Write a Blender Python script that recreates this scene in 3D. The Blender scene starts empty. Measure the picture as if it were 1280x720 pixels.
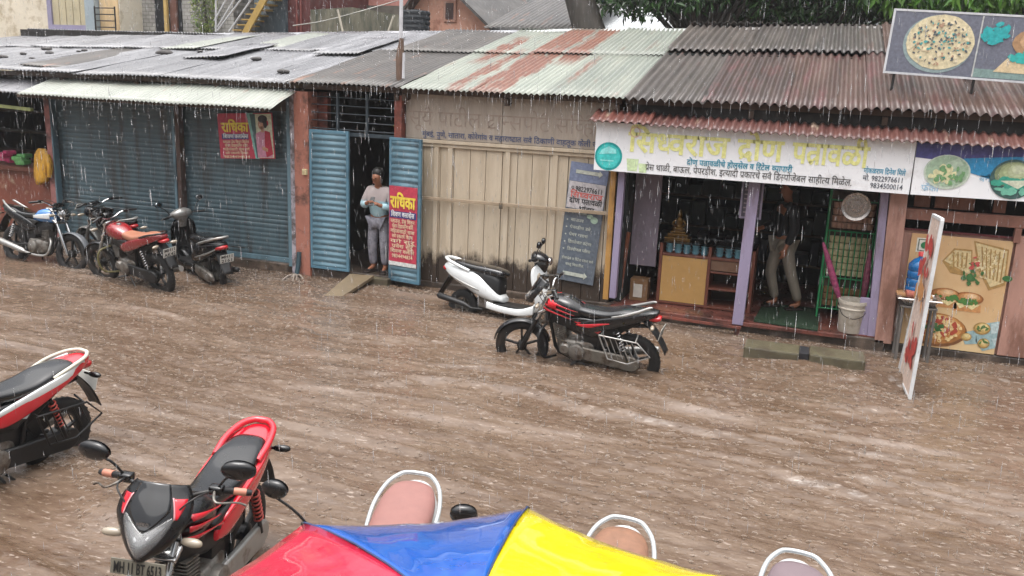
import bpy, bmesh, math, random
import numpy as np
from mathutils import Vector, Matrix, Euler, noise as mnoise
R = math.radians
random.seed(7); RNG = np.random.default_rng(11)
scene = bpy.context.scene
COL = scene.collection
# ------------------------------------------------------------------ camera
FPX, YAW, TILT, ROLL, CAMH = 1080.0, R(19.0), R(13.3), R(2.4), 2.95
fwd = Vector((-math.sin(YAW)*math.cos(TILT), math.cos(YAW)*math.cos(TILT), -math.sin(TILT)))
_r = Vector((math.cos(YAW), math.sin(YAW), 0)); _u = _r.cross(fwd)
rgt = _r*math.cos(ROLL) + _u*math.sin(ROLL); upv = _u*math.cos(ROLL) - _r*math.sin(ROLL)
CAM = Vector((0, 0, CAMH))
def ray(px, py): return fwd + rgt*((px-640)/FPX) - upv*((py-360)/FPX)
def at(px, py, Y):                 # survey: a sight line meets the wall plane y = Y
    d = ray(px, py); return CAM + d*(Y/d.y)
def atz(px, py, z):                # survey: a sight line meets the level z
    d = ray(px, py); return CAM + d*((z-CAMH)/d.z)
def X(px, Y, py=260): return at(px, py, Y).x
cam = bpy.data.cameras.new('camera'); camo = bpy.data.objects.new('camera', cam); COL.objects.link(camo)
m = Matrix((rgt, upv, -fwd)).transposed().to_4x4(); m.translation = CAM; camo.matrix_world = m
cam.sensor_width = 36; cam.lens = FPX/1280*36; cam.clip_end = 3000; cam.clip_start = .05
scene.camera = camo
# ------------------------------------------------------------------ colour + materials
def srgb(h):
    h = h.lstrip('#'); v = [int(h[i:i+2], 16)/255 for i in (0, 2, 4)]
    return tuple((c/12.92 if c <= .04045 else ((c+.055)/1.055)**2.4) for c in v)
def nd(nt, t, **kw):
    n = nt.nodes.new(t)
    for k, v in kw.items():
        if k.startswith('i_'): n.inputs[int(k[2:])].default_value = v
        else: setattr(n, k, v)
    return n
def mathn(nt, op, a, b=None, clamp=False):
    n = nt.nodes.new('ShaderNodeMath'); n.operation = op; n.use_clamp = clamp
    for i, v in enumerate((a, b)):
        if v is None: continue
        if isinstance(v, (int, float)): n.inputs[i].default_value = v
        else: nt.links.new(v, n.inputs[i])
    return n.outputs[0]
def ramp(nt, fac, stops):
    n = nt.nodes.new('ShaderNodeValToRGB'); el = n.color_ramp.elements
    while len(el) < len(stops): el.new(.5)
    for e, (p, c) in zip(el, stops):
        e.position = p; e.color = (*c, 1) if len(c) == 3 else c
    nt.links.new(fac, n.inputs[0]); return n.outputs[0]
def noise(nt, co, scale, detail=5, rough=.6, stretch=None):
    if stretch:
        mp = nt.nodes.new('ShaderNodeMapping'); mp.inputs['Scale'].default_value = stretch
        nt.links.new(co, mp.inputs[0]); co = mp.outputs[0]
    n = nt.nodes.new('ShaderNodeTexNoise'); n.inputs['Scale'].default_value = scale
    n.inputs['Detail'].default_value = detail; n.inputs['Roughness'].default_value = rough
    nt.links.new(co, n.inputs['Vector']); return n.outputs[0]
def mixc(nt, fac, a, b, mode='MIX'):
    n = nt.nodes.new('ShaderNodeMix'); n.data_type = 'RGBA'; n.blend_type = mode
    for k, v in ((0, fac), (6, a), (7, b)):
        if isinstance(v, (int, float)): n.inputs[k].default_value = v
        elif isinstance(v, tuple): n.inputs[k].default_value = (*v, 1) if len(v) == 3 else v
        else: nt.links.new(v, n.inputs[k])
    return n.outputs[2]
def newmat(name):
    m = bpy.data.materials.new(name); m.use_nodes = True
    nt = m.node_tree; b = nt.nodes['Principled BSDF']
    tc = nt.nodes.new('ShaderNodeTexCoord')
    return m, nt, b, tc.outputs['Object']
def setp(b, **kw):
    names = dict(rough='Roughness', metal='Metallic', coat='Coat Weight', coatr='Coat Roughness', trans='Transmission Weight', ior='IOR', spec='Specular IOR Level', alpha='Alpha', sheen='Sheen Weight')
    for k, v in kw.items(): b.inputs[names[k]].default_value = v
def bump(nt, b, h, strength=.3, dist=.01):
    n = nt.nodes.new('ShaderNodeBump'); n.inputs['Strength'].default_value = strength; n.inputs['Distance'].default_value = dist
    nt.links.new(h, n.inputs['Height']); nt.links.new(n.outputs[0], b.inputs['Normal']); return n
_M = {}
def pm(name, col, rough=.5, metal=0., var=.18, scale=6, bmp=0., bscale=60, stain=None, stain_amt=.5, stain_scale=2.5, stretch=None, rvar=.12, **kw):
    """painted / worn surface: base colour with two-scale variation, optional stains, roughness breakup"""
    if name in _M: return _M[name]
    m, nt, b, co = newmat(name)
    c = srgb(col) if isinstance(col, str) else col
    f = noise(nt, co, scale, 6, .65, stretch)
    lo = tuple(x*(1-var) for x in c); hi = tuple(min(1, x*(1+var)) for x in c)
    out = ramp(nt, f, [(.3, lo), (.7, hi)])
    if stain:
        s = noise(nt, co, stain_scale, 8, .7, stretch)
        k = mathn(nt, 'MULTIPLY', mathn(nt, 'SUBTRACT', s, .62-stain_amt*.3), 7, True)
        out = mixc(nt, k, out, srgb(stain))
    nt.links.new(out, b.inputs['Base Color'])
    setp(b, metal=metal, **kw)
    rn = noise(nt, co, scale*2.3, 4)
    r = mathn(nt, 'ADD', mathn(nt, 'MULTIPLY', mathn(nt, 'SUBTRACT', rn, .5), rvar*2), rough, True)
    nt.links.new(r, b.inputs['Roughness'])
    if bmp: bump(nt, b, noise(nt, co, bscale, 4), bmp, .01)
    _M[name] = m; return m
# ------------------------------------------------------------------ mesh builder
class MB:
    def __init__(s): s.v = []; s.f = []
    def add(s, vs, fs):
        o = len(s.v); s.v += [tuple(p) for p in vs]; s.f += [tuple(i+o for i in f) for f in fs]; return s
    def box(s, c, d, rot=None, ch=0.0):
        hx, hy, hz = d[0]/2, d[1]/2, d[2]/2
        vs = [Vector((x*hx, y*hy, z*hz)) for x in (-1, 1) for y in (-1, 1) for z in (-1, 1)]
        fs = [(0, 1, 3, 2), (4, 6, 7, 5), (0, 4, 5, 1), (2, 3, 7, 6), (0, 2, 6, 4), (1, 5, 7, 3)]
        if ch > 0:
            bm = bmesh.new(); bv = [bm.verts.new(p) for p in vs]
            for f in fs: bm.faces.new([bv[i] for i in f])
            bmesh.ops.bevel(bm, geom=list(bm.edges), offset=min(ch, min(d)*.45), segments=2, affect='EDGES', profile=.6)
            bm.verts.index_update(); vs = [v.co.copy() for v in bm.verts]; fs = [tuple(v.index for v in f.verts) for f in bm.faces]; bm.free()
        if rot is not None:
            M = rot if isinstance(rot, Matrix) else Euler(rot).to_matrix()
            vs = [M @ p for p in vs]
        c = Vector(c); return s.add([p+c for p in vs], fs)
    def span(s, a, b, ch=0.0):
        a, b = Vector(a), Vector(b); d = b-a
        return s.box((a+b)/2, (abs(d.x), abs(d.y), abs(d.z)), None, ch)
    def beam(s, a, b, w, h, ch=0.0, up=(0, 0, 1)):
        a, b = Vector(a), Vector(b); x = (b-a).normalized(); u = Vector(up)
        if abs(x.dot(u)) > .98: u = Vector((0, 1, 0))
        y = u.cross(x).normalized(); z = x.cross(y)
        return s.box((a+b)/2, ((b-a).length, w, h), Matrix((x, y, z)).transposed(), ch)
    def tube(s, pts, r, n=8, cap=True, smooth=0):
        pts = [Vector(p) for p in pts]
        rs = list(r) if isinstance(r, (list, tuple)) else [r]*len(pts)
        if smooth: pts, rs = crv(pts, rs, smooth)
        rings = []; prev = None
        for i, p in enumerate(pts):
            t = (pts[min(i+1, len(pts)-1)]-pts[max(i-1, 0)]).normalized()
            if prev is None:
                a = Vector((0, 0, 1)) if abs(t.z) < .9 else Vector((1, 0, 0)); nrm = t.cross(a).normalized()
            else:
                nrm = (prev - t*prev.dot(t)).normalized()
            prev = nrm; bn = t.cross(nrm)
            rings.append([p+(nrm*math.cos(2*math.pi*k/n)+bn*math.sin(2*math.pi*k/n))*rs[i] for k in range(n)])
        return s.rings(rings, cap)
    def rings(s, rings, cap=True, closed=False):
        n = len(rings[0]); vs = [p for rg in rings for p in rg]; fs = []
        L = len(rings)
        for i in range(L if closed else L-1):
            j = (i+1) % L
            for k in range(n):
                k2 = (k+1) % n; fs.append((i*n+k, i*n+k2, j*n+k2, j*n+k))
        if cap and not closed: fs.append(tuple(range(n))[::-1]); fs.append(tuple((L-1)*n+k for k in range(n)))
        return s.add(vs, fs)
    def lathe(s, prof, c=(0, 0, 0), axis='z', n=24, cap=False):
        # prof: list of (radius, along)
        c = Vector(c); rings = []
        for r_, a in prof:
            rg = []
            for k in range(n):
                t = 2*math.pi*k/n; p, q = r_*math.cos(t), r_*math.sin(t)
                rg.append(c+Vector({'z': (p, q, a), 'y': (q, a, p), 'x': (a, p, q)}[axis]))
            rings.append(rg)
        return s.rings(rings, cap)
    def loft(s, secs, n=20, sub=4, axis='x', yoff=0.0):
        """secs: (along, centre_y, centre_z, half_w, half_h, exponent) ; smooth interpolation along"""
        A = np.array(secs, float); B = crn(A, sub); rings = []
        for a, cy, cz, hw, hh, e in B:
            rg = []
            for k in range(n):
                t = 2*math.pi*k/n; c_, s_ = math.cos(t), math.sin(t)
                y = math.copysign(abs(c_)**(2/e), c_)*hw; z = math.copysign(abs(s_)**(2/e), s_)*hh
                p = (a, cy+y+yoff, cz+z) if axis == 'x' else ((cy+y, a, cz+z) if axis == 'y' else (cy+y, cz+z, a))
                rg.append(Vector(p))
            rings.append(rg)
        return s.rings(rings, True)
    def prism(s, poly, a, b, axis='y'):
        """poly: 2-D outline (x,z) extruded along y from a to b (axis y), (y,z) along x, (x,y) along z"""
        def P(p, t): return {'y': (p[0], t, p[1]), 'x': (t, p[0], p[1]), 'z': (p[0], p[1], t)}[axis]
        n = len(poly); vs = [P(p, a) for p in poly]+[P(p, b) for p in poly]
        fs = [tuple(range(n)), tuple(range(2*n-1, n-1, -1))]+[(i, i+n, (i+1) % n+n, (i+1) % n) for i in range(n)]
        return s.add(vs, fs)
    def grid(s, fn, nu, nv):
        vs = [fn(i/(nu-1), j/(nv-1)) for j in range(nv) for i in range(nu)]
        fs = [(j*nu+i, j*nu+i+1, (j+1)*nu+i+1, (j+1)*nu+i) for j in range(nv-1) for i in range(nu-1)]
        return s.add(vs, fs)
    def ball(s, c, r, n=14, m=9):
        rx, ry, rz = r if isinstance(r, (tuple, list)) else (r, r, r); c = Vector(c); rings = []
        for j in range(1, m):
            ph = math.pi*j/m
            rings.append([c+Vector((rx*math.sin(ph)*math.cos(2*math.pi*k/n), ry*math.sin(ph)*math.sin(2*math.pi*k/n), rz*math.cos(ph))) for k in range(n)])
        return s.rings(rings, True)
    def xf(s, M):
        s.v = [tuple(M @ Vector(p)) for p in s.v]; return s
    def mesh(s, name, mat, smooth=None):
        me = bpy.data.meshes.new(name); me.from_pydata(s.v, [], s.f)
        bm = bmesh.new(); bm.from_mesh(me); bmesh.ops.recalc_face_normals(bm, faces=bm.faces); bm.to_mesh(me); bm.free()
        if mat: me.materials.append(mat)
        if smooth is not None:
            for p in me.polygons: p.use_smooth = True
            me.set_sharp_from_angle(angle=R(smooth))
        return me
    def build(s, name, mat, parent=None, smooth=None, bev=0., solid=0., sub=0):
        me = s.mesh(name, mat, smooth)
        o = bpy.data.objects.new(name, me); COL.objects.link(o)
        if parent is not None:
            o.parent = parent
            if parent.get('_world'): o.matrix_parent_inverse = Matrix.Translation(-Vector(parent['_world']))
            elif parent.parent is not None and parent.parent.get('_world'): pass
        if solid:
            md = o.modifiers.new('solid', 'SOLIDIFY'); md.thickness = solid; md.offset = 0
        if sub:
            md = o.modifiers.new('sub', 'SUBSURF'); md.levels = sub; md.render_levels = sub
        if bev:
            md = o.modifiers.new('bev', 'BEVEL'); md.width = bev; md.segments = 2; md.limit_method = 'ANGLE'; md.angle_limit = R(40)
        return o
def crn(A, sub):
    out = []
    for i in range(len(A)-1):
        p0, p1, p2, p3 = A[max(i-1, 0)], A[i], A[i+1], A[min(i+2, len(A)-1)]
        for k in range(sub):
            t = k/sub
            out.append(.5*((2*p1)+(-p0+p2)*t+(2*p0-5*p1+4*p2-p3)*t*t+(-p0+3*p1-3*p2+p3)*t**3))
    out.append(A[-1]); return out
def crv(pts, rs, sub):
    A = np.array([(*p, q) for p, q in zip(pts, rs)], float); B = crn(A, sub)
    return [Vector(b[:3]) for b in B], [float(max(b[3], 1e-4)) for b in B]
# ------------------------------------------------------------------ things
def tag(o, label, cat=None, group=None, kind=None):
    if label: o['label'] = label
    if cat: o['category'] = cat
    if group: o['group'] = group
    if kind: o['kind'] = kind
    return o
def thing(name, label, cat, loc=(0, 0, 0), group=None, world=True, rot=None):
    """an Empty at the thing's base; world=True: its parts are modelled in world coordinates"""
    o = bpy.data.objects.new(name, None); COL.objects.link(o); o.location = loc; o.empty_display_size = .2
    if world: o['_world'] = tuple(loc)
    if rot: o.rotation_euler = rot
    return tag(o, label, cat, group)
def structure(o): o['kind'] = 'structure'; return o
def copy_tree(o, parent=None):
    c = o.copy(); COL.objects.link(c)
    if parent is not None: c.parent = parent
    for ch in list(o.children): copy_tree(ch, c)
    return c
# ------------------------------------------------------------------ lettering (Devanagari laid out cluster by cluster)
_adv = {}; _tm = {}
def _raw(txt, bold):
    k = (txt, bold)
    if k in _tm: return _tm[k]
    c = bpy.data.curves.new('lettering', 'FONT'); c.body = txt; c.size = 1; c.offset = bold; c.resolution_u = 2
    o = bpy.data.objects.new('lettering', c)
    me = bpy.data.meshes.new_from_object(o)
    vs = [(v.co.x, v.co.y) for v in me.vertices]; fs = [tuple(p.vertices) for p in me.polygons]
    bpy.data.meshes.remove(me); bpy.data.objects.remove(o); bpy.data.curves.remove(c)
    _tm[k] = (vs, fs); return _tm[k]
def _w(txt):
    vs, _ = _raw(txt, 0.0); xs = [p[0] for p in vs]; return max(xs)-min(xs)
def _advance(txt):
    if txt not in _adv: _adv[txt] = _w('क'+txt+'क')-_w('कक')
    return _adv[txt]
CONS = set(chr(c) for c in range(0x915, 0x93A)); VIR = '\u094d'; IM = '\u093f'
def _pieces(s):
    out = []; i = 0; buf = ''
    def flush():
        nonlocal buf
        if buf: out.append(('t', buf)); buf = ''
    while i < len(s):
        ch = s[i]
        if ch in CONS:
            j = i; cl = [ch]
            while j+2 < len(s) and s[j+1] == VIR and s[j+2] in CONS: cl.append(s[j+2]); j += 2
            k = j+1; im = k < len(s) and s[k] == IM
            if im: buf += IM; k += 1
            marks = ''
            while k < len(s) and (0x900 <= ord(s[k]) <= 0x903 or 0x93E <= ord(s[k]) <= 0x94C): marks += s[k]; k += 1
            reph = len(cl) > 1 and cl[0] == 'र'
            if reph: cl = cl[1:]
            rak = len(cl) > 1 and cl[-1] == 'र'
            if rak: cl = cl[:-1]
            if len(cl) > 1 or rak or reph:
                flush()
                for h in cl[:-1]: out.append(('h', h))
                out.append(('r' if rak else ('p' if reph else 't'), cl[-1]+marks))
            else: buf += cl[0]+marks
            i = k
        else: buf += ch; i += 1
    flush(); return out
def lettering(s, bold=.0):
    """2-D filled outline of a line of text, unit em size; returns verts, faces, width"""
    V, Fc, pen = [], [], 0.
    for kind, t in _pieces(s):
        vs, fs = _raw(t, bold); a = _advance(t)
        if kind == 'h':
            cut = a-.17
            bm = bmesh.new(); bv = [bm.verts.new((x, y, 0)) for x, y in vs]
            for f in fs:
                try: bm.faces.new([bv[i] for i in f])
                except ValueError: pass
            bmesh.ops.bisect_plane(bm, geom=list(bm.verts)+list(bm.edges)+list(bm.faces), plane_co=(cut, 0, 0), plane_no=(1, 0, 0), clear_outer=True)
            bm.verts.index_update(); vs = [(v.co.x, v.co.y) for v in bm.verts]; fs = [tuple(v.index for v in f.verts) for f in bm.faces]; bm.free(); a = cut-.01
        o = len(V); V += [(x+pen, y) for x, y in vs]; Fc += [tuple(i+o for i in f) for f in fs]
        if kind == 'r':
            o = len(V); b = _advance(t[0]); w = .07+bold
            V += [(pen+b-.14, .27), (pen+b-.14+w*.7, .27-w*.4), (pen+b-.44+w*.5, .04-w*.5), (pen+b-.44, .04)]; Fc.append((o, o+1, o+2, o+3))
        if kind == 'p':
            o = len(V); b = _advance(t[0]); w = .07+bold; n = 7
            for q in range(n):
                th = math.pi*(-.05+1.0*q/(n-1)); cx, cy = pen+b-.26, .66
                V += [(cx+.15*math.cos(th), cy+.17*math.sin(th)), (cx+(.15-w)*math.cos(th), cy+(.17-w)*math.sin(th))]
            Fc += [(o+2*q, o+2*q+1, o+2*q+3, o+2*q+2) for q in range(n-1)]
        pen += a
    return V, Fc, pen
class Panel:
    """a flat printed board: artwork pieces are thin raised layers in front of it"""
    def __init__(s, o, u, v, n): s.o, s.u, s.v, s.n = Vector(o), Vector(u).normalized(), Vector(v).normalized(), Vector(n).normalized()
    def P(s, a, b, k=1): return s.o+s.u*a+s.v*b+s.n*(.0028*k)
    def poly(s, mb, pts, k=1): mb.add([s.P(a, b, k) for a, b in pts], [tuple(range(len(pts)))]); return mb
    def rect(s, mb, a0, b0, a1, b1, k=1): return s.poly(mb, [(a0, b0), (a1, b0), (a1, b1), (a0, b1)], k)
    def disc(s, mb, a, b, ra, rb=None, k=1, n=28, wob=0., rot=0.):
        rb = rb or ra; c, sn = math.cos(rot), math.sin(rot); pts = []
        for i in range(n):
            t = 2*math.pi*i/n; w = 1+(random.uniform(-wob, wob) if wob else 0)
            x, y = ra*w*math.cos(t), rb*w*math.sin(t); pts.append((a+x*c-y*sn, b+x*sn+y*c))
        return s.poly(mb, pts, k)
    def ring(s, mb, a, b, r0, r1, k=1, n=32):
        vs = []
        for i in range(n):
            t = 2*math.pi*i/n; vs += [s.P(a+r0*math.cos(t), b+r0*math.sin(t), k), s.P(a+r1*math.cos(t), b+r1*math.sin(t), k)]
        mb.add(vs, [(2*i, 2*i+1, (2*i+3) % (2*n), (2*i+2) % (2*n)) for i in range(n)]); return mb
    def text(s, mb, txt, a, b, h, w=None, bold=.0, k=2, center=False):
        e = max(0., bold-.013); V, Fc, wd = lettering(txt, min(bold, .014)); sx = (w/wd) if w else h
        if center: a -= wd*sx/2
        for q, (dx, dy) in enumerate(((0, 0), (e, e*.7), (-e, -e*.7), (e, -e*.7), (-e, e*.7)) if e > 0 else ((0, 0),)):
            mb.add([s.P(a+(x+dx)*sx, b+(y+dy)*h, k+q*.12) for x, y in V], Fc)
        return mb
    def slab(s, mb, a0, b0, a1, b1, th, front=0.0):
        vs = [s.o+s.u*a+s.v*b+s.n*c for c in (front, front-th) for a, b in ((a0, b0), (a1, b0), (a1, b1), (a0, b1))]
        mb.add(vs, [(0, 1, 2, 3), (7, 6, 5, 4), (0, 4, 5, 1), (1, 5, 6, 2), (2, 6, 7, 3), (3, 7, 4, 0)]); return mb
# ------------------------------------------------------------------ world: overcast rain sky
SUN_EL, SUN_AZ = R(83), R(200)
w = bpy.data.worlds.new('World'); scene.world = w; w.use_nodes = True
nt = w.node_tree; bg = nt.nodes['Background']
sky = nt.nodes.new('ShaderNodeTexSky'); sky.sky_type = 'NISHITA'; sky.sun_disc = False
sky.sun_elevation = SUN_EL; sky.sun_rotation = SUN_AZ; sky.air_density = 1.0; sky.dust_density = 6.0; sky.ozone_density = 1.0
hs = nt.nodes.new('ShaderNodeHueSaturation'); hs.inputs['Saturation'].default_value = .22
nt.links.new(sky.outputs[0], hs.inputs['Color'])
# rain cloud: the overhead part of the sky is some three times as bright as the horizon
tcw = nt.nodes.new('ShaderNodeTexCoord'); spw = nt.nodes.new('ShaderNodeSeparateXYZ'); nt.links.new(tcw.outputs['Generated'], spw.inputs[0])
gr_ = mathn(nt, 'ADD', mathn(nt, 'MULTIPLY', mathn(nt, 'MAXIMUM', spw.outputs[2], 0.0), 1.15), .38)
cl = mathn(nt, 'ADD', mathn(nt, 'MULTIPLY', noise(nt, tcw.outputs['Generated'], 2.2, 5, .6), .5), .75)
vm = nt.nodes.new('ShaderNodeVectorMath'); vm.operation = 'SCALE'; nt.links.new(hs.outputs[0], vm.inputs[0]); nt.links.new(mathn(nt, 'MULTIPLY', gr_, cl), vm.inputs['Scale'])
nt.links.new(vm.outputs[0], bg.inputs[0]); bg.inputs[1].default_value = .15
sl = bpy.data.lights.new('sun', 'SUN'); sl.energy = 1.3; sl.angle = R(110); sl.color = (1, .97, .93)
so = bpy.data.objects.new('sun', sl); COL.objects.link(so)
so.rotation_euler = (math.pi/2-SUN_EL, 0, math.pi-SUN_AZ); so.location = (0, -5, 30)
scene.view_settings.view_transform = 'Standard'; scene.view_settings.look = 'None'; scene.view_settings.gamma = 1
scene.view_settings.exposure = 0.92
scene.cycles.use_denoising = True
scene.cycles.max_bounces = 8; scene.cycles.transparent_max_bounces = 16
scene.cycles.use_adaptive_sampling = True
# ------------------------------------------------------------------ ground and flood water
gm = pm('road_dirt', '5a4a3e', .9, var=.2)
structure(MB().add([(-400, -400, -.32), (400, -400, -.32), (400, 600, -.32), (-400, 600, -.32)], [(0, 1, 2, 3)]).build('road', gm))
def vnoise(x, y, seed):
    xi, yi = np.floor(x).astype(int), np.floor(y).astype(int); xf, yf = x-xi, y-yi
    u, v = xf*xf*xf*(xf*(xf*6-15)+10), yf*yf*yf*(yf*(yf*6-15)+10)
    def hsh(a, b):
        h = (a*374761393+b*668265263+seed*1442695041) & 0xffffffff
        h = ((h ^ (h >> 13))*1274126177) & 0xffffffff
        return ((h ^ (h >> 16)) & 0xffff)/65535.
    return (hsh(xi, yi)*(1-u)+hsh(xi+1, yi)*u)*(1-v)+(hsh(xi, yi+1)*(1-u)+hsh(xi+1, yi+1)*u)*v
def water_h(x, y):
    wx = vnoise(x*.35, y*.5, 3)*1.6; wy = vnoise(x*.4+9, y*.6, 4)*.9
    # current runs along the street, standing ridges drawn out along it and slightly askew
    a = y+.10*x+wy
    h = .030*(vnoise(x*.33+wx, a*1.7, 1)-.5)
    rid = 1-np.abs(2*vnoise(x*.45+wx*.6, a*2.4, 2)-1); h += .034*(rid**2-.3)
    rid2 = vnoise(x*1.1+wx, a*5.0, 5); h += .020*(rid2-.5)
    chop = .25+1.5*vnoise(x*.4+4, a*.9, 12)*vnoise(x*1.1, a*2.0, 13)*2
    r3 = vnoise(x*2.6+wx*3, a*8+x*.5, 6); h += chop*.016*(r3-.5)
    h += chop*(.008*(vnoise(x*6+wx*3, a*17, 7)-.5)+.0065*(vnoise(x*14, y*25, 8)-.5)+.003*(vnoise(x*28, y*44, 9)-.5))
    for wx_, wy_, am in ((-3.0, 9.05, 1), (-1.65, 8.98, 1), (-4.0, 9.95, .7), (-2.9, 9.75, .6), (-9.6, 9.7, .6), (-8.3, 9.5, .7), (-10.1, 9.75, .6), (-5.05, 4.7, 1), (-2.95, 3.9, .8), (1.1, 9.3, 1), (-7.1, 10.7, 1)):
        # water piles up against each wheel and trails off down the street
        dx, dy = x-wx_, y-wy_; d = np.hypot(dx*(np.where(dx < 0, .45, 1.)), dy); h += am*.016*np.cos(d*30)*np.exp(-d/.22)
    # the hole by the leaning sign
    d = np.hypot(x-1.05, (y-9.6)*1.3); h -= .05*np.exp(-(d/.22)**2); h += .018*np.exp(-((d-.33)/.1)**2)
    return h
xs = np.concatenate([np.linspace(-60, -15, 30), np.arange(-14.9, 5.0, .026), np.linspace(5.1, 60, 30)])
ys = np.concatenate([np.linspace(-40, 1.6, 30), np.arange(1.65, 5.0, .02), np.arange(5.0, 11.6, .028), np.linspace(11.7, 16, 8)])
GX, GY = np.meshgrid(xs, ys)
GZ = water_h(GX, GY); nx, ny = len(xs), len(ys)
me = bpy.data.meshes.new('flood_water')
co = np.stack([GX, GY, GZ], -1).reshape(-1, 3)
idx = np.arange(nx*ny).reshape(ny, nx)
fc = np.stack([idx[:-1, :-1], idx[:-1, 1:], idx[1:, 1:], idx[1:, :-1]], -1).reshape(-1, 4)
me.vertices.add(len(co)); me.vertices.foreach_set('co', co.ravel())
me.loops.add(fc.size); me.loops.foreach_set('vertex_index', fc.ravel().astype(np.int32))
me.polygons.add(len(fc)); me.polygons.foreach_set('loop_start', np.arange(0, fc.size, 4, dtype=np.int32))
me.polygons.foreach_set('use_smooth', np.ones(len(fc), bool)); me.update(); me.validate()
m, nt, b, co_ = newmat('muddy_water')
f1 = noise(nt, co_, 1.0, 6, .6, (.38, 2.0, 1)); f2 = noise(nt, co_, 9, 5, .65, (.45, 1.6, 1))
c1 = ramp(nt, f1, [(.36, srgb('4a392c')), (.48, srgb('554438')), (.58, srgb('625246')), (.70, srgb('74675f'))])  # paler stops: bands of foam and sky sheen put into the colour
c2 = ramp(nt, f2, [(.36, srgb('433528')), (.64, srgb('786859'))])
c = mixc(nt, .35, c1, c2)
# pale flecks along the current: froth and sky glints put into the colour
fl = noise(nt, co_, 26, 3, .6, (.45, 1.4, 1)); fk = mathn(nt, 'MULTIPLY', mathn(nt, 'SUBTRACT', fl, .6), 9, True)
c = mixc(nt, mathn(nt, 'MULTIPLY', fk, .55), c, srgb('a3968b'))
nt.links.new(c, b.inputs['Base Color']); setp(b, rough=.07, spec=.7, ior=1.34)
h1 = noise(nt, co_, 24, 3, .55, (.6, 1.2, 1)); h2 = noise(nt, co_, 60, 2, .6)
bump(nt, b, mathn(nt, 'ADD', h1, mathn(nt, 'MULTIPLY', h2, .35)), .30, .022)
M_water = m
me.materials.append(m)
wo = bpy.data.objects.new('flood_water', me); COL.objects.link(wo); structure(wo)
# long raised footing that carries the whole row of shops
pav = pm('wet_concrete', '6b5d52', .35, var=.3, scale=3, stain='3a322c', stain_amt=.75, bmp=.4, bscale=25)
mb = MB()
mb.span((-18, 11.0, -.3), (X(505, 11)-.2, 16.5, .15)); mb.span((X(505, 11)-.2, 11.12, -.3), (X(770, 11), 16.5, .12))
mb.span((X(770, 11), 10.92, -.3), (1.0, 16.5, .14)); mb.span((1.0, 11.02, -.3), (6, 16.5, .09))
structure(mb.build('pavement', pav, bev=.015))
# ------------------------------------------------------------------ roofs
RIDGE_Y = 15.8
EAVE_Y = 10.85
def zridge(x): return 4.0+.03*(x+2)
EAVES = []      # (x0, x1, y, z, pitch) where rain runs off
def corr(mb, x0, x1, y0, z0, y1, z1, pitch, amp, nv=7, wob=.012, seed=0, zx=0.0, jag=0.0):
    n = max(8, int((x1-x0)/pitch*8)); L = math.hypot(y1-y0, z1-z0); ny_, nz_ = -(z1-z0)/L, (y1-y0)/L
    rg = random.Random(seed); js = {}
    def fn(u, v):
        x = x0+(x1-x0)*u; t = v; q = int((x)/.7)
        if q not in js: js[q] = rg.uniform(-jag, jag)
        d = amp*math.cos(2*math.pi*x/pitch)+wob*(mnoise.noise((x*.8+seed*3.1, t*3, seed*1.7)))
        y = y0+(y1-y0)*t+(js[q]*(1-t)); z = z0+(z1-z0)*t+zx*(x-x0)
        return (x, y+ny_*d, z+nz_*d)
    mb.grid(fn, n+1, nv)
def roof_mat(name, stops, rough=.38, metal=.0, rust=None, rust_amt=.5, bands=None, spec=.5):
    m, nt, b, co = newmat(name)
    f = noise(nt, co, 1.6, 7, .65, (2.6, .35, .35))
    out = ramp(nt, f, stops)
    oi = nt.nodes.new('ShaderNodeObjectInfo')
    out = mixc(nt, mathn(nt, 'MULTIPLY', oi.outputs['Random'], .62), out, mixc(nt, .55, out, (.02, .02, .022)))
    if rust:
        s = noise(nt, co, 2.2, 9, .7, (2.2, .3, .3))
        k = mathn(nt, 'MULTIPLY', mathn(nt, 'SUBTRACT', s, .68-rust_amt*.3), 9, True)
        if bands:
            sp = nt.nodes.new('ShaderNodeSeparateXYZ'); nt.links.new(co, sp.inputs[0])
            wob = noise(nt, co, 1.3, 6, .7, (2, .8, .8)); s2 = noise(nt, co, 3.5, 9, .7, (2.5, .5, .5)); acc = None
            for xc, hw, ya, yb in bands:
                d = mathn(nt, 'ABSOLUTE', mathn(nt, 'SUBTRACT', mathn(nt, 'ADD', sp.outputs[0], mathn(nt, 'MULTIPLY', mathn(nt, 'SUBTRACT', wob, .5), .5)), xc))
                kk = mathn(nt, 'MULTIPLY', mathn(nt, 'SUBTRACT', hw, d), 14, True)
                kk = mathn(nt, 'MULTIPLY', kk, mathn(nt, 'MULTIPLY', mathn(nt, 'SUBTRACT', sp.outputs[1], ya), 2, True))
                kk = mathn(nt, 'MULTIPLY', kk, mathn(nt, 'MULTIPLY', mathn(nt, 'SUBTRACT', yb, sp.outputs[1]), 2, True))
                acc = kk if acc is None else mathn(nt, 'MAXIMUM', acc, kk)
            acc = mathn(nt, 'MULTIPLY', acc, mathn(nt, 'MULTIPLY', mathn(nt, 'SUBTRACT', s2, .34), 8, True))
            k = mathn(nt, 'MAXIMUM', mathn(nt, 'MULTIPLY', k, .5), acc)
        rc = ramp(nt, noise(nt, co, 9, 6, .7), [(.3, srgb(rust[0])), (.7, srgb(rust[1]))])
        out = mixc(nt, k, out, rc)
    nt.links.new(out, b.inputs['Base Color']); setp(b, metal=metal, spec=spec)
    r = mathn(nt, 'ADD', mathn(nt, 'MULTIPLY', noise(nt, co, 5, 5), .35), rough-.17, True); nt.links.new(r, b.inputs['Roughness'])
    bump(nt, b, noise(nt, co, 45, 4), .12, .01); return m
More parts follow.
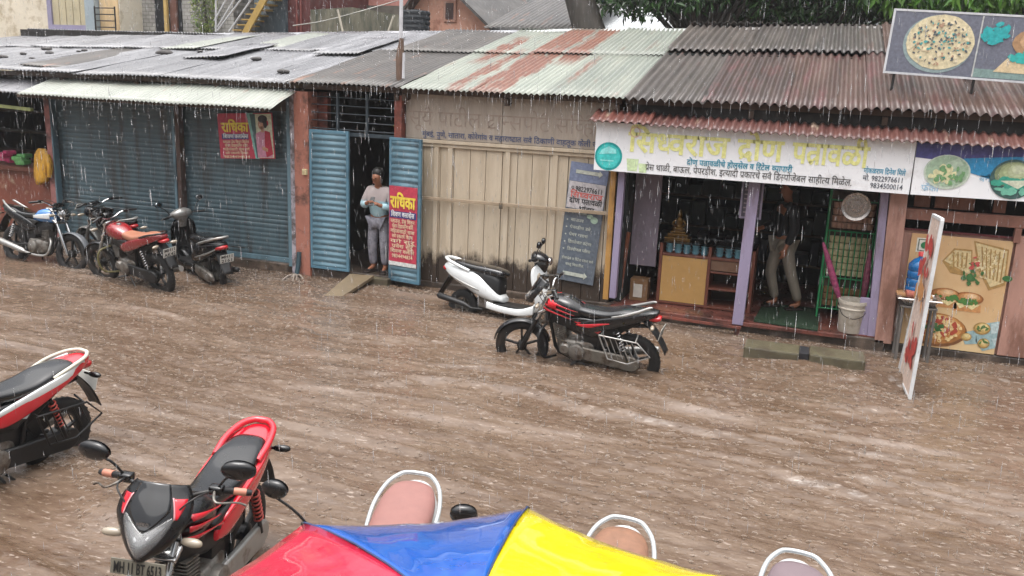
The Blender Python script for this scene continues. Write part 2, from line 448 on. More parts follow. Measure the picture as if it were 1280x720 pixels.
M_grey = roof_mat('weathered_grey_tin', [(.3, srgb('59595c')), (.55, srgb('78787b')), (.75, srgb('98989b'))], .3, rust=('5a4a44', '75625a'), rust_amt=.15)
M_dark = roof_mat('dark_weathered_tin', [(.3, srgb('403c39')), (.55, srgb('534f4b')), (.8, srgb('68635f'))], .42, rust=('6e4a38', '8a6450'), rust_amt=.3)
M_pale = roof_mat('pale_green_tin', [(.3, srgb('747a72')), (.6, srgb('888c82')), (.8, srgb('98968a'))], .4, rust=('5f4036', '7a5344'), rust_amt=.30,
                  bands=[(-4.25, .30, 10.5, 16), (-4.75, .13, 10.5, 14), (-3.75, .20, 12.6, 16), (-5.1, .16, 12.5, 15.2), (-3.3, .07, 11.3, 13.5)])
M_brown = roof_mat('brown_cement_sheet', [(.3, srgb('33231f')), (.5, srgb('443029')), (.75, srgb('5a463f'))], .42, rust=('43292a', '593634'), rust_amt=.52)
M_mossy = roof_mat('grey_brown_cement_sheet', [(.3, srgb('302a27')), (.5, srgb('413a35')), (.75, srgb('58504a'))], .45, rust=('43312b', '533e38'), rust_amt=.3)
M_awn = roof_mat('pale_cream_green_tin', [(.3, srgb('858a81')), (.6, srgb('9b9e95')), (.8, srgb('acaa9f'))], .38, rust=('7d6058', '8e7068'), rust_amt=.26)
M_redtin = roof_mat('rusted_red_tin', [(.3, srgb('4d2c26')), (.55, srgb('5d352d')), (.8, srgb('6d453b'))], .45, rust=('a3917e', 'b5a592'), rust_amt=.3)
M_beam = pm('roof_timber', '4a3b31', .8, var=.3, scale=5)
def roof_row(roof, cols, y0, y1, t0, t1, pitch, amp, mats, lift, seed, jag=.03):
    """one row of lapped sheets; t0/t1 are the shares of the slope from eave to ridge"""
    rg = random.Random(seed)
    for i in range(len(cols)-1):
        xa, xb = cols[i], cols[i+1]+.06; xm = (xa+xb)/2
        ze, zr = 2.83, zridge(xm)
        za, zb = ze+(zr-ze)*t0+lift, ze+(zr-ze)*t1+lift
        ya, yb = EAVE_Y+(RIDGE_Y-EAVE_Y)*t0, EAVE_Y+(RIDGE_Y-EAVE_Y)*t1
        o_ = rg.uniform(-jag, jag); dz = (i % 2)*.006
        mb = MB(); corr(mb, xa, xb, ya+o_, za+dz+rg.uniform(-.006, .006), yb, zb+dz, pitch, amp, 8, .02, seed*17+i, .004*rg.uniform(-1, 1), .012)
        mt = mats[i % len(mats)] if isinstance(mats, list) else mats
        ob = mb.build('roof_sheet', mt, roof, smooth=60, solid=.004)
        if t0 == 0: EAVES.append((xa, xb-.06, ya+o_, za+dz-amp*.6, pitch))
def roof_frame(parent, x0, x1):
    mb = MB()
    for t in (.03, .3, .55, .8, .97):
        for_y = EAVE_Y+(RIDGE_Y-EAVE_Y)*t
        mb.beam((x0, for_y, 2.83+(zridge(x0)-2.83)*t-.07), (x1, for_y, 2.83+(zridge(x1)-2.83)*t-.07), .05, .07)
    n = int((x1-x0)/1.6)+1
    for i in range(n+1):
        x = x0+.05+(x1-x0-.1)*i/n; mb.beam((x, EAVE_Y+.1, 2.70), (x, RIDGE_Y, zridge(x)-.16), .06, .09)
    return mb.build('roof', M_beam, parent)
def back_slope(roof, x0, x1, mat, pitch, amp):
    mb = MB(); corr(mb, x0, x1, 18.5, 3.3, RIDGE_Y-.02, zridge((x0+x1)/2)+.012, pitch, amp, 5, .015, 5); mb.build('roof_sheet', mat, roof, smooth=60, solid=.004)
def ridge_cap(roof, x0, x1, mat):
    pts = lambda dy: [(x0+(x1-x0)*i/24, RIDGE_Y+dy, zridge(x0+(x1-x0)*i/24)+.03-.35*abs(dy)+.02*mnoise.noise((i*.35, x0, 0))) for i in range(25)]
    a, b_, c = pts(-.16), pts(0), pts(.16); mb = MB()
    mb.add(a+b_+c, [(i, i+1, 26+i, 25+i) for i in range(24)]+[(25+i, 26+i, 51+i, 50+i) for i in range(24)])
    mb.build('ridge_cap', mat, roof, smooth=50, solid=.006)
# ------------------------------------------------------------------ wall materials
M_dkwall = pm('shade_dark_plaster', '2c2927', .9, var=.3, scale=2, stain='201d1b', stain_amt=.6)  # dark colour stands in for the shade inside the shops
M_pink = pm('pink_plaster', 'a56c5b', .7, var=.15, scale=3, stain='5d4036', stain_amt=.45, stain_scale=3, bmp=.25, bscale=30)
M_white = pm('peeling_whitewash', 'a79fa6', .75, var=.15, stain='5c5352', stain_amt=.6, stain_scale=5, bmp=.3)
M_teal = pm('blue_grey_enamel', '617b86', .38, var=.16, scale=2.2, stain='3f4f57', stain_amt=.4, stain_scale=1.6, stretch=(1, 1, .45))
M_teald = pm('faded_shutter_steel', '4b5d64', .42, var=.2, scale=1.6, stain='3d3c3a', stain_amt=.42, stain_scale=2.6, stretch=(1.6, 1, .16))
M_blue = pm('light_blue_enamel', '638290', .35, var=.12, scale=2.5, stain='4c6470', stain_amt=.35)
M_blued = pm('blue_frame_enamel', '54798b', .4, var=.12, scale=3, stain='3b5361', stain_amt=.3)
M_iron = pm('black_iron', '2c2b2b', .5, var=.2, metal=.4)
M_redpost = pm('red_oxide_paint', '7d4134', .65, var=.25, scale=4, stain='3c2621', stain_amt=.5)
M_lilac = pm('lilac_paint', '8f859e', .5, var=.12, scale=4, stain='73646f', stain_amt=.4, stretch=(1, 1, .3))
M_pinkwood = pm('pink_wood_paint', 'aa8274', .55, var=.14, scale=4, stain='7e5a4c', stain_amt=.4, stretch=(1, 1, .3))
M_floor = pm('red_floor', '6b4038', .3, var=.2, stain='3d2a26', stain_amt=.5)
M_cream = None
def plank_mat(name, cols, stain, low=.75, xpitch=.22):
    m, nt, b, co = newmat(name)
    f = noise(nt, co, 2.2, 8, .7, (3, 3, .35))
    out = ramp(nt, f, [(.3, srgb(cols[0])), (.55, srgb(cols[1])), (.8, srgb(cols[2]))])
    s = noise(nt, co, 2.6, 8, .75, (1.6, 1.6, .8))
    sp = nt.nodes.new('ShaderNodeSeparateXYZ'); nt.links.new(co, sp.inputs[0])
    # splash dirt climbs a hand's breadth up the boards from the street
    up = mathn(nt, 'MULTIPLY', mathn(nt, 'SUBTRACT', low, sp.outputs[2]), 2.2, True)
    k = mathn(nt, 'MULTIPLY', mathn(nt, 'SUBTRACT', mathn(nt, 'ADD', s, mathn(nt, 'MULTIPLY', up, .58)), .70), 5, True)
    out = mixc(nt, k, out, srgb(stain)); nt.links.new(out, b.inputs['Base Color']); setp(b, rough=.6)
    bump(nt, b, noise(nt, co, 30, 5, .6, (3, 3, .3)), .3, .01); return m
M_cream = plank_mat('cream_painted_boards', ('ac9c86', 'bfb09a', 'cdc0ac'), '3c3128')
M_board = plank_mat('faded_board_paint', ('93877b', 'a3978a', 'b3a89c'), '5d5046', -5)
# ================================================================== 1. the long shop with the grey tin roof
YF = 11.05
xL, xM = -17.5, X(503, YF, 150)
shop = thing('shop_building', 'long low shop with grey tin roof, two roller shutters and pale awning', 'shop', (-9, 13, .15))
mb = MB(); xp = X(372, YF)     # walls
mb.span((xL, 15.6, .15), (xM, 15.75, 3.7)); mb.span((xL, YF+.1, .15), (xL+.15, 15.6, 2.75))
for px in (70, 226, 383): mb.span((X(px, YF)-.07, YF+.14, .15), (X(px, YF)+.07, 15.6, 2.75))
mb.span((xM-.1, YF+.14, .15), (xM, 15.6, 2.75))
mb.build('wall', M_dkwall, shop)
mb = MB(); mb.span((X(73, YF), YF-.03, 2.42), (xp, YF+.12, 2.76)); mb.build('lintel', pm('dark_stained_lintel', '45403d', .8, var=.3), shop)
roof1 = roof_frame(shop, xL, xM)
xs1 = [xL]
rgx = random.Random(4)
while xs1[-1] < xM-1.0: xs1.append(xs1[-1]+rgx.uniform(.74, .86))
xs1[-1] = xM
mats_low = [M_dark if (xs1[i]+xs1[i+1])/2 > -7.3 else M_grey for i in range(len(xs1)-1)]
roof_row(roof1, xs1, 0, 0, 0, .56, .076, .011, mats_low, 0, 3, .05)
xs2 = [x+.3 for x in xs1[:-1]]; xs2[0] = xL; xs2.append(xM)
mats_up = [M_dark if (xs2[i]+xs2[i+1])/2 > -7.0 else M_grey for i in range(len(xs2)-1)]
roof_row(roof1, xs2, 0, 0, .53, 1.0, .076, .011, mats_up, .022, 8, .07)
for q_, (xq, wq, t0_, t1_, mq, sk) in enumerate(((-11.6, .82, .50, .98, M_awn, .02), (-9.9, .8, .60, .97, M_awn, -.03), (-8.2, .85, .44, .80, M_grey, .03), (-12.6, .8, .06, .50, M_dark, -.02), (-10.3, .82, .30, .62, M_grey, .04))):
    zz0, zz1 = 2.83+(zridge(xq)-2.83)*t0_+.045, 2.83+(zridge(xq)-2.83)*t1_+.035; mb = MB(); corr(mb, xq, xq+wq, EAVE_Y+(RIDGE_Y-EAVE_Y)*t0_, zz0, EAVE_Y+(RIDGE_Y-EAVE_Y)*t1_, zz1, .076, .011, 8, .03, 90+q_, sk, .05); mb.build('roof_sheet', mq, roof1, smooth=60, solid=.004)
back_slope(roof1, xL, xM, M_grey, .076, .011); ridge_cap(roof1, -12.5, xM, pm('pale_ridge_tin', '8f9094', .35, var=.15))
# rubbish lying on the roof is built later (stones)
# roller shutters
def shutter(xa, xb):
    mb = MB(); pitch = .072; n = int(2.3/pitch)*6
    def fn(u, v):
        z = .16+2.26*v; ph = (z/pitch) % 1.0
        d = .012*abs(math.sin(math.pi*ph))**.6-.022*max(0, mnoise.noise((u*3.3+xa*2, v*3.1, 4.))-.25)
        return (xa+(xb-xa)*u, YF+.07-d+.004*mnoise.noise((u*9, v*4, xa)), z)
    mb.grid(fn, 14, n+1); s_ = mb.build('shutter', M_teald, shop, smooth=50, solid=.003)
    mb = MB(); mb.span((xa, YF+.02, .15), (xb, YF+.075, .22)); mb.build('bottom_rail', M_teal, s_, bev=.004)
    mb = MB(); mb.tube([((xa+xb)/2-.12, YF+.03, .30), ((xa+xb)/2-.1, YF-.01, .31), ((xa+xb)/2+.1, YF-.01, .31), ((xa+xb)/2+.12, YF+.03, .30)], .009); mb.build('handle', M_iron, s_, smooth=60)
x0, x1, x2, x3 = X(76, YF), X(222, YF), X(231, YF), X(362, YF)
shutter(x0, x1); shutter(x2, x3)
for xa, xb, mt in ((x1, X(225, YF), M_teal), (X(226, YF), x2, pm('brown_post', '4b3a33', .7)), (X(68, YF), x0-.03, pm('faded_pink_post', '9c6864', .7, stain='5b4341', stain_amt=.5)), (x0-.03, x0, M_teal)):
    MB().span((xa, YF-.05, .13), (xb, YF+.09, 2.5)).build('shutter_post', mt, shop, bev=.006)
# whitewashed pilaster + pink pillar
MB().span((X(363, YF), YF-.07, .12), (X(368, YF), YF+.1, 2.74)).build('shutter_post', M_teal, shop, bev=.006)
MB().span((X(368, YF), YF-.09, .0), (X(374, YF), YF+.1, 2.74)).build('pilaster', M_white, shop, bev=.01)
pil = MB().span((X(374, YF), YF-.11, 0), (X(391.5, YF), YF+.15, 2.72)).build('pillar', M_pink, shop, bev=.012)
mb = MB(); c = at(381, 215, YF-.13); mb.box(c, (.075, .045, .085), None, .01); mb.box(c+Vector((0, -.025, .01)), (.022, .012, .03), None, .003); mb.build('switch', pm('yellowed_plastic', 'c9b98f', .5), pil)
# transom grille over the doorway
mb = MB(); ztop, zlow = 2.72, at(440, 166, YF).z; xa, xb = X(391.5, YF), X(497, YF)
for px in (423, 459): mb.span((X(px, YF)-.018, YF-.02, zlow), (X(px, YF)+.018, YF+.02, ztop))
for i in range(5): z = zlow+.04+(ztop-zlow-.1)*i/4; mb.tube([(xa, YF, z), (xb, YF, z-.01)], .008, 6)
mb.span((xa, YF-.025, zlow-.05), (xb, YF+.025, zlow)); mb.build('transom_grille', pm('grey_blue_iron', '313c43', .5, var=.2), shop)
MB().span((X(392.5, YF+.2), YF+.16, .15), (X(412, YF+.2), YF+.26, 2.72)).build('red_inner_panel', M_redpost, shop)
MB().span((X(494, YF), YF-.06, .1), (X(503, YF), YF+.12, 2.73)).build('door_jamb', M_redpost, shop, bev=.008)
def leaf(hx, hy, ang, width, z0, z1):
    lf = MB(); fr = .04; M = Matrix.Translation((hx, hy, 0)) @ Matrix.Rotation(ang, 4, 'Z')
    pitch = .085
    def fn(u, v):
        z = z0+fr+(z1-z0-2*fr)*v; ph = (z/pitch) % 1
        return M @ Vector((fr+(width-2*fr)*u, -.012-.02*(1-abs(2*ph-1))**.7, z))
    lf.grid(fn, 3, int((z1-z0)/pitch)*8+1)
    o = lf.build('door_leaf', M_blue, shop, smooth=45, solid=.003)
    f2 = MB()
    for a, b_ in (((0, -.03, z0), (fr, .012, z1)), ((width-fr, -.03, z0), (width, .012, z1)), ((fr, -.03, z0), (width-fr, .012, z0+fr)), ((fr, -.03, z1-fr), (width-fr, .012, z1))):
        f2.span(a, b_)
    f2.xf(M); f2.build('leaf_frame', M_blued, o, bev=.004); return M
leaf(X(392, YF), YF-.07, 0, X(440, YF)-X(392, YF), at(415, 337, YF-.07).z, at(415, 163, YF-.07).z)
hx = X(488, YF-.02); fx = atz(525, 357, .09); LEAF_ANG = math.atan2(fx.y-(YF-.03), fx.x-hx)
LEAF_W = math.hypot(fx.x-hx, fx.y-YF+.03); LEAF2 = leaf(hx, YF-.03, LEAF_ANG, LEAF_W, .1, at(490, 171, YF).z)
MB().span((X(443, YF), YF+.5, .15), (X(450, YF), YF+.56, 1.25)).build('inner_post', pm('varnished_wood', '6d3d27', .5), shop)
# awnings
awn = MB(); corr(awn, at(20, 115, 10.3).x, at(338, 134, 10.3).x, 10.3, 2.48, 11.08, 2.76, .076, .011, 6, .02, 21, 0, .02)
awo = awn.build('awning', M_awn, shop, smooth=60, solid=.004); EAVES.append((at(20, 115, 10.3).x, at(338, 134, 10.3).x, 10.3, 2.47, .076))
mb = MB(); mb.beam((at(22, 115, 10.4).x, 10.4, 2.46), (at(336, 134, 10.4).x, 10.4, 2.46), .04, .05)
for px in (60, 150, 240, 330): mb.beam((X(px, 10.4, 130), 10.36, 2.45), (X(px, 10.4, 130), 11.05, 2.70), .035, .05)
mb.build('awning_frame', M_beam, awo)
awn = MB(); corr(awn, xL, at(30, 115, 10.3).x+.1, 10.45, 2.50, 11.1, 2.70, .076, .011, 6, .02, 22); awn.build('awning', M_grey, shop, smooth=60, solid=.004)
EAVES.append((xL, at(30, 115, 10.3).x, 10.45, 2.49, .076))
mb = MB(); a, b_ = at(-20, 130, 10.7), at(40, 137, 10.7); mb.beam(a, b_, .06, .05); mb.build('awning_beam', pm('lime_green_wood', '98a06a', .7), shop)
# left bay: counter front
MB().span((xL+.2, YF+.03, .14), (X(66, YF), YF+.13, at(30, 214, YF).z)).build('counter_front', pm('red_brown_boards', '7b4536', .6, var=.2, scale=3, stain='b7a58c', stain_amt=.33, stain_scale=2.2), shop, bev=.006)
MB().span((xL+.2, YF-.06, at(30, 214, YF).z), (X(66, YF), YF+.6, at(30, 211, YF).z+.03)).build('counter_top', pm('counter_wood', '5d3428', .45), shop, bev=.006)
mb = MB()
for i, z in enumerate((.75, 1.2, 1.6, 2.0)): mb.span((xL+.3, 13.2, z), (X(66, 13), 13.6, z+.03))
mb.build('shelf', M_beam, shop)
# ================================================================== 2. the cream boarded shop
Y2 = 11.15
xa, xb = xM+.02, X(772, Y2)
shop2 = thing('shop_building', 'closed cream plank shop with rust streaked pale green tin roof', 'shop', ((xa+xb)/2, 13, .12))
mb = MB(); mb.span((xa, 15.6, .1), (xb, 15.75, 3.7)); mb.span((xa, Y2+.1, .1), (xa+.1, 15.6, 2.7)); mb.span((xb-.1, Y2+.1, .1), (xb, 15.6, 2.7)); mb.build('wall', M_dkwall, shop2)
roof2 = roof_frame(shop2, xa, xb)
cols = [xa+(xb-xa)*i/3 for i in range(4)]
roof_row(roof2, cols, 0, 0, 0, .55, .078, .012, M_pale, 0, 31, .015); roof_row(roof2, cols, 0, 0, .53, 1., .078, .012, M_pale, .02, 33, .02)
back_slope(roof2, xa, xb, M_pale, .078, .012); ridge_cap(roof2, xa, xb, pm('white_ridge_tin', 'a8abaa', .4, var=.12))
zb0, zb1 = at(620, 180, Y2).z, at(620, 120, Y2).z
z_hd = at(620, 184, Y2).z
# planks with battens
mb = MB(); rg = random.Random(5); x = xa+.02; edges = []
while x < xb-.05:
    wd = rg.uniform(.20, .27); x_ = min(x+wd, xb-.04); mb.span((x+.004, Y2+.0+rg.uniform(-.004, .004), .06+rg.uniform(0, .03)), (x_-.004, Y2+.03, z_hd)); edges.append(x_); x = x_
mb.build('plank_wall', M_cream, shop2, bev=.004)
mb = MB()
for px in (545, 562, 633, 692): mb.span((X(px, Y2)-.035, Y2-.03, .12), (X(px, Y2)+.035, Y2-.004, z_hd-.01))
mb.build('batten', M_cream, shop2, bev=.004)
mb = MB(); mb.span((xa, Y2-.06, z_hd), (xb-.02, Y2+.05, z_hd+.05)); mb.span((xa, Y2-.035, z_hd-.05), (xb-.02, Y2-.006, z_hd-.004)); mb.build('head_rail', M_cream, shop2, bev=.006)
a, b_ = at(528, 247, Y2-.085), at(771, 268, Y2-.085); cb = MB(); cb.beam(a, b_, .035, .045, .006); cbo = cb.build('crossbar', pm('greyed_wood', '9c8a74', .6, var=.2), shop2)
mb = MB(); c = at(626, 256, Y2-.12); mb.box(c+Vector((0, 0, -.03)), (.05, .03, .055), None, .008); mb.tube([c+Vector((-.016, 0, -.01)), c+Vector((-.016, 0, .03)), c+Vector((.016, 0, .03)), c+Vector((.016, 0, -.01))], .005, 6); mb.build('padlock', pm('dull_steel', '6e675c', .4, metal=.7), cbo, smooth=40)
mb = MB(); mb.span((xa, Y2+.06, zb1), (xb, Y2+.2, 2.74)); mb.build('eave_board', pm('dark_eave_wood', '3d342d', .8), shop2)
# painted shop board (its own thing)
bd = thing('signboard', 'weathered wooden board with faded red letters and a line of blue Marathi writing', 'sign', at(620, 172, Y2))
pa, pb = at(507, 171, Y2-.05), at(744, 188, Y2-.05); zt = at(620, 120, Y2-.05).z
mb = MB(); xm_ = at(628, 150, Y2-.05).x
mb.span((pa.x, Y2-.05, z_hd+.055), (xm_-.004, Y2-.015, zt)); mb.span((xm_+.004, Y2-.052, z_hd+.055), (xb-.03, Y2-.017, zt-.01))
mb.build('board', M_board, bd, bev=.004)
pn = Panel((pa.x, Y2-.053, z_hd+.055), (1, 0, 0), (0, 0, 1), (0, -1, 0)); W2, H2 = xb-.03-pa.x, zt-z_hd-.055
mb = pn.text(MB(), 'मुंबई, पुणे, सातारा, कोरेगांव व महाराष्ट्रात सर्व ठिकाणी वाहतूक केली जाते', .26, .035, .105, W2-.45, .012); mb.build('lettering', pm('faded_blue_paint', '4a5573', .6, var=.25, scale=20), bd)
mb = pn.text(MB(), 'सूर्य पाटील ट्रान्सपोर्ट सर्व्हिस', .05, .19, .3, W2-.2, -.008, 1); mb.build('lettering', pm('ghost_red_paint', '95857a', .7, var=.2, scale=12), bd)
# ================================================================== 3. the leaf-plate shop and the snack shop under the brown roof
Y3 = 10.98
xa, xb = X(772, Y3)+.01, X(1118, Y3)
shop3 = thing('shop_building', 'open fronted shop with lilac posts under a brown corrugated roof', 'shop', ((xa+xb)/2, 13, .14))
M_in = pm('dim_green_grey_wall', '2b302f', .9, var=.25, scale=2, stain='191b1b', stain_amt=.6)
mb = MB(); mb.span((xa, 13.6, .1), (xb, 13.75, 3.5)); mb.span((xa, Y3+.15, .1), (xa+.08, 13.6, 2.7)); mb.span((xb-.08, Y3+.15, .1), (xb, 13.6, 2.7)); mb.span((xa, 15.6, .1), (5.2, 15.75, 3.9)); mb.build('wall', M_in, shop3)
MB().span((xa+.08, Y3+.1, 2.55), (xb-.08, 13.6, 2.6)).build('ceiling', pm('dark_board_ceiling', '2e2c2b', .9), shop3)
xe = 5.2
roof3 = roof_frame(shop3, xa, xe)
cols = [xa+(xe-xa)*i/8 for i in range(9)]
roof_row(roof3, cols, 0, 0, 0, .62, .112, .022, [M_mossy, M_brown, M_brown, M_brown, M_brown, M_brown, M_mossy, M_brown], 0, 41, .03)
cols2 = [x+.25 for x in cols[:-1]]; cols2[0] = xa; cols2.append(xe)
roof_row(roof3, cols2, 0, 0, .58, 1., .112, .022, [M_mossy, M_mossy, M_mossy, M_brown, M_mossy, M_brown, M_mossy, M_brown], .045, 43, .08)
back_slope(roof3, xa, xe, M_mossy, .112, .022); ridge_cap(roof3, xa, xe, pm('dark_ridge_tile', '5c5956', .5, var=.2))
# strip of rusted tin over the signs
for q, (pa, pb) in enumerate(((735, 812), (803, 1300))):
    a, b_ = at(pa, 150+2*q, 10.56), at(pb, 155+(pb-803)*.047 if q else 158, 10.56)
    mb = MB(); zf = 2.545-.02*q
    corr(mb, a.x, b_.x, 10.56, zf, 10.97, zf+.13, .10, .016, 5, .012, 50+q, -.006)
    o = mb.build('tin_strip', M_redtin, shop3, smooth=60, solid=.004); EAVES.append((a.x, b_.x, 10.56, zf-.012, .10))
mb = MB(); mb.span((xa, 10.99, 2.4), (xe, 11.04, 2.78)); mb.build('eave_board', pm('eave_shade_black', '1f1d1c', .9, var=.3), shop3)  # added board, coloured near black as the shade under the eave
def post(a, b_, w, d, mat, name='post'):
    mb = MB(); mb.beam(a, b_, w, d, .008, up=(0, 1, 0)); return mb.build(name, mat, shop3)
post(at(766, 372, 10.93), at(779, 205, 10.93), .085, .10, M_lilac)
post(at(757, 374, 10.97), at(768, 205, 10.97), .075, .05, pm('yellow_ochre_wood', 'b98b4a', .6, var=.2, scale=5, stain='6a4a2c', stain_amt=.4, stretch=(1, 1, .3)), 'prop_plank')
post(at(922, 405, 10.90), at(944, 226, 10.90), .135, .10, M_lilac)
post(at(1088, 424, 11.0), at(1106, 240, 11.0), .09, .12, M_lilac); post(at(1103, 428, 10.97), at(1124, 240, 10.97), .19, .10, M_pinkwood)
post(at(1076, 420, 10.97), at(1083, 372, 10.97), .13, .03, M_lilac, 'kick_board')
post(at(775, 366, 11.2), at(786, 290, 11.2), .05, .04, pm('varnished_wood', '6d3d27', .5), 'prop_stick')
mb = MB(); mb.span((xa, 10.86, .10), (X(1080, 10.9), 10.93, .155)); mb.build('floor_edge', M_floor, shop3, bev=.008)
MB().span((xa, 10.935, .143), (xb, 13.6, .16)).build('floor', M_floor, shop3)
mb = MB(); mb.beam(atz(800, 392, .12), atz(926, 410, .12), .03, .03); c = atz(920, 413, .12); mb.span((c.x-.03, 10.72, -.2), (c.x+.03, 10.76, .12)); mb.build('edge_rail', M_redpost, shop3)
pnl = MB(); a, b_ = at(787, 330, 11.5), at(833, 219, 11.5); pnl.span((a.x, 11.5, a.z), (b_.x-.05, 11.54, 2.5)); pnl.build('side_panel', pm('grey_lilac_board', '857b86', .6, var=.12, stain='5c5358', stain_amt=.35, stretch=(1, 1, .4)), shop3)
# counter
YC = 11.3
ct = thing('shop_counter', 'wooden shop counter with a plain tan door and glass shelves under blue bowls', 'counter', (at(890, 390, YC).x, YC+.2, .16))
a, b_, c = X(829, YC), X(893, YC), X(951, YC); zt_ = at(830, 303, YC).z; zm = at(860, 320, YC).z
M_rw = pm('red_brown_frame_wood', '64382b', .45, var=.2)
mb = MB(); mb.span((a, YC, .16), (a+.04, YC+.5, zt_)); mb.span((b_-.02, YC, .16), (b_+.02, YC+.5, zt_)); mb.span((c-.04, YC, .16), (c, YC+.5, zt_))
for z in (.17, zm-.02): mb.span((a+.04, YC+.004, z), (c-.04, YC+.5, z+.03))
for z in (at(920, 345, YC).z, at(920, 366, YC).z): mb.span((b_+.02, YC+.004, z), (c-.04, YC+.5, z+.025))
mb.build('frame', M_rw, ct, bev=.004)
MB().span((a+.042, YC+.012, .205), (b_-.022, YC+.03, zm-.025)).build('door', pm('tan_laminate', 'b08a53', .45, var=.08), ct)
MB().span((a+.045, YC+.47, .2), (c-.045, YC+.49, zt_-.01)).build('back_panel', pm('dark_cabinet_back', '3a2c26', .7), ct)
mb = MB(); mb.span((b_+.022, YC+.02, zm-.16), (c-.042, YC+.035, zm-.025)); mb.build('drawer_front', pm('brown_laminate', '6e5240', .5, var=.2), ct)
gl = newmat('cabinet_glass')[0]; setp(gl.node_tree.nodes['Principled BSDF'], trans=1., rough=.05, ior=1.45)
MB().span((a, YC-.01, zt_), (c, YC+.52, zt_+.012)).build('top', gl, ct)
M_bowl = pm('pale_blue_plastic', '6f9fae', .35, var=.12, scale=10); k_ = 0
for xs_, xe_, n in ((a+.05, b_-.03, 5), (b_+.05, c-.05, 4)):
    for i in range(n):
        cx = xs_+(xe_-xs_)*(i+.5)/n; r = (xe_-xs_)/n*.47; mb = MB()
        for j in range(3): mb.lathe([(r*.55, .03+j*.042), (r*.98, .075+j*.042), (r, .08+j*.042), (r*.9, .078+j*.042), (r*.5, .04+j*.042)], (cx, YC+.13, zm-.012-.018), n=16, cap=True)
        o = mb.build('bowl_stack', M_bowl, None, smooth=50); tag(o, 'stack of small pale blue bowls on the top shelf of the wooden counter', 'bowls', 'stacks of blue bowls in the counter')
# idol on the counter
t = thing('idol', 'small golden seated statue on a stepped base, on the glass topped counter', 'statue', (X(851, YC+.2), YC+.2, zt_+.012)); gx, gy, gz = t.location
M_gold = pm('aged_gold', '5f4620', .35, metal=.75, var=.25, scale=25)
mb = MB(); mb.box((gx, gy, gz+.025), (.34, .2, .05), None, .01); mb.box((gx, gy, gz+.075), (.27, .17, .05), None, .01); mb.box((gx, gy, gz+.115), (.2, .14, .03), None, .01); mb.build('base', M_gold, t)
mb = MB(); mb.loft([(gz+.13, gx, gy, .09, .055, 2.2), (gz+.17, gx, gy, .095, .06, 2), (gz+.2, gx, gy, .05, .04, 2), (gz+.27, gx, gy, .055, .04, 2), (gz+.31, gx, gy, .03, .03, 2), (gz+.34, gx, gy-.005, .035, .036, 2), (gz+.38, gx, gy, .026, .026, 2), (gz+.42, gx, gy, .004, .004, 2)], 16, 3, 'z')
for s in (-1, 1): mb.tube([(gx+s*.05, gy, gz+.27), (gx+s*.085, gy-.02, gz+.22), (gx+s*.03, gy-.06, gz+.19)], [.018, .016, .012], 8, smooth=3)
mb.build('figure', M_gold, t, smooth=60)
# carton under the grey panel
t = thing('carton', 'small brown carton with a white paper on its front under the grey panel', 'box', (X(806, 11.3), 11.35, .16)); bx = t.location.x
MB().box((bx, 11.4, .16+.15), (.24, .2, .3), None, .006).build('box', pm('cardboard', '6f5236', .8, var=.15), t); MB().box((bx-.01, 11.296, .3), (.12, .006, .18)).build('paper', pm('white_paper', 'b9b4aa', .7), t)
# notice board on the middle post
t = thing('notice_board', 'dark framed notice board hanging behind the top of the middle lilac post', 'board', at(940, 250, 11.02))
a, b_ = at(925, 271, 11.02), at(957, 226, 11.02); mb = MB(); mb.span((a.x, 11.0, a.z), (b_.x-.02, 11.03, b_.z)); mb.build('panel', pm('slate_board', '57505a', .6, var=.2), t)
mb = MB()
for q in range(7): mb.span((a.x+.03, 10.992, a.z+.06+q*.055), (b_.x-.05, 10.997, a.z+.075+q*.055))
mb.build('writing', pm('faded_white_writing', '93878b', .8), t)
mb = MB(); w_, h_ = b_.x-.02-a.x, b_.z-a.z
for r_ in (((a.x-.012, 10.985, a.z-.012), (a.x+.012, 11.035, b_.z)), ((b_.x-.032, 10.985, a.z-.012), (b_.x-.008, 11.035, b_.z)), ((a.x+.012, 10.985, a.z-.012), (b_.x-.032, 11.035, a.z+.012))): mb.span(*r_)
mb.build('frame', pm('greyed_lilac_frame', '8a8092', .6), t)
# green rack with cup sleeves
YR = 11.55
rk = thing('display_rack', 'green metal rack filled with rows of paper cups at right side of the plate shop', 'rack', (X(1058, YR), YR+.2, .16))
M_grn = pm('green_enamel', '2f8a57', .4, var=.15)
L, Rr = X(1021, YR, 390), X(1082, YR, 390); top = at(1050, 238, YR).z
mb = MB()
for x in (L, Rr):
    for y in (YR, YR+.4): mb.tube([(x, y, .16), (x, y, top)], .014, 8)
zs = [.3, at(1040, 347, YR).z, at(1040, 288, YR).z, at(1050, 250, YR).z]
for z in zs:
    for y in (YR, YR+.4): mb.tube([(L, y, z), (Rr, y, z)], .011, 6)
    for x in (L, Rr): mb.tube([(x, YR, z), (x, YR+.4, z)], .011, 6)
mb.build('frame', M_grn, rk, smooth=60)
mb = MB()
for i in range(9): x = L+(Rr-L)*(i+.5)/9; mb.tube([(x, YR-.012, .3), (x, YR-.012, zs[2])], .008, 6)
mb.build('front_bars', M_grn, rk, smooth=60)
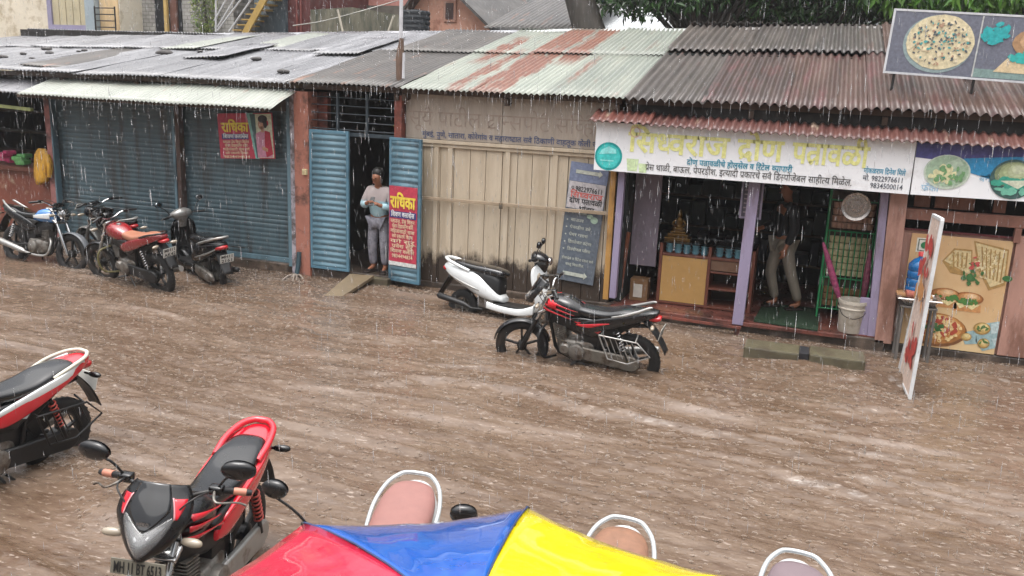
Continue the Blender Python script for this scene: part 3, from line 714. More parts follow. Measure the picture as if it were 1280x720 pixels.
for z0, z1, mt in ((zs[1]+.03, zs[2]-.06, pm('cream_paper_cups', 'c9bf97', .6, var=.2, scale=30)), (zs[2]+.03, zs[3]+.02, pm('peach_paper_cups', 'b18a76', .6, var=.2, scale=30)), (.33, zs[1]-.08, pm('tan_cartons', '8a6b48', .7, var=.25, scale=14))):
    mb = MB(); nr = int((z1-z0)/.085)
    for r_ in range(nr):
        for i in range(8): x = L+.05+(Rr-L-.1)*(i+.5)/8; mb.lathe([(.001, 0), (.033, .0), (.04, .07), (.036, .072), (.03, .06), (.001, .055)], (x, YR+.08, z0+r_*.085), n=10)
    mb.build('cup_rows', mt, rk, smooth=45)
mb = MB(); mb.span((L+.02, YR+.2, .3), (Rr-.02, YR+.38, zs[3]+.1)); mb.build('stacked_goods', pm('dark_goods', '4e4638', .7, var=.5, scale=14), rk)
# steel pan
pc = at(1070, 258, 11.05)
o = MB().lathe([(.001, -.012), (.03, -.013), (.032, -.006), (.07, -.004), (.075, -.014), (.085, -.014), (.09, -.002), (.13, .0), (.135, -.03), (.165, -.045), (.168, -.04), (.14, .006), (.001, .006)], pc, 'y', 36).build('steel_dish', pm('stainless_steel', 'a39c97', .28, metal=.85, var=.15, scale=12), None, smooth=35)
tag(o, 'round stainless steel dish hanging above the green rack', 'dish')
# closed umbrellas
for px0, py0, px1, py1, lab in ((1029, 303, 1052, 376, 'closed pink patterned umbrella leaning left, standing in the white bucket'), (1088, 312, 1078, 378, 'closed maroon patterned umbrella standing at right in the white bucket')):
    a, b_ = at(px1, py1+8, 11.12), at(px0, py0, 11.08); t = thing('closed_umbrella', lab, 'umbrella', a)
    P = lambda s: a+(b_-a)*s
    mb = MB(); mb.tube([P(.1), P(.2), P(.45), P(.75), P(.95), P(1.)], [.012, .03, .042, .034, .02, .012], 12, smooth=4)
    mb.build('folded_cloth', pm('pink_print_cloth' if px0 < 1060 else 'maroon_print_cloth', '8a3a5c' if px0 < 1060 else '5f2a3c', .5, var=.6, scale=28), t, smooth=60)
    MB().tube([P(.95), P(1.1)], .008, 8).build('tip', M_iron, t, smooth=60); MB().tube([P(-.05), P(.12)], .016, 8).build('handle', pm('light_blue_plastic', '4c8ca8', .4), t, smooth=60)
# bucket
bc = atz(1062, 414, .16); t = thing('bucket', 'white plastic bucket with stained sides holding two closed umbrellas', 'bucket', bc)
M_bk = pm('white_bucket_plastic', 'b9b1a4', .45, var=.1, stain='8a7d6c', stain_amt=.35)
MB().lathe([(.001, .0), (.135, 0), (.14, .01), (.165, .36), (.175, .36), (.175, .40), (.16, .40), (.155, .36), (.13, .02), (.001, .02)], bc, n=32).build('tub', M_bk, t, smooth=40)
mb = MB(); mb.lathe([(.166, .29), (.172, .295), (.172, .31), (.166, .315)], bc, n=32); mb.build('rim_band', M_bk, t, smooth=40)
MB().tube([bc+Vector((-.17, 0, .34)), bc+Vector((-.12, -.14, .24)), bc+Vector((0, -.19, .2)), bc+Vector((.12, -.14, .24)), bc+Vector((.17, 0, .34))], .005, 6, smooth=4).build('bail', M_iron, t, smooth=60)
# green mat
a, b_, c, d = atz(942, 402, .163), atz(1022, 414, .163), atz(1022, 384, .163), atz(960, 378, .163)
m_mat, nt, b, co = newmat('green_turf_mat'); f = noise(nt, co, 90, 3); nt.links.new(ramp(nt, f, [(.3, srgb('0d1f11')), (.7, srgb('1f3d22'))]), b.inputs['Base Color']); setp(b, rough=.9); bump(nt, b, f, .8, .02)
o = MB().prism([(a.x, a.y), (b_.x, b_.y), (b_.x+.02, 12.0), (a.x+.05, 12.0)], .163, .178, 'z').build('doormat', m_mat, None); tag(o, 'green turf doormat on the red floor of the plate shop', 'mat')
# dim goods at the back of the shop
rg = random.Random(12)
sh = thing('storage_shelf', 'dim wooden shelves full of stacked goods at the back of the plate shop', 'shelf', (-.6, 13.3, .16))
mb = MB()
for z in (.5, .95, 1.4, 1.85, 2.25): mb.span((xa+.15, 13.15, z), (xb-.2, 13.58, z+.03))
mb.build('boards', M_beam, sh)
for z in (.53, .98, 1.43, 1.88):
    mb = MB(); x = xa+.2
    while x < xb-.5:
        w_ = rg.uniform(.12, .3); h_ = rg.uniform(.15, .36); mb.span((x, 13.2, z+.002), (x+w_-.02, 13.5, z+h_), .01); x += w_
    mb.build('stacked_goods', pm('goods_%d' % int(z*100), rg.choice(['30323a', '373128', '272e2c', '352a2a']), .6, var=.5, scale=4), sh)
# stone steps in front
M_stone = pm('wet_stone_slab', '565140', .35, var=.25, scale=9, stain='4b4438', stain_amt=.5, bmp=.35, bscale=40)
for p0, p1, lab in ((930, 999, 'grey stone step block in front of the green mat'), (1012, 1082, 'grey stone step block in front of the white bucket')):
    a, b_ = atz(p0, 433+(p0-930)*.115, .11), atz(p1, 433+(p1-930)*.115, .11)
    o = MB().span((a.x, a.y-.02, -.3), (b_.x, a.y+.36, .115), .02).build('stone_step', M_stone, None); tag(o, lab, 'step')
a = atz(1005, 442, .10); o = MB().span((a.x-.055, a.y+.0, -.3), (a.x+.055, a.y+.3, .105), .01).build('rubber_block', pm('black_rubber', '222226', .5), None); tag(o, 'small black block wedged between the two stone steps', 'block')
# ================================================================== 4. snack shop
Y4 = 11.02
xs4, xe4 = X(1122, Y4)+.01, 5.0
shop4 = thing('snack_stall', 'pink painted snack stall with a tan food poster on its front', 'stall', (3.2, 12, .09))
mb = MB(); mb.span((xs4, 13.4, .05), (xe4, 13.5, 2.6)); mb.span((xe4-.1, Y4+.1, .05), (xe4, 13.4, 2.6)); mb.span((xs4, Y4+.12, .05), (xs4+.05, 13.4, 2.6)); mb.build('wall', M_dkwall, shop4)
zp1 = at(1200, 293, Y4).z; zA = at(1200, 268, Y4).z; zB = at(1200, 279, Y4).z
xP0, xP1 = X(1130, Y4, 360), X(1255, Y4, 370)
mb = MB(); mb.span((xs4, Y4-.03, zB), (xe4, Y4+.05, zA+.03)); mb.span((xP1-.01, Y4-.03, zp1-.04), (xP1+.06, Y4+.05, zB-.003)); mb.span((xs4, Y4-.02, zp1-.03), (xs4+.05, Y4+.05, zB-.003)); mb.build('frame_rail', pm('brown_pink_wood', '8c6254', .55, var=.2), shop4, bev=.006)
mb = MB()
for p0, p1 in ((1142, 1162), (1168, 1218), (1242, 1258)): mb.span((X(p0, Y4), Y4+.02, zA+.05), (X(p1, Y4), Y4+.05, at(1200, 250, Y4).z+.2))
mb.build('upper_boards', pm('brown_boards', '6a4434', .6, var=.3), shop4)
MB().span((xP1+.03, Y4-.01, .1), (xe4, Y4+.06, zp1+.04)).build('front_panel', M_pinkwood, shop4, bev=.006)
MB().span((xs4, Y4+.04, .1), (xP1+.03, Y4+.07, zp1)).build('front_boards', M_pinkwood, shop4)
MB().span((xs4, Y4+.01, zp1), (xP1, Y4+.05, zp1+.02)).build('sill', pm('dark_red_sill', '5c2529', .5), shop4)
mb = MB(); mb.span((xs4, Y4+.02, -.2), (xe4, Y4+.06, .1)); mb.build('base_boards', pm('muddy_boards', '4c3e34', .6, var=.3), shop4)
# food poster
ps = thing('food_poster', 'large tan poster with pictures of sandwiches, burgers, pizza and wraps', 'poster', (xP0, Y4, .15))
z0p = at(1185, 436, Y4).z; H4 = zp1-.03-z0p; W4 = xP1-xP0
pn = Panel((xP0, Y4-.008, z0p), (1, 0, 0), (0, 0, 1), (0, -1, 0))
mp, nt, b, co = newmat('tan_printed_flex'); f = noise(nt, co, 1.3, 4); nt.links.new(ramp(nt, f, [(.35, srgb('c39a6e')), (.7, srgb('d9bd90'))]), b.inputs['Base Color']); setp(b, rough=.4)
pn.slab(MB(), 0, 0, W4, H4, .012).build('sheet', mp, ps)
def M(c, n=None, r=.45): return pm('print_'+c, c, r, var=.26, scale=24, rvar=.05)
def art(panel, parent, name, col, fn, k=1):
    mb = MB(); fn(mb); return mb.build(name, M(col) if isinstance(col, str) else col, parent)
def blobs(n, cx, cy, rx, ry, s, k, seed):
    def f(mb):
        rg = random.Random(seed)
        for i in range(n):
            t, q = rg.uniform(0, 6.28), rg.random()**.5; pn_ = blobs.pn
            pn_.disc(mb, cx+rx*q*math.cos(t), cy+ry*q*math.sin(t), s*rg.uniform(.6, 1.4), s*rg.uniform(.4, 1.), k+rg.random()*.8, 7, .25, rg.random()*3)
    return f
blobs.pn = pn
def shaded(panel, parent, cx, cy, rx, ry, cols, k, n=26, wob=.015, rot=0.):
    # a printed round food photo: tones step from its rim to its lit middle
    for q, c in enumerate(cols): f_ = 1-.17*q; art(panel, parent, 'picture', c, lambda mb: panel.disc(mb, cx+rx*.05*q, cy+ry*.10*q, rx*f_, ry*f_, k+q*.22, n, wob, rot))
S = H4/1.5
# grilled sandwich
art(pn, ps, 'picture', 'a5834f', lambda mb: (pn.poly(mb, [(.34*W4, .78*H4), (.44*W4, .9*H4), (.62*W4, .9*H4), (.66*W4, .66*H4), (.44*W4, .68*H4)], 1), pn.poly(mb, [(.62*W4, .98*H4), (.97*W4, .93*H4), (.99*W4, .62*H4), (.84*W4, .56*H4), (.7*W4, .74*H4)], 1)))
art(pn, ps, 'picture', 'cdb98c', lambda mb: (pn.poly(mb, [(.36*W4, .785*H4), (.45*W4, .885*H4), (.61*W4, .885*H4), (.64*W4, .68*H4)], 2), pn.poly(mb, [(.64*W4, .965*H4), (.955*W4, .915*H4), (.97*W4, .64*H4), (.85*W4, .59*H4), (.72*W4, .76*H4)], 2)))
def gr(mb):
    for i in range(6): pn.poly(mb, [(.70*W4+i*.045*W4, .935*H4-i*.007*H4), (.712*W4+i*.045*W4, .935*H4-i*.007*H4), (.77*W4+i*.035*W4, .68*H4-i*.008*H4), (.755*W4+i*.035*W4, .68*H4-i*.008*H4)], 3)
    for i in range(4): pn.poly(mb, [(.43*W4+i*.045*W4, .87*H4), (.445*W4+i*.045*W4, .87*H4), (.47*W4+i*.04*W4, .74*H4), (.455*W4+i*.04*W4, .74*H4)], 3)
art(pn, ps, 'picture', '9b7b48', gr); art(pn, ps, 'picture', 'ddcda4', blobs(50, .8*W4, .78*H4, .13*W4, .12*H4, .018*W4, 2.4, 71)); art(pn, ps, 'picture', 'b39a66', blobs(60, .78*W4, .78*H4, .14*W4, .13*H4, .012*W4, 2.5, 72)); art(pn, ps, 'picture', 'b39a66', blobs(40, .50*W4, .79*H4, .1*W4, .08*H4, .012*W4, 2.5, 73))
art(pn, ps, 'picture', '3f6b3c', lambda mb: (blobs(16, .66*W4, .70*H4, .10*W4, .10*H4, .03*W4, 3, 3)(mb), pn.disc(mb, 1.03*W4-.03*W4, .68*H4, .05*W4, .025*H4, 3)))
art(pn, ps, 'picture', 'b5504a', lambda mb: blobs(6, .66*W4, .78*H4, .04*W4, .06*H4, .02*W4, 4, 5)(mb))
# two burgers
for cx, cy in ((.42, .49), (.66, .475)):
    art(pn, ps, 'picture', 'c08a57', lambda mb: (pn.poly(mb, [((cx-.14)*W4, (cy-.12)*H4), ((cx+.14)*W4, (cy-.12)*H4), ((cx+.13)*W4, (cy-.05)*H4), ((cx-.13)*W4, (cy-.05)*H4)], 1),)); shaded(pn, ps, cx*W4, cy*H4, .15*W4, .055*H4, ('8f5a30', 'a97040', 'bf8a58', 'cfa273', 'dab78e'), 2)
    art(pn, ps, 'picture', '4c7a3c', lambda mb: blobs(14, cx*W4, (cy-.03)*H4, .14*W4, .018*H4, .025*W4, 3, int(cx*99))(mb))
    art(pn, ps, 'picture', 'e0cf9a', lambda mb: pn.poly(mb, [((cx-.12)*W4, (cy-.05)*H4), ((cx+.12)*W4, (cy-.05)*H4), ((cx+.05)*W4, (cy-.1)*H4), ((cx-.02)*W4, (cy-.07)*H4), ((cx-.07)*W4, (cy-.1)*H4)], 2))
# pizza
art(pn, ps, 'picture', '7b5130', lambda mb: pn.disc(mb, .40*W4, .16*H4, .30*W4, .15*H4, 1)); shaded(pn, ps, .40*W4, .175*H4, .28*W4, .138*H4, ('a8713c', 'c48d52', 'd6a871', 'dbb683'), 1.6, 36); art(pn, ps, 'picture', 'e3c78f', blobs(60, .40*W4, .18*H4, .24*W4, .11*H4, .022*W4, 2.5, 77)); art(pn, ps, 'picture', 'b8763f', blobs(50, .40*W4, .18*H4, .25*W4, .115*H4, .014*W4, 2.6, 78))
art(pn, ps, 'picture', 'a84a38', lambda mb: blobs(22, .40*W4, .175*H4, .24*W4, .11*H4, .03*W4, 3, 8)(mb)); art(pn, ps, 'picture', '3f6b3c', lambda mb: blobs(9, .38*W4, .18*H4, .12*W4, .06*H4, .03*W4, 4, 9)(mb))
# wraps
art(pn, ps, 'picture', '93aeb0', lambda mb: (pn.poly(mb, [(.78*W4, .25*H4), (1.0*W4, .30*H4), (1.0*W4, .06*H4), (.88*W4, .02*H4), (.8*W4, .1*H4)], 1), pn.poly(mb, [(.64*W4, .16*H4), (.78*W4, .2*H4), (.82*W4, .08*H4), (.70*W4, .06*H4)], 1)))
[shaded(pn, ps, a_*W4, b_*H4, c_*W4, d_*H4, ('9a7c48', 'b8985c', 'cdb072', 'd9c48e'), 2) for a_, b_, c_, d_ in ((.84, .22, .085, .055), (.70, .13, .055, .035), (.88, .09, .06, .045))]; art(pn, ps, 'picture', 'b3c4c4', lambda mb: (pn.poly(mb, [(.92*W4, .27*H4), (1.0*W4, .29*H4), (1.0*W4, .2*H4), (.94*W4, .18*H4)], 1.5), pn.poly(mb, [(.95*W4, .14*H4), (1.0*W4, .15*H4), (1.0*W4, .07*H4)], 1.5)))
art(pn, ps, 'picture', '55753f', lambda mb: (blobs(8, .84*W4, .22*H4, .05*W4, .03*H4, .018*W4, 3, 11)(mb), blobs(6, .88*W4, .09*H4, .04*W4, .03*H4, .018*W4, 3, 12)(mb)))
art(pn, ps, 'emblem', 'd8d5c8', lambda mb: pn.rect(mb, .06*W4, .84*H4, .23*W4, .965*H4, 1)); art(pn, ps, 'emblem', '4a5a4a', lambda mb: [pn.rect(mb, *r, 2) for r in ((.075*W4, .85*H4, .215*W4, .857*H4), (.075*W4, .948*H4, .215*W4, .955*H4), (.075*W4, .857*H4, .085*W4, .948*H4), (.205*W4, .857*H4, .215*W4, .948*H4))]); art(pn, ps, 'emblem', '2f7a4c', lambda mb: pn.disc(mb, .145*W4, .9025*H4, .042*W4, .03*H4, 3))
# food table with tray and water bottle
YT = 10.62
tb = thing('food_table', 'narrow metal leg table with a steel tray in front of the food poster', 'table', (X(1140, YT, 440), YT, 0))
a, b_ = at(1126, 378, YT), at(1172, 384, YT); zt4 = a.z-.05
M_gm = pm('grey_painted_metal', '6f6b67', .45, var=.15, metal=.3)
for x in (a.x+.03, b_.x-.02):
    for y in (YT, YT+.32): MB().tube([(x, y, -.25), (x, y, zt4)], .018, 8).build('leg', M_gm, tb, smooth=60)
mb = MB(); mb.span((a.x, YT-.03, zt4), (b_.x, YT+.36, zt4+.02)); mb.span((a.x, YT+.1, zt4-.3), (a.x+.02, YT+.3, zt4-.02)); mb.build('table_top', M_gm, tb, bev=.004)
tr = MB(); w_, d_ = b_.x-a.x+.03, .34; x0_ = a.x-.015
for sx in (0,): tr.lathe([(.0001, 0)], n=4)
tr = MB()
def ringrect(z, e): return [Vector((x0_-e, YT-.03-e, z)), Vector((x0_+w_+e, YT-.03-e, z)), Vector((x0_+w_+e, YT-.03+d_+e, z)), Vector((x0_-e, YT-.03+d_+e, z))]
tr.rings([ringrect(zt4+.022, -.05), ringrect(zt4+.11, -.01), ringrect(zt4+.112, .025), ringrect(zt4+.1, .03), ringrect(zt4+.116, .02), ringrect(zt4+.114, -.02), ringrect(zt4+.06, -.045)], True)
o = tr.build('steel_tray', pm('stainless_steel', 'a39c97', .28, metal=.85), None, bev=.004); tag(o, 'shallow stainless steel food tray on the narrow table', 'tray')
mb = MB(); mb.box((x0_+w_/2-.02, YT+.14, zt4+.14), (w_*.6, .2, .07), None, .03); o = mb.build('food_box', pm('red_print_carton', '9c5a4a', .5, var=.3, scale=20), None, smooth=40); tag(o, 'flat reddish snack box lying in the steel tray', 'box')
bt_ = at(1146, 366, YT+.25); t = thing('water_bottle', 'large blue water bottle with red cap behind the leaning sign', 'bottle', bt_)
MB().span((bt_.x-.22, YT+.1, bt_.z-.03), (bt_.x+.16, YT+.4, bt_.z-.004)).build('shelf_board', pm('tan_plywood', '9c7550', .6), tb)
mbb, nt, b, co = newmat('blue_bottle_plastic'); b.inputs['Base Color'].default_value = (*srgb('1f6fae'), 1); setp(b, rough=.15, trans=.35, coat=.3)
R_ = .135; MB().lathe([(.001, 0), (R_*.9, 0), (R_, .03), (R_, .07), (R_*.93, .085), (R_, .1), (R_, .16), (R_*.93, .175), (R_, .19), (R_, .25), (R_*.93, .265), (R_, .28), (R_*.97, .34), (R_*.6, .4), (.04, .42), (.035, .45), (.001, .45)], bt_, n=30).build('body', mbb, t, smooth=50)
MB().lathe([(.001, .485), (.042, .485), (.045, .48), (.045, .44), (.03, .44)], bt_, n=20).build('cap', pm('red_cap', 'c94a4a', .4), t, smooth=40)
# ================================================================== signs
def board(name, label, BL, BR, TL, mat, th=.04, ny=(0, -1, 0), frame=None):
    u = BR-BL; v = TL-BL; t = thing(name, label, 'sign', BL)
    p = Panel(BL, u, (v-u.normalized()*v.dot(u.normalized())), Vector(ny)); p.n = p.u.cross(p.v).normalized()
    if p.n.y > 0: p.n = -p.n
    p.W, p.H = u.length, v.length; p.slab(MB(), 0, 0, p.W, p.H, th).build('board', mat, t)
    if frame:
        mb = MB(); e = .012
        for r in ((-e, -e, p.W+e, e), (-e, p.H-e, p.W+e, p.H+e), (-e, e, e, p.H-e), (p.W-e, e, p.W+e, p.H-e)): p.slab(mb, *r, th+.006, .004)
        mb.build('frame', frame, t)
    return t, p
YS = 10.70
M_wflex = pm('white_flex', 'edeef0', .4, var=.02, stain='b3b0ae', stain_amt=.08, stain_scale=1.2)
t, p = board('shop_sign', 'long white shop sign with pale yellow Marathi title and a teal circle at left', at(742, 212, YS), at(1136, 243, YS), at(744, 152, YS), M_wflex)
p.text(mb := MB(), 'सिध्वराज', .115*p.W, .265, .36, .33*p.W, .024); p.text(mb, 'द्रोण', .475*p.W, .265, .36, .14*p.W, .024); p.text(mb, 'पत्रावळी', .645*p.W, .265, .36, .225*p.W, .024)
mb.build('lettering', M('efec9a'), t)
mb = MB(); p.ring(mb, .135*p.W, .50, .055, .066, 3); o = mb.build('lettering', M('d8b49a'), t)
o.data.vertices  # accent arc over the first sign
mb = p.text(MB(), 'द्रोण पत्रावळीचे होलसेल व रिटेल व्यापारी', .315*p.W, .150, .098, .335*p.W, .014); mb.build('lettering', M('1f8ea8'), t)
mb = p.text(MB(), 'प्रेस थाळी, बाऊल, पेपरडीश, इत्यादी प्रकारचे सर्व डिस्पोजेबल साहीत्य मिळेल.', .178*p.W, .045, .115, .655*p.W, .006); mb.build('lettering', M('4c4a4a'), t)
mb = p.text(MB(), 'मोकळराम दिनेश मिले', .862*p.W, .205, .085, .12*p.W, .012); mb.build('lettering', M('2a8fae'), t)
mb = p.text(MB(), 'मो. 9822976611', .862*p.W, .122, .085, .118*p.W, .01); p.text(mb, '9834500014', .886*p.W, .042, .085, .094*p.W, .01); mb.build('lettering', M('4f5560'), t)
mb = p.disc(MB(), .049*p.W, .18, .175, .175, 1); mb.build('emblem', M('1c9a98'), t); mb = p.disc(MB(), .049*p.W, .18, .148, .148, 2); mb.build('emblem', M('43c3bf'), t)
mb = p.poly(MB(), [(.049*p.W-.12, .2), (.049*p.W-.09, .26), (.049*p.W, .305), (.049*p.W+.09, .27), (.049*p.W+.1, .22), (.049*p.W, .215)], 3); p.rect(mb, .049*p.W-.1, .12, .049*p.W+.07, .135, 3); mb.build('emblem', M('8fdedb'), t)
mb = p.poly(MB(), [(.118*p.W, .02), (.15*p.W, .02), (.154*p.W, .17), (.112*p.W, .17)], 1); p.poly(mb, [(.158*p.W, .01), (.182*p.W, .01), (.185*p.W, .12), (.154*p.W, .12)], 1); mb.build('emblem', M('c9dcae'), t)
# snack sign
t, p = board('shop_sign', 'white and blue snack sign with a wrap plate and a burger plate', at(1138, 243, YS-.01), at(1138, 243, YS-.01)+(at(1280, 252, YS-.01)-at(1138, 243, YS-.01))*1.75, at(1143, 178, YS-.01), M_wflex)
mb = p.poly(MB(), [(0, p.H), (0, .72*p.H), (.22*p.W, .66*p.H), (.55*p.W, .74*p.H), (p.W, .78*p.H), (p.W, p.H)], 1); mb.build('picture', M('4a4a80'), t)
mb = p.poly(MB(), [(.12*p.W, .70*p.H), (.26*p.W, .50*p.H), (.5*p.W, .28*p.H), (.62*p.W, .5*p.H), (p.W, .6*p.H), (p.W, .82*p.H), (.5*p.W, .82*p.H)], 2); mb.build('picture', M('2f86b4'), t)
blobs.pn = p
mb = p.disc(MB(), .17*p.W, .47*p.H, .235, .19, 3); mb.build('picture', M('bcc8b8'), t); mb = p.disc(MB(), .17*p.W, .485*p.H, .215, .17, 4); mb.build('picture', M('9db59b'), t)
mb = blobs(26, .145*p.W, .42*p.H, .13, .09, .035, 5, 21); art(p, t, 'picture', 'd8d3a6', mb); art(p, t, 'picture', '6f9a6a', blobs(22, .18*p.W, .42*p.H, .15, .1, .026, 6.5, 22)); art(p, t, 'picture', 'b2c4ae', lambda m_: p.poly(m_, [(.13*p.W, .58*p.H), (.22*p.W, .75*p.H), (.25*p.W, .62*p.H), (.17*p.W, .47*p.H)], 5))
cx, cy = .50*p.W, .40*p.H
mb = p.disc(MB(), cx, cy, .225, .215, 3); mb.build('picture', M('3c5a58'), t); shaded(p, t, cx, cy+.05, .185, .14, ('7d8a68', '98a47c', 'a9b48a', 'b9c29c', 'c6cdae'), 4)
art(p, t, 'picture', '3c9a84', blobs(34, cx, cy-.035, .18, .035, .04, 5, 23)); art(p, t, 'picture', 'c7cbb5', lambda m_: p.poly(m_, [(cx-.12, cy-.02), (cx+.18, cy), (cx+.06, cy-.1)], 6.5)); art(p, t, 'picture', '6fb39c', blobs(16, cx, cy-.12, .14, .03, .035, 5, 24))
mb = p.text(MB(), 'फ्रँकी', .05*p.W, .09*p.H, .1, None, .01); p.text(mb, 'बर्गर', .335*p.W, .33*p.H, .1, None, .01); mb.build('lettering', M('9fc2d8'), t)
# pizza billboard up on the roof
YB = 11.75
t, p = board('billboard', 'grey roof billboard with a faded pizza picture beside a burger picture', at(1105, 90, YB), at(1105, 90, YB)+(at(1280, 103, YB)-at(1105, 90, YB))*1.55, at(1122, 12, YB), M('6c6f7c'), .03, frame=pm('white_aluminium', 'c6c8cb', .4))
BBP = p
S_ = p.W
mb = p.disc(MB(), .235*p.W-.02, .5*p.H, .43*p.H*1.22, .455*p.H, 1, 48); mb.build('picture', M('8ea0a0'), t)
mb = p.disc(MB(), .235*p.W, .53*p.H, .415*p.H*1.22, .43*p.H, 2, 48, .012); mb.build('picture', M('d3c7a4'), t)
blobs.pn = p; cx, cy = .235*p.W, .53*p.H
art(p, t, 'picture', 'e0d2b0', blobs(60, cx, cy, .46*p.H, .36*p.H, .05*p.H, 3, 31)); art(p, t, 'picture', '5d6467', blobs(70, cx, cy, .44*p.H, .35*p.H, .022*p.H, 4.2, 32)); art(p, t, 'picture', '4f9d9b', blobs(36, cx, cy, .42*p.H, .33*p.H, .022*p.H, 5.4, 33)); art(p, t, 'picture', 'b08f78', blobs(30, cx, cy, .44*p.H, .35*p.H, .02*p.H, 6.6, 34))
dv = .405*p.W
mb = p.rect(MB(), dv, .02, dv+.016, p.H-.02, 2); mb.build('divider', M('b9bbb9'), t)
mb = p.poly(MB(), [(dv+.016, .02), (p.W-.02, .02), (p.W-.02, .16*p.H), (dv+.016, .16*p.H)], 1); mb.build('picture', M('7e9692'), t)
art(p, t, 'picture', '2fa3a6', blobs(22, dv+.18, .72*p.H, .13, .14, .05, 3, 35))
bx_ = dv+.72
shaded(p, t, bx_, .60*p.H, .36, .26*p.H, ('a98562', 'c09c78', 'd0ae8c', 'd9bd9d', 'e2cdb2'), 2, 40); art(p, t, 'picture', 'ecdfc8', blobs(26, bx_, .68*p.H, .26, .14*p.H, .014, 3.2, 81))
mb = p.poly(MB(), [(bx_-.5, .13*p.H), (bx_+.45, .12*p.H), (bx_+.42, .36*p.H), (bx_-.36, .38*p.H)], 2); mb.build('picture', M('d2bd98'), t)
art(p, t, 'picture', '33a8a2', blobs(30, bx_, .36*p.H, .34, .045, .05, 3, 36)); art(p, t, 'picture', '806a58', blobs(8, bx_+.1, .5*p.H, .2, .03, .04, 4, 37))
mb = MB(); z = zridge(2)
for a in (.12, 1.0, 1.9, 2.7):
    q = p.P(a, .1, -12); mb.tube([q, q+Vector((0, .75, -.06))], .018, 6); q2 = p.P(a, p.H*.9, -12); mb.tube([q2, (q2.x, q2.y+.9, q2.z-.55)], .016, 6); mb.tube([p.P(a, 0, -12), p.P(a, -.22, -12)], .018, 6)
mb.build('support_strut', M_iron, t, smooth=60)
# banner on the cream planks
t, p = board('banner', 'narrow grey and white banner with Marathi writing and white arrows on the cream planks', at(695, 348, Y2-.036), at(741, 357, Y2-.036), at(703, 200, Y2-.036), M('5e6670'), .004)
W_, H_ = p.W, p.H
mb = p.rect(MB(), 0, .845*H_, W_, H_, 1); mb.build('printed_field', M('76809a'), t); mb = p.rect(MB(), .02*W_, .62*H_, .98*W_, .842*H_, 1); mb.build('printed_field', M('b5b0b2'), t)
def arrow(mb, a0, a1, b, h): p.poly(mb, [(a0, b-h*.5), (a1-h, b-h*.5), (a1-h, b-h), (a1, b), (a1-h, b+h), (a1-h, b+h*.5), (a0, b+h*.5)], 3)
mb = MB(); arrow(mb, .16*W_, .86*W_, .925*H_, .048); arrow(mb, .16*W_, .82*W_, .065*H_, .05)
for i, (wd_, tx) in enumerate(((.4, 'द्रोण पत्रावळी'), (.34, 'बाऊल'), (.55, 'पेपरडीश डबे'), (.5, 'पेपर ग्लास'), (.62, 'डिस्पोजल कंटेनर'), (.62, 'डिस्पोजल प्लेट्स'))):
    b_ = (.575-.062*i)*H_; p.disc(mb, .1*W_, b_+.012, .011, .011, 2, 8); p.text(mb, tx, .19*W_, b_, .058, wd_*W_, .012)
p.text(mb, 'होलसेल व रिटेल दरात सर्व', .08*W_, .185*H_, .05, .84*W_, .01); p.text(mb, 'वस्तू मिळतील.', .2*W_, .135*H_, .05, .5*W_, .01); mb.build('lettering', M('b7bbb0'), t)
mb = p.text(MB(), '9822976611', .20*W_, .765*H_, .095, .72*W_, .014); p.text(mb, 'द्रोण पत्रावळी', .08*W_, .665*H_, .10, .86*W_, .02); p.text(mb, 'भांडार', .36*W_, .603*H_, .10, .4*W_, .02, 3); p.ring(mb, .13*W_, .79*H_, .012, .02, 2, 10); mb.build('lettering', M('3a3839'), t)
mb = p.text(MB(), 'सिध्वराज', .09*W_, .712*H_, .115, .84*W_, .02); mb.build('lettering', M('c4655f'), t)
mb = p.disc(MB(), .80*W_, .545*H_, .05, .045, 2); p.disc(mb, .68*W_, .57*H_, .045, .03, 2); mb.build('picture', M('9db3a0'), t)
# the two red signs
def red_sign(t, p, rw):
    W_, H_ = p.W*rw, p.H
    return W_, H_
t, p = board('shop_sign', 'red Marathi sign with a woman in a pink and red sari on the roller shutter', at(276, 198, YF-.12), at(344, 198.5, YF-.12), at(272, 142, YF-.12), M('b23a4e'), .01)
W_, H_ = p.W, p.H
mb = p.poly(MB(), [(.54*W_, 1.*H_), (.66*W_, 1.*H_), (.72*W_, .0), (.65*W_, .0)], 1); mb.build('printed_field', M('7fb0a8'), t)
mb = p.poly(MB(), [(.60*W_, .98*H_), (.71*W_, .98*H_), (.71*W_, .02*H_), (.68*W_, .02*H_)], 2); mb.build('printed_field', M('3f5a5a'), t)
mb = p.rect(MB(), .7*W_, .02*H_, .99*W_, .98*H_, 3); mb.build('printed_field', M('c3c6ab'), t)
mb = p.rect(MB(), .06*W_, .43*H_, .55*W_, .55*H_, 2); mb.build('printed_field', M('3d3a74'), t)
mb = p.poly(MB(), [(.69*W_, .55*H_), (.8*W_, .62*H_), (.92*W_, .6*H_), (.96*W_, .3*H_), (.97*W_, .03*H_), (.7*W_, .03*H_)], 4); mb.build('picture', M('b97f94'), t)
mb = p.poly(MB(), [(.86*W_, .62*H_), (.95*W_, .58*H_), (.98*W_, .1*H_), (.86*W_, .03*H_), (.84*W_, .3*H_)], 5); p.disc(mb, .905*W_, .78*H_, .03*W_, .06*H_, 5); mb.build('picture', M('a32c3e'), t)
mb = p.disc(MB(), .80*W_, .75*H_, .055*W_, .11*H_, 5, 16); p.rect(mb, .79*W_, .58*H_, .85*W_, .7*H_, 5); p.poly(mb, [(.80*W_, .28*H_), (.9*W_, .22*H_), (.89*W_, .15*H_), (.79*W_, .2*H_)], 6); mb.build('picture', M('b5876c'), t)
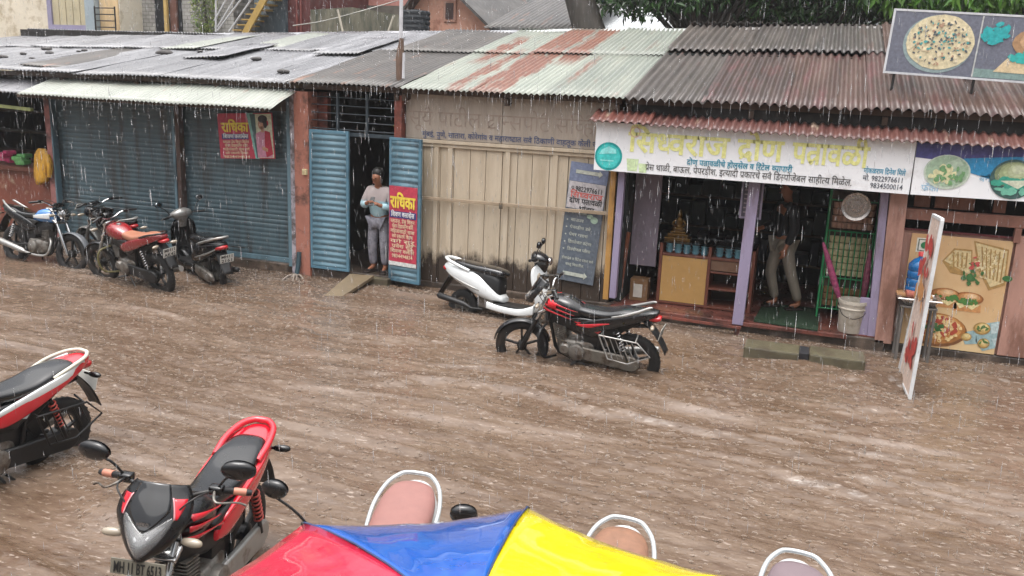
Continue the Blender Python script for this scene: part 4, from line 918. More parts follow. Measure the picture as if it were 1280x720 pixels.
mb = p.disc(MB(), .835*W_, .87*H_, .085*W_, .085*H_, 6, 16); p.disc(mb, .875*W_, .76*H_, .035*W_, .09*H_, 6, 16); mb.build('picture', M('2a2224'), t)
def red_text(t, p, x0, W_, H_, y):
    mb = p.text(MB(), 'राधिका', x0, y[0]*H_, y[1]*H_, W_, .035, 3); mb.build('lettering', M('e3c84c'), t)
    mb = p.text(MB(), 'शिवण क्लासेस', x0+.04*W_, y[2]*H_, y[3]*H_, W_*.94, .02, 4); mb.build('lettering', M('dadada'), t)
    mb = MB()
    for i, tx in enumerate(y[5]): p.text(mb, tx, x0+W_*.5, (y[4]-y[6]*i)*H_, y[7]*H_, W_*(.98 if i % 2 == 0 else .86), .015, 3, center=True)
    mb.build('lettering', M('d8bfa0'), t)
red_text(t, p, .07*W_, .49*W_, H_, (.60, .30, .455, .125, .345, ['ब्लाउज ड्रेस शिवून मिळेल', 'फॅशन डिझायनिंग कोर्स', 'महिलांसाठी खास वर्ग', 'सर्व प्रकारचे शिवण', '9834494834'], .083, .085))
LO = LEAF2 @ Vector((.015, -.04, 0)); LU = (LEAF2.to_3x3() @ Vector((1, 0, 0))); zt_ = at(505, 234, 10.9).z; zb_ = at(505, 335, 10.85).z
BL = Vector((LO.x, LO.y, zb_)); t, p = board('shop_sign', 'tall red Marathi shop sign with yellow title, fixed to the open blue door leaf', BL, BL+LU*(LEAF_W-.06), BL+Vector((0, 0, zt_-zb_)), M('b23a4e'), .008)
W_, H_ = p.W, p.H
mb = p.rect(MB(), .02*W_, .605*H_, .98*W_, .69*H_, 1); mb.build('printed_field', M('3d3a74'), t); mb = p.rect(MB(), 0, 0, W_, .05*H_, 1); mb.build('printed_field', M('c9c9c6'), t)
red_text(t, p, .06*W_, .88*W_, H_, (.735, .21, .625, .085, .545, ['ब्लाउज, ड्रेस शिवून', 'फॅशन डिझायनिंग कोर्स', 'महिलांसाठी खास', 'सर्व प्रकारचे शिवण', 'वर्ग सुरू', 'प्रवेश सुरू', 'शिवण क्लास', '9834494834'], .063, .065))
# ================================================================== leaning sandwich board
A, B = atz(1137, 499, -.02), atz(1125, 470, -.02); TA, TB = at(1178, 275, A.y+.02), at(1167, 269, B.y+.02)
sb = thing('sandwich_board', 'narrow white framed standing sign with red pictures, leaning in the flood', 'sign', (A+B)/2)
nrm = (B-A).cross(TA-A).normalized(); nrm = nrm if nrm.x < 0 else -nrm
def quad(P0, P1, P2, P3, off): return [q+nrm*off for q in (P0, P1, P2, P3)]
mb = MB(); f_, k_ = quad(A, B, TB, TA, .012), quad(A, B, TB, TA, -.012); mb.add(f_+k_, [(0, 1, 2, 3), (7, 6, 5, 4), (0, 4, 5, 1), (1, 5, 6, 2), (2, 6, 7, 3), (3, 7, 4, 0)]); mb.build('panel', M('cdb9ac'), sb)
mb = MB()
for P0, P1 in ((A, TA), (B, TB), (A+(TA-A)*.005, B+(TB-B)*.005), (TA, TB)): mb.beam(P0, P1, .035, .035, .004)
mb.build('frame', pm('white_tube', 'c9cbcc', .35), sb)
P = Panel(A, B-A, TA-A, nrm); Wb, Hb = (B-A).length, (TA-A).length; P.o = A+nrm*.012
blobs.pn = P; art(P, sb, 'picture', 'b0443e', blobs(14, Wb*.5, Hb*.25, Wb*.35, Hb*.12, .09, 1, 61)); art(P, sb, 'picture', 'b0443e', blobs(14, Wb*.5, Hb*.75, Wb*.35, Hb*.16, .09, 1, 62)); art(P, sb, 'picture', 'c08a57', blobs(12, Wb*.5, Hb*.55, Wb*.35, Hb*.08, .07, 2, 63))
mb = MB(); C1 = at(1141, 398, B.y+.15); mb.beam((B+(TB-B)*.5), atz(1124, 464, -.03), .03, .03); mb.build('back_leg', pm('white_tube', 'c9cbcc', .35), sb)
# ================================================================== small things round the shops
rc = MB().loft([(at(53, 186, 11.0).z, X(52, 11.0, 190), 11.0, .07, .04, 2.2), (at(53, 195, 11).z, X(53, 11.0, 200), 11.0, .13, .07, 2.4), (at(53, 212, 11).z, X(54, 11, 212), 10.98, .15, .08, 2.2), (at(53, 225, 11).z, X(53, 11, 225), 10.97, .12, .07, 2.2), (at(52, 231, 11).z, X(50, 11, 230), 10.97, .05, .04, 2.)], 30, 9, 'z')
rc.v = [(x+.035*mnoise.noise((x*9, y*9, z*3.5)), y+.03*mnoise.noise((x*14, 3.3, z*2.5)), z+.02*mnoise.noise((x*8, z*6, 7.))) for x, y, z in rc.v]
rx_ = X(60, 10.98, 205); rc.tube([(rx_, 10.98, at(53, 193, 11).z), (rx_+.06, 10.96, at(53, 205, 11).z), (rx_+.045, 10.95, at(53, 220, 11).z)], [.045, .05, .035], 10, smooth=3)
o = rc.build('raincoat', pm('yellow_cloth', 'c9962f', .55, var=.2, scale=14, stain='8a5f1c', stain_amt=.4, stain_scale=9, stretch=(2, 2, .6), bmp=.5, bscale=16), None, smooth=70)
tag(o, 'yellow raincoat hanging on the post beside the red counter', 'raincoat')
zc = at(30, 211, YF).z+.035
for px, col, lab, n in ((6, 'b03a64', 'pink packets heaped on the red counter at far left', 5), (29, '5f9a5c', 'green and white packets laid on the red counter', 4)):
    cx = X(px, 11.2, 205); mb = MB(); rg = random.Random(px)
    for i in range(n): mb.box((cx+rg.uniform(-.12, .12), 11.2+rg.uniform(-.06, .1), zc+.05+.045*i*.8), (.2, .16, .07), (rg.uniform(-.1, .1), rg.uniform(-.1, .1), rg.uniform(-.5, .5)), .02)
    o = mb.build('packet_pile', pm('packet_'+col, col, .4, var=.4, scale=14), None, smooth=45); tag(o, lab, 'packets')
# ramp plank at the doorway
a, b_, c, d = atz(402, 372, .0), atz(425, 372, .0), atz(468, 344, .165), atz(437, 342, .165)
mb = MB(); mb.add([a, b_, c, d]+[p_-Vector((0, 0, .05)) for p_ in (a, b_, c, d)], [(0, 1, 2, 3), (7, 6, 5, 4), (0, 4, 5, 1), (1, 5, 6, 2), (2, 6, 7, 3), (3, 7, 4, 0)])
o = mb.build('ramp_plank', pm('wet_plank', '675a47', .45, var=.2, scale=5), None, bev=.008); tag(o, 'grey wooden plank sloping from the doorway down into the water', 'plank')
MB
o = MB().span((X(440, 11), 10.88, -.2), (X(490, 11), 11.0, .13), .015).build('door_step', M_stone, None); tag(o, 'low stone doorstep under the person in the doorway', 'step')
# downpipe spout at the pillar foot and its gush
o = MB().tube([at(371, 344, 10.85), at(373, 330, 10.9), at(374, 315, 10.93)], .035, 12).build('drain_spout', pm('dark_teal_pipe', '2f454d', .4), None, smooth=60); tag(o, 'short dark drain spout at the foot of the pink pillar', 'pipe')
# stones and rags on the grey roof
rg = random.Random(9)
def roof_pt(px, py):
    d = ray(px, py); x = None
    t = 11.0
    for _ in range(30):
        q = CAM+d*(t/d.y); zr = 2.83+(zridge(q.x)-2.83)*(q.y-EAVE_Y)/(RIDGE_Y-EAVE_Y)
        t += (zr-q.z)*-4 if False else 0
        s = (zridge(q.x)-2.83)/(RIDGE_Y-EAVE_Y); dz = d.z/d.y
        t = (2.83-s*EAVE_Y-CAMH)/(dz-s)
    q = CAM+d*(t/d.y); return q
for i, (px, py, s) in enumerate(((58, 63, .10), (30, 69, .06), (105, 65, .06), (62, 68, .07), (3, 73, .09), (205, 68, .12), (40, 75, .05), (98, 66, .04), (250, 66, .05), (268, 74, .06), (355, 92, .08), (320, 76, .08))):
    q = roof_pt(px, py); mb = MB(); mb.ball((0, 0, 0), (s*1.3, s*.8, s*.45), 8, 6)
    mb.v = [tuple(Vector(v)*(1+.35*mnoise.noise(Vector(v)*9+Vector((i, 0, 0))))) for v in mb.v]; mb.xf(Matrix.Translation(q+Vector((0, 0, .03))))
    o = mb.build('roof_stone', pm('dark_stone', '3f3c3b', .7, var=.3), None, smooth=50); tag(o, 'dark stone lying on the grey tin roof to hold it down', 'stone', 'stones holding down the grey tin roof')
# ================================================================== two-wheelers (x forward, y left, z up; origin on the ground midway between the axles)
M_tyre = pm('tyre_rubber', '151414', .75, var=.25, scale=14, stain='3a3029', stain_amt=.2, bmp=.2, bscale=60)
M_blk = pm('black_gloss_plastic', '0d0d0f', .25, var=.15, coat=.25)
M_blkm = pm('black_matte_plastic', '121213', .5, var=.2, stain='2a241f', stain_amt=.25)
M_alu = pm('cast_aluminium', '7d7973', .42, var=.2, metal=.6, stain='4e4238', stain_amt=.5, stain_scale=7)
M_chr = pm('chrome', 'c4c4c4', .14, metal=1., var=.05)
M_silv = pm('silver_paint', '9c9b98', .34, metal=.55, var=.12, coat=.2, stain='6b5f53', stain_amt=.35, stain_scale=6)
M_seat = pm('black_vinyl', '0e0f11', .24, var=.15, bmp=.06, bscale=90, coat=.4)
M_red = pm('gloss_red_paint', 'bd1426', .22, var=.08, coat=.7)
M_dkred = pm('dark_red_paint', '7d161b', .25, var=.1, coat=.6)
M_wht = pm('gloss_white_paint', 'cfd2d2', .22, var=.05, coat=.6)
M_tail = pm('red_lens', 'a30d14', .12, var=.1, coat=.8)
M_amb = pm('clear_amber_lens', '8f8474', .12, var=.1, coat=.6)
M_plate = pm('white_plate', 'c4c4be', .45, var=.05)
M_lens = newmat('headlight_lens')[0]; setp(M_lens.node_tree.nodes['Principled BSDF'], trans=.9, rough=.04, ior=1.45)
M_vis = pm('tinted_visor', '08080a', .07, var=.1, coat=.8)
M_refl = pm('faceted_reflector', 'd5d8d8', .15, metal=.55, var=.5, scale=30)
M_mir = pm('mirror_glass', '9aa3a8', .05, metal=1., var=.02)
def obj(mb, name, mat, par, smooth=45, bev=0., solid=0.): return mb.build(name, mat, par, smooth=smooth, bev=bev, solid=solid)
def V3(*a): return Vector(a)
def wheel(par, name, c, rad, wt, rimmat, steer=None, spokes=5, disc=False, spk=M_blkm):
    """tyre + alloy rim around local y; steer: (pivot, angle)"""
    def X_(mb):
        if steer: mb.xf(Matrix.Translation(steer[0]) @ Matrix.Rotation(steer[1], 4, 'Z') @ Matrix.Translation(-steer[0]))
        return mb
    ri = rad-wt*1.05
    mb = MB(); prof = []
    for k in range(13):
        t = math.pi*(k/12); prof.append((ri+.012+(rad-ri-.012)*math.sin(t)**.55, -wt/2*math.cos(t)))
    mb.lathe([(ri-.008, -wt*.36)]+prof+[(ri-.008, wt*.36)], c, 'y', 40); ty = obj(X_(mb), 'wheel', M_tyre, par, 60); ty.name = name
    n = 34; mb = MB()
    for k in range(n):
        for s in (-1, 1):
            t = 2*math.pi*(k+.25*s)/n; M_ = Matrix.Translation(c) @ Matrix.Rotation(-t, 4, 'Y') @ Matrix.Translation((rad-.0045, s*wt*.16, 0)) @ Matrix.Rotation(s*.5, 4, 'X')
            b2 = MB().box((0, 0, 0), (.007, wt*.26, .016)); b2.xf(M_); mb.add(b2.v, b2.f)
    obj(X_(mb), 'tread', M_tyre, ty, None)
    mb = MB(); mb.lathe([(ri+.004, -wt*.38), (ri+.006, -wt*.32), (ri-.012, -wt*.24), (ri-.018, 0), (ri-.012, wt*.24), (ri+.006, wt*.32), (ri+.004, wt*.38), (ri-.02, wt*.3), (ri-.03, 0), (ri-.02, -wt*.3), (ri+.004, -wt*.38)], c, 'y', 36)
    obj(X_(mb), 'rim', rimmat, ty, 50)
    mb = MB()
    for k in range(spokes):
        t = 2*math.pi*k/spokes+.3; d = V3(math.cos(t), 0, math.sin(t)); mb.beam(V3(*c)+d*.02, V3(*c)+d*(ri-.015), .022, .032, .006, up=(0, 1, 0))
    mb.lathe([(.0, -.05), (.035, -.05), (.055, -.035), (.055, .035), (.035, .05), (.0, .05)], c, 'y', 20)
    obj(X_(mb), 'spokes', spk, ty, 40); return ty
def mudguard(par, c, rad, a0, a1, hw, mat, steer=None, name='mudguard'):
    def fn(u, v):
        t = R(a0+(a1-a0)*u); w = hw*(1-.25*abs(2*u-1)**3); y = w*(2*v-1); d = rad+.018*(1-(2*v-1)**2)
        p = V3(c[0]+d*math.cos(t), c[1]+y, c[2]+d*math.sin(t))
        if steer: p = Matrix.Translation(steer[0]) @ Matrix.Rotation(steer[1], 4, 'Z') @ Matrix.Translation(-steer[0]) @ p
        return p
    return obj(MB().grid(fn, 22, 7), name, mat, par, 70, solid=.005)
def mirror(par, base, tip, face, mat=M_blk, size=(.085, .050)):
    """stem from base to tip, rounded head facing direction face"""
    f = Vector(face).normalized(); head = Vector(tip); up_ = V3(0, 0, 1); sd = up_.cross(f).normalized(); u2 = f.cross(sd)
    mb = MB(); mb.ball((0, 0, 0), (.028, size[0], size[1]), 18, 10); Mx = Matrix((f, sd, u2)).transposed().to_4x4(); Mx.translation = head
    mb.xf(Mx); o = obj(mb, 'mirror', mat, par, 70)
    mb = MB(); mb.tube([base, (Vector(base)+head)/2+V3(0, 0, .015), head-u2*size[1]*.8], .0065, 8, smooth=4); obj(mb, 'stem', mat, o, 70)
    mb = MB(); mb.lathe([(.0001, 0), (.92, 0), (.95, -.002)], (0, 0, 0), 'z', 20)
    M2 = Matrix((sd*size[0], u2*size[1], f)).transposed().to_4x4(); M2.translation = head+f*.021; mb.xf(M2); mb.v = mb.v
    obj(mb, 'glass', M_mir, o, None); return o
def plate(par, c, fwd_, up_, w, h, lines, mat=None):
    f, u = Vector(fwd_).normalized(), Vector(up_).normalized(); s = u.cross(f)
    o_ = Vector(c)-s*w/2-u*h/2; p = Panel(o_, s, u, f); mb = MB(); p.slab(mb, 0, 0, w, h, .006)
    o = obj(mb, 'number_plate', mat or M_plate, par, None, bev=.002); mb = MB()
    n = len(lines)
    for i, tx in enumerate(lines): p.text(mb, tx, w*.06, h*(1-(i+.86)/n), h/n*1.0, w*.88, .02, 1)
    obj(mb, 'lettering', M('1c1c1c'), o, None); return o
def indicator(par, base, tip, face, lens=M_amb):
    b_, t_ = Vector(base), Vector(tip); d = (t_-b_).normalized(); mb = MB(); mb.tube([b_, b_+d*.05], [.008, .011], 8); o = obj(mb, 'indicator', M_blk, par, 60)
    mb = MB(); mb.tube([b_+d*.04, b_+d*.06, b_+d*.10, b_+d*.135, b_+d*.145], [.010, .019, .023, .016, .004], 12, smooth=2); obj(mb, 'lens', lens, o, 70); return o
def handlebar(par, hc, half, rise, back, steer, grip=M_blkm, bar=M_chr, mirrors=True, mir_h=.17, sleeve=None):
    S_ = Matrix.Translation(steer[0]) @ Matrix.Rotation(steer[1], 4, 'Z') @ Matrix.Translation(-steer[0])
    h = lambda x, y, z: S_ @ V3(hc[0]+x, y, hc[2]+z)
    pts = [h(-back, half, rise-.015), h(-back*.55, half*.66, rise), h(-.01, half*.42, rise*.75), h(0, half*.22, .01), h(0, 0, 0), h(0, -half*.22, .01), h(-.01, -half*.42, rise*.75), h(-back*.55, -half*.66, rise), h(-back, -half, rise-.015)]
    hb = obj(MB().tube(pts, .011, 10, smooth=4), 'handlebar', bar, par, 70)
    for s in (1, -1):
        e, i_ = h(-back, s*half, rise-.015), h(-back*.55, s*half*.66, rise); d = (e-i_).normalized()
        obj(MB().tube([e+d*.012, e, e-d*.115, e-d*.12], [.013, .0165, .0165, .02], 12), 'grip', grip, hb, 60)
        if sleeve: obj(MB().tube([e-d*.015, e-d*.075], .0185, 12), 'grip_sleeve', sleeve, hb, 60)
        c_ = e-d*.155; obj(MB().box(c_, (.05, .07, .045), None, .012), 'switchgear', M_blk, hb, 60)
        fx = h(.07, s*half*.72, rise-.005); obj(MB().tube([c_+(h(.03, 0, 0)-h(0, 0, 0)), fx, h(.05-back*.6, s*half*.92, rise-.03), h(.055-back*.9, s*half*1.02, rise-.05)], [.008, .006, .0048, .006], 8, smooth=4), 'lever', M_alu, hb, 70)
        cb = [c_, h(.12, s*half*.5, rise+.03), h(.15, s*half*.25, -.02), h(.06, s*.05, -.2)]; obj(MB().tube(cb, .0045, 6, smooth=5), 'cable', M_blkm, hb, 70)
        if mirrors:
            mirror(hb, h(-back*.45, s*half*.62, rise+.01), h(-back*.45+.06, s*half*.95, rise+mir_h), S_.to_3x3() @ V3(-1, -s*.15, .1))
    return hb, S_
def spring_shock(par, a, b_, mat, coil=None):
    a, b_ = Vector(a), Vector(b_); obj(MB().tube([a, b_], .014, 8), 'shock_absorber', M_blkm, par, 60); L = (b_-a); pts = []
    x = L.normalized(); y = x.orthogonal().normalized(); z = x.cross(y)
    for k in range(0, 7*10+1): t = k/70; pts.append(a+L*(.08+.62*t)+(y*math.cos(2*math.pi*t*7)+z*math.sin(2*math.pi*t*7))*.026)
    obj(MB().tube(pts, .0065, 6), 'spring', coil or mat, par, 70)
def motorcycle(label, loc, heading, lean=-7, steer=18, group=None, tank=M_red, tank2=None, cowl=None, front='cowl', seat=M_seat, panel=None, tail=None, rail=M_silv, fguard=M_blk, rim=M_blkm, exhaust=M_silv, chain=M_silv, fork=M_silv, shock=M_chr, saree=False, crash=None, plates=None, sleeve=None, front_plate=None, emblem=False, stripes=None, shade=None, detail=True, name='motorcycle', tail_lens=M_tail, mir_h=.17, mirrors=True, side_script=None, rail_style='hoop', rail_r=.014, scale=1.0, shade_h=.022):
    t = thing(name, label, 'motorcycle', loc, group, world=False); t.rotation_mode = 'XYZ'
    t.rotation_euler = Euler((R(lean), 0, R(heading)), 'XYZ'); t.scale = (scale,)*3
    F_, B_ = V3(.645, 0, .30), V3(-.625, 0, .30); panel = panel or tank; tail = tail or tank; cowl = cowl or tank
    st = (V3(.345, 0, .8), R(steer)); SM = Matrix.Translation(st[0]) @ Matrix.Rotation(st[1], 4, 'Z') @ Matrix.Translation(-st[0])
    wheel(t, 'front_wheel', F_, .30, .075, rim, st); wheel(t, 'rear_wheel', B_, .30, .092, rim)
    mudguard(t, F_, .308, 14, 168, .062, fguard, st, 'front_mudguard')
    mb = MB()
    for s in (-1, 1): mb.tube([V3(.325, s*.088, .95), V3(.50, s*.088, .595)], .0165, 10)
    for z, x in ((.93, .335), (.76, .415)): mb.box((x-.01, 0, z), (.09, .23, .03), (0, R(26), 0), .01)
    obj(mb.xf(SM), 'fork', M_chr, t, 60)
    mb = MB()
    for s in (-1, 1): mb.tube([V3(.47, s*.088, .655), V3(.645, s*.088, .30), V3(.65, s*.088, .285)], [.025, .026, .018], 12)
    mb.tube([V3(.645, -.11, .30), V3(.645, .11, .30)], .012, 8); obj(mb.xf(SM), 'fork_leg', fork, t, 60)
    # frame, engine
    mb = MB(); mb.tube([V3(.36, 0, .78), V3(.30, 0, .5), V3(.22, 0, .25), V3(-.12, 0, .22), V3(-.25, 0, .36)], .02, 8, smooth=3); mb.tube([V3(.36, 0, .82), V3(0, 0, .7), V3(-.3, 0, .66), V3(-.8, 0, .72)], .022, 8, smooth=3)
    for s in (-1, 1): mb.tube([V3(-.05, s*.09, .38), V3(-.3, s*.1, .34), V3(-.625, s*.1, .30)], .02, 8); mb.tube([V3(-.25, s*.09, .36), V3(-.3, s*.1, .66)], .014, 8); mb.tube([V3(-.05, s*.1, .23), V3(.0, s*.24, .24)], .012, 6)
    mb.tube([V3(-.1, .12, .22), V3(-.28, .15, .02)], .011, 6); mb.tube([V3(-.1, -.12, .22), V3(-.28, -.15, .05)], .011, 6)
    obj(mb, 'frame', M_blkm, t, 60)
    mb = MB(); mb.loft([(-.22, 0, .36, .07, .08, 4), (-.14, 0, .35, .105, .115, 4), (.02, 0, .34, .11, .12, 4), (.16, 0, .36, .09, .10, 4), (.22, 0, .38, .05, .06, 4)], 20, 3)
    mb.lathe([(.001, -.16), (.075, -.16), (.095, -.145), (.1, -.1), (.1, .1), (.095, .145), (.075, .16), (.001, .16)], (-.03, 0, .34), 'y', 26); mb.lathe([(.001, .15), (.05, .15), (.065, .135), (.07, .1)], (.11, 0, .36), 'y', 22)
    obj(mb, 'engine', M_alu, t, 45)
    mb = MB()
    for k in range(8): mb.box((.165+.012*k*.3, 0, .45+.022*k), (.15, .17, .009), (0, R(-12), 0), .004)
    mb.box((.19, 0, .53), (.09, .1, .19), (0, R(-12), 0)); obj(mb, 'cylinder', M_alu, t, 40)
    mb = MB(); mb.tube([V3(.22, -.03, .5), V3(.31, -.07, .42), V3(.27, -.11, .25), V3(.05, -.14, .22), V3(-.2, -.155, .25)], .018, 10, smooth=5); mb.tube([V3(-.18, -.155, .245), V3(-.24, -.16, .26), V3(-.8, -.18, .36), V3(-.86, -.182, .37), V3(-.86, -.182, .37)], [.02, .042, .048, .04, .005], 14); obj(mb, 'exhaust', exhaust, t, 60)
    mb = MB(); mb.loft([(.30, 0, .66, .04, .07, 3), (.15, 0, .66, .075, .09, 3), (-.1, 0, .60, .085, .12, 3), (-.32, 0, .60, .08, .12, 3), (-.55, 0, .70, .07, .06, 3), (-.7, 0, .77, .06, .03, 3)], 18, 3); mb.box((-.18, 0, .47), (.26, .15, .2), None, .02); mb.box((-.42, 0, .50), (.16, .1, .22), (0, R(25), 0), .02); obj(mb, 'inner_shroud', M_blkm, t, 50)
    # chain case on the left
    mb = MB(); pts = []
    for k in range(13): a = R(90+180*k/12); pts.append((-.625+.10*math.cos(a), .30+.085*math.sin(a)))
    pts += [(-.3, .245), (-.02, .27)]
    for k in range(1, 7): a = R(-80+160*k/6); pts.append((.0+.05*math.cos(a), .35+.07*math.sin(a)))
    pts += [(-.3, .395)]
    mb.prism(pts, .095, .135); obj(mb, 'chain_case', chain, t, 30, bev=.012)
    for s in (-1, 1): spring_shock(t, (-.47, s*.125, .68), (-.60, s*.13, .33), shock)
    # tank, seat, side panels, tail
    mb = MB(); mb.loft([(.36, 0, .80, .05, .05, 2.6), (.33, 0, .815, .095, .085, 2.8), (.22, 0, .83, .135, .105, 2.8), (.08, 0, .815, .14, .10, 2.8), (-.03, 0, .785, .105, .075, 2.6), (-.10, 0, .76, .075, .05, 2.4)], 26, 5); tk = obj(mb, 'tank', tank, t, 80)
    mb = MB(); mb.lathe([(.001, .022), (.03, .022), (.036, .012), (.036, -.01)], (.13, 0, .918), 'z', 20); obj(mb, 'filler_cap', M_chr, tk, 50)
    if tank2:      # painted knee panel along each flank of the tank
        for s in (-1, 1):
            def fn(u, v, s=s):
                x = .34-.40*u; zc = .845-.05*u; z = zc+(-.055+.085*v)*(1-.6*u); 
                y = .1385*(1-((x-.15)/.30)**4)*(1-.12*((z-.82)/.1)**2)+.006
                return V3(x, s*y, z)
            obj(MB().grid(fn, 14, 6), 'tank_panel', tank2, tk, 80, solid=.006)
    if stripes:
        for s in (-1, 1):
            for q in range(3):
                pl = MB()
                def fn(u, v, s=s, q=q):
                    x = .30-.34*u+.03*q; z = .90-.045*q-.085*u+.016*(v-.5)*(1-u)*2; y = .1385*(1-((x-.15)/.30)**4)*(1-.75*max(0, (z-.86)/.09)**2.2)+.010
                    return V3(x, s*y, z)
                obj(pl.grid(fn, 12, 3), 'stripe', stripes, tk, 80, solid=.003)
    if emblem:
        for s in (-1, 1):
            def fn(u, v, s=s):
                x = .30-.10*u; z = .845+.055*v-.02*u*(1-v)-.012*math.sin(u*9)*v; return V3(x, s*(.1385*(1-((x-.15)/.30)**4)*(1-.75*max(0, (z-.86)/.09)**2.2)+.0125), z)
            obj(MB().grid(fn, 8, 4), 'wing_emblem', M('d0202c'), tk, 80, solid=.003)
    mb = MB(); mb.loft([(.03, 0, .795, .06, .03, 2.6), (-.04, 0, .80, .095, .045, 3), (-.2, 0, .79, .12, .05, 3.2), (-.36, 0, .80, .135, .05, 3.2), (-.52, 0, .835, .13, .052, 3.2), (-.68, 0, .855, .105, .045, 3), (-.75, 0, .86, .06, .02, 2.4)], 24, 5); obj(mb, 'seat', seat, t, 80)
    for s in (-1, 1):
        pts = [(.06, .735), (-.02, .655), (-.10, .575), (-.2, .545), (-.30, .60), (-.36, .70), (-.30, .745), (-.12, .75)]
        mb = MB(); mb.prism(pts, s*.09, s*.128); obj(mb, 'side_panel', panel, t, 30, bev=.014)
        if stripes or side_script: 
            q = [(-.0, .70), (-.10, .655), (-.27, .60), (-.31, .64), (-.14, .70)]; mb = MB(); mb.prism(q, s*.128, s*.131); obj(mb, 'side_decal', stripes or M_wht, t, 30)
    for s in (-1, 1):
        mb = MB(); mb.loft([(.0, s*.112, .635, .010, .030, 3), (-.12, s*.126, .655, .018, .066, 3), (-.32, s*.134, .715, .022, .072, 3), (-.54, s*.130, .785, .024, .056, 3), (-.74, s*.098, .845, .022, .042, 3), (-.86, s*.055, .872, .014, .024, 3)], 16, 4); tl = obj(mb, 'tail_panel', tail, t, 80)
        if side_script:
            p = Panel((-.34 if s > 0 else -.54, s*.148, .745), (-s, 0, .22), (0.22*s, 0, 1), (0, s, 0)); mb = MB()
            p.text(mb, side_script, 0, 0, .055, .2, .01, 1); obj(mb, 'lettering', M_wht, tl, None)
    if stripes and tail is M_blk:
        for s in (-1, 1): mb = MB(); mb.loft([(-.02, s*.124, .665, .006, .006, 3), (-.16, s*.146, .68, .006, .022, 3), (-.30, s*.155, .72, .006, .012, 3), (-.40, s*.156, .745, .005, .004, 3)], 10, 4); obj(mb, 'side_stripe', stripes, t, 80)
    if shade:
        for s in (-1, 1):
            mb = MB(); mb.loft([(-.06, s*.125, .70, .014, shade_h*.6, 3), (-.36, s*.148, .775, .010, shade_h, 3), (-.60, s*.140, .828, .010, shade_h, 3), (-.80, s*.088, .880, .010, shade_h*.8, 3)], 12, 4); obj(mb, 'side_trim', shade, t, 80)
    mb = MB(); mb.loft([(-.60, 0, .83, .11, .025, 3), (-.72, 0, .855, .105, .03, 3), (-.82, 0, .872, .085, .034, 3), (-.885, 0, .88, .05, .02, 3)], 16, 3); obj(mb, 'tail_end', tail, t, 80)
    mb = MB(); mb.loft([(-.80, 0, .815, .06, .026, 3), (-.88, 0, .82, .062, .03, 3), (-.915, 0, .822, .045, .02, 2.5)], 16, 3); obj(mb, 'taillight', tail_lens, t, 70)
    if rail is not None:
        if rail_style == 'side': mb = MB(); [mb.tube([V3(-.42, q_*.135, .815), V3(-.55, q_*.140, .855), V3(-.70, q_*.118, .91), V3(-.80, q_*.090, .955), V3(-.84, q_*.08, .962)], [.010, .015, .017, .015, .008], 10, smooth=4) for q_ in (-1, 1)]
        else: mb = MB(); mb.tube([V3(-.50, .128, .84), V3(-.64, .132, .885), V3(-.79, .105, .915), V3(-.865, .05, .925), V3(-.875, 0, .926), V3(-.865, -.05, .925), V3(-.79, -.105, .915), V3(-.64, -.132, .885), V3(-.50, -.128, .84)], rail_r, 12, smooth=4)
        obj(mb, 'grab_rail', rail, t, 80)
    # rear mudguard with plate
    mb = MB(); mb.grid(lambda u, v: V3(-.72-.26*u-.03*math.sin(u*3), (.075-.01*u)*(2*v-1), .80-.36*u**1.1+.012*(1-(2*v-1)**2)), 10, 5); obj(mb, 'rear_mudguard', M_blkm, t, 70, solid=.008)
    if plates: plate(t, (-.925, 0, .665), (-1, 0, .25), (-.25, 0, 1), .2, .13, plates)
    for s in (-1, 1): indicator(t, (-.84, s*.05, .765), (-.86, s*.16, .765), (-1, 0, 0), M_blk if fguard is M_blk and not detail else M_amb)
    if saree:
        mb = MB(); q = [V3(-.30, .20, .62), V3(-.72, .21, .60), V3(-.86, .21, .46), V3(-.62, .21, .34), V3(-.40, .20, .36), V3(-.30, .20, .62)]; mb.tube(q, .009, 8)
        for k in range(6): mb.tube([V3(-.36-.06*k, .205, .615-.004*k), V3(-.46-.055*k, .205, .36+.014*k)], .0055, 6)
        mb.tube([V3(-.32, .2, .61), V3(-.32, .1, .63)], .008, 6); mb.tube([V3(-.7, .21, .6), V3(-.7, .1, .64)], .008, 6); obj(mb, 'saree_guard', M_silv if saree is True else saree, t, 60)
    if crash:
        mb = MB()
        for s in (-1, 1): mb.tube([V3(.34, s*.06, .60), V3(.36, s*.22, .56), V3(.36, s*.27, .42), V3(.32, s*.23, .27), V3(.24, s*.06, .23)], .014, 8, smooth=4)
        obj(mb, 'crash_bar', crash, t, 70)
    # front end
    hb, S_ = handlebar(t, (.30, 0, .99), .375, .055, .085, st, sleeve=sleeve, mir_h=mir_h, mirrors=mirrors, bar=M_blkm if front == 'cowl' else M_chr)
    if front == 'round':
        mb = MB(); mb.lathe([(.001, -.10), (.05, -.09), (.078, -.03), (.085, .03), (.085, .05), (.07, .055)], (.47, 0, .87), 'x', 26); hl = obj(mb.xf(SM), 'headlight', M_chr if cowl is None else cowl, t, 50)
        mb = MB(); mb.lathe([(.078, .05), (.05, .07), (.001, .078)], (.47, 0, .87), 'x', 24); obj(mb.xf(SM), 'lens', M_chr, hl, 60)
        mb = MB(); mb.box((.36, 0, 1.0), (.08, .16, .06), (0, R(-25), 0), .02); obj(mb.xf(SM), 'gauges', M_blk, t, 60)
    else:
        # fairing shield: rows of (height, nose x, half width)
        big = 1.0 if front == 'cowl' else .8
        rows = [(1.10, .42, .125), (1.06, .44, .148), (1.0, .475, .172), (.92, .515, .175), (.85, .545, .152), (.78, .572, .122), (.72, .588, .088), (.68, .592, .045)]
        A = np.array(crn(np.array(rows, float), 6))[::-1]
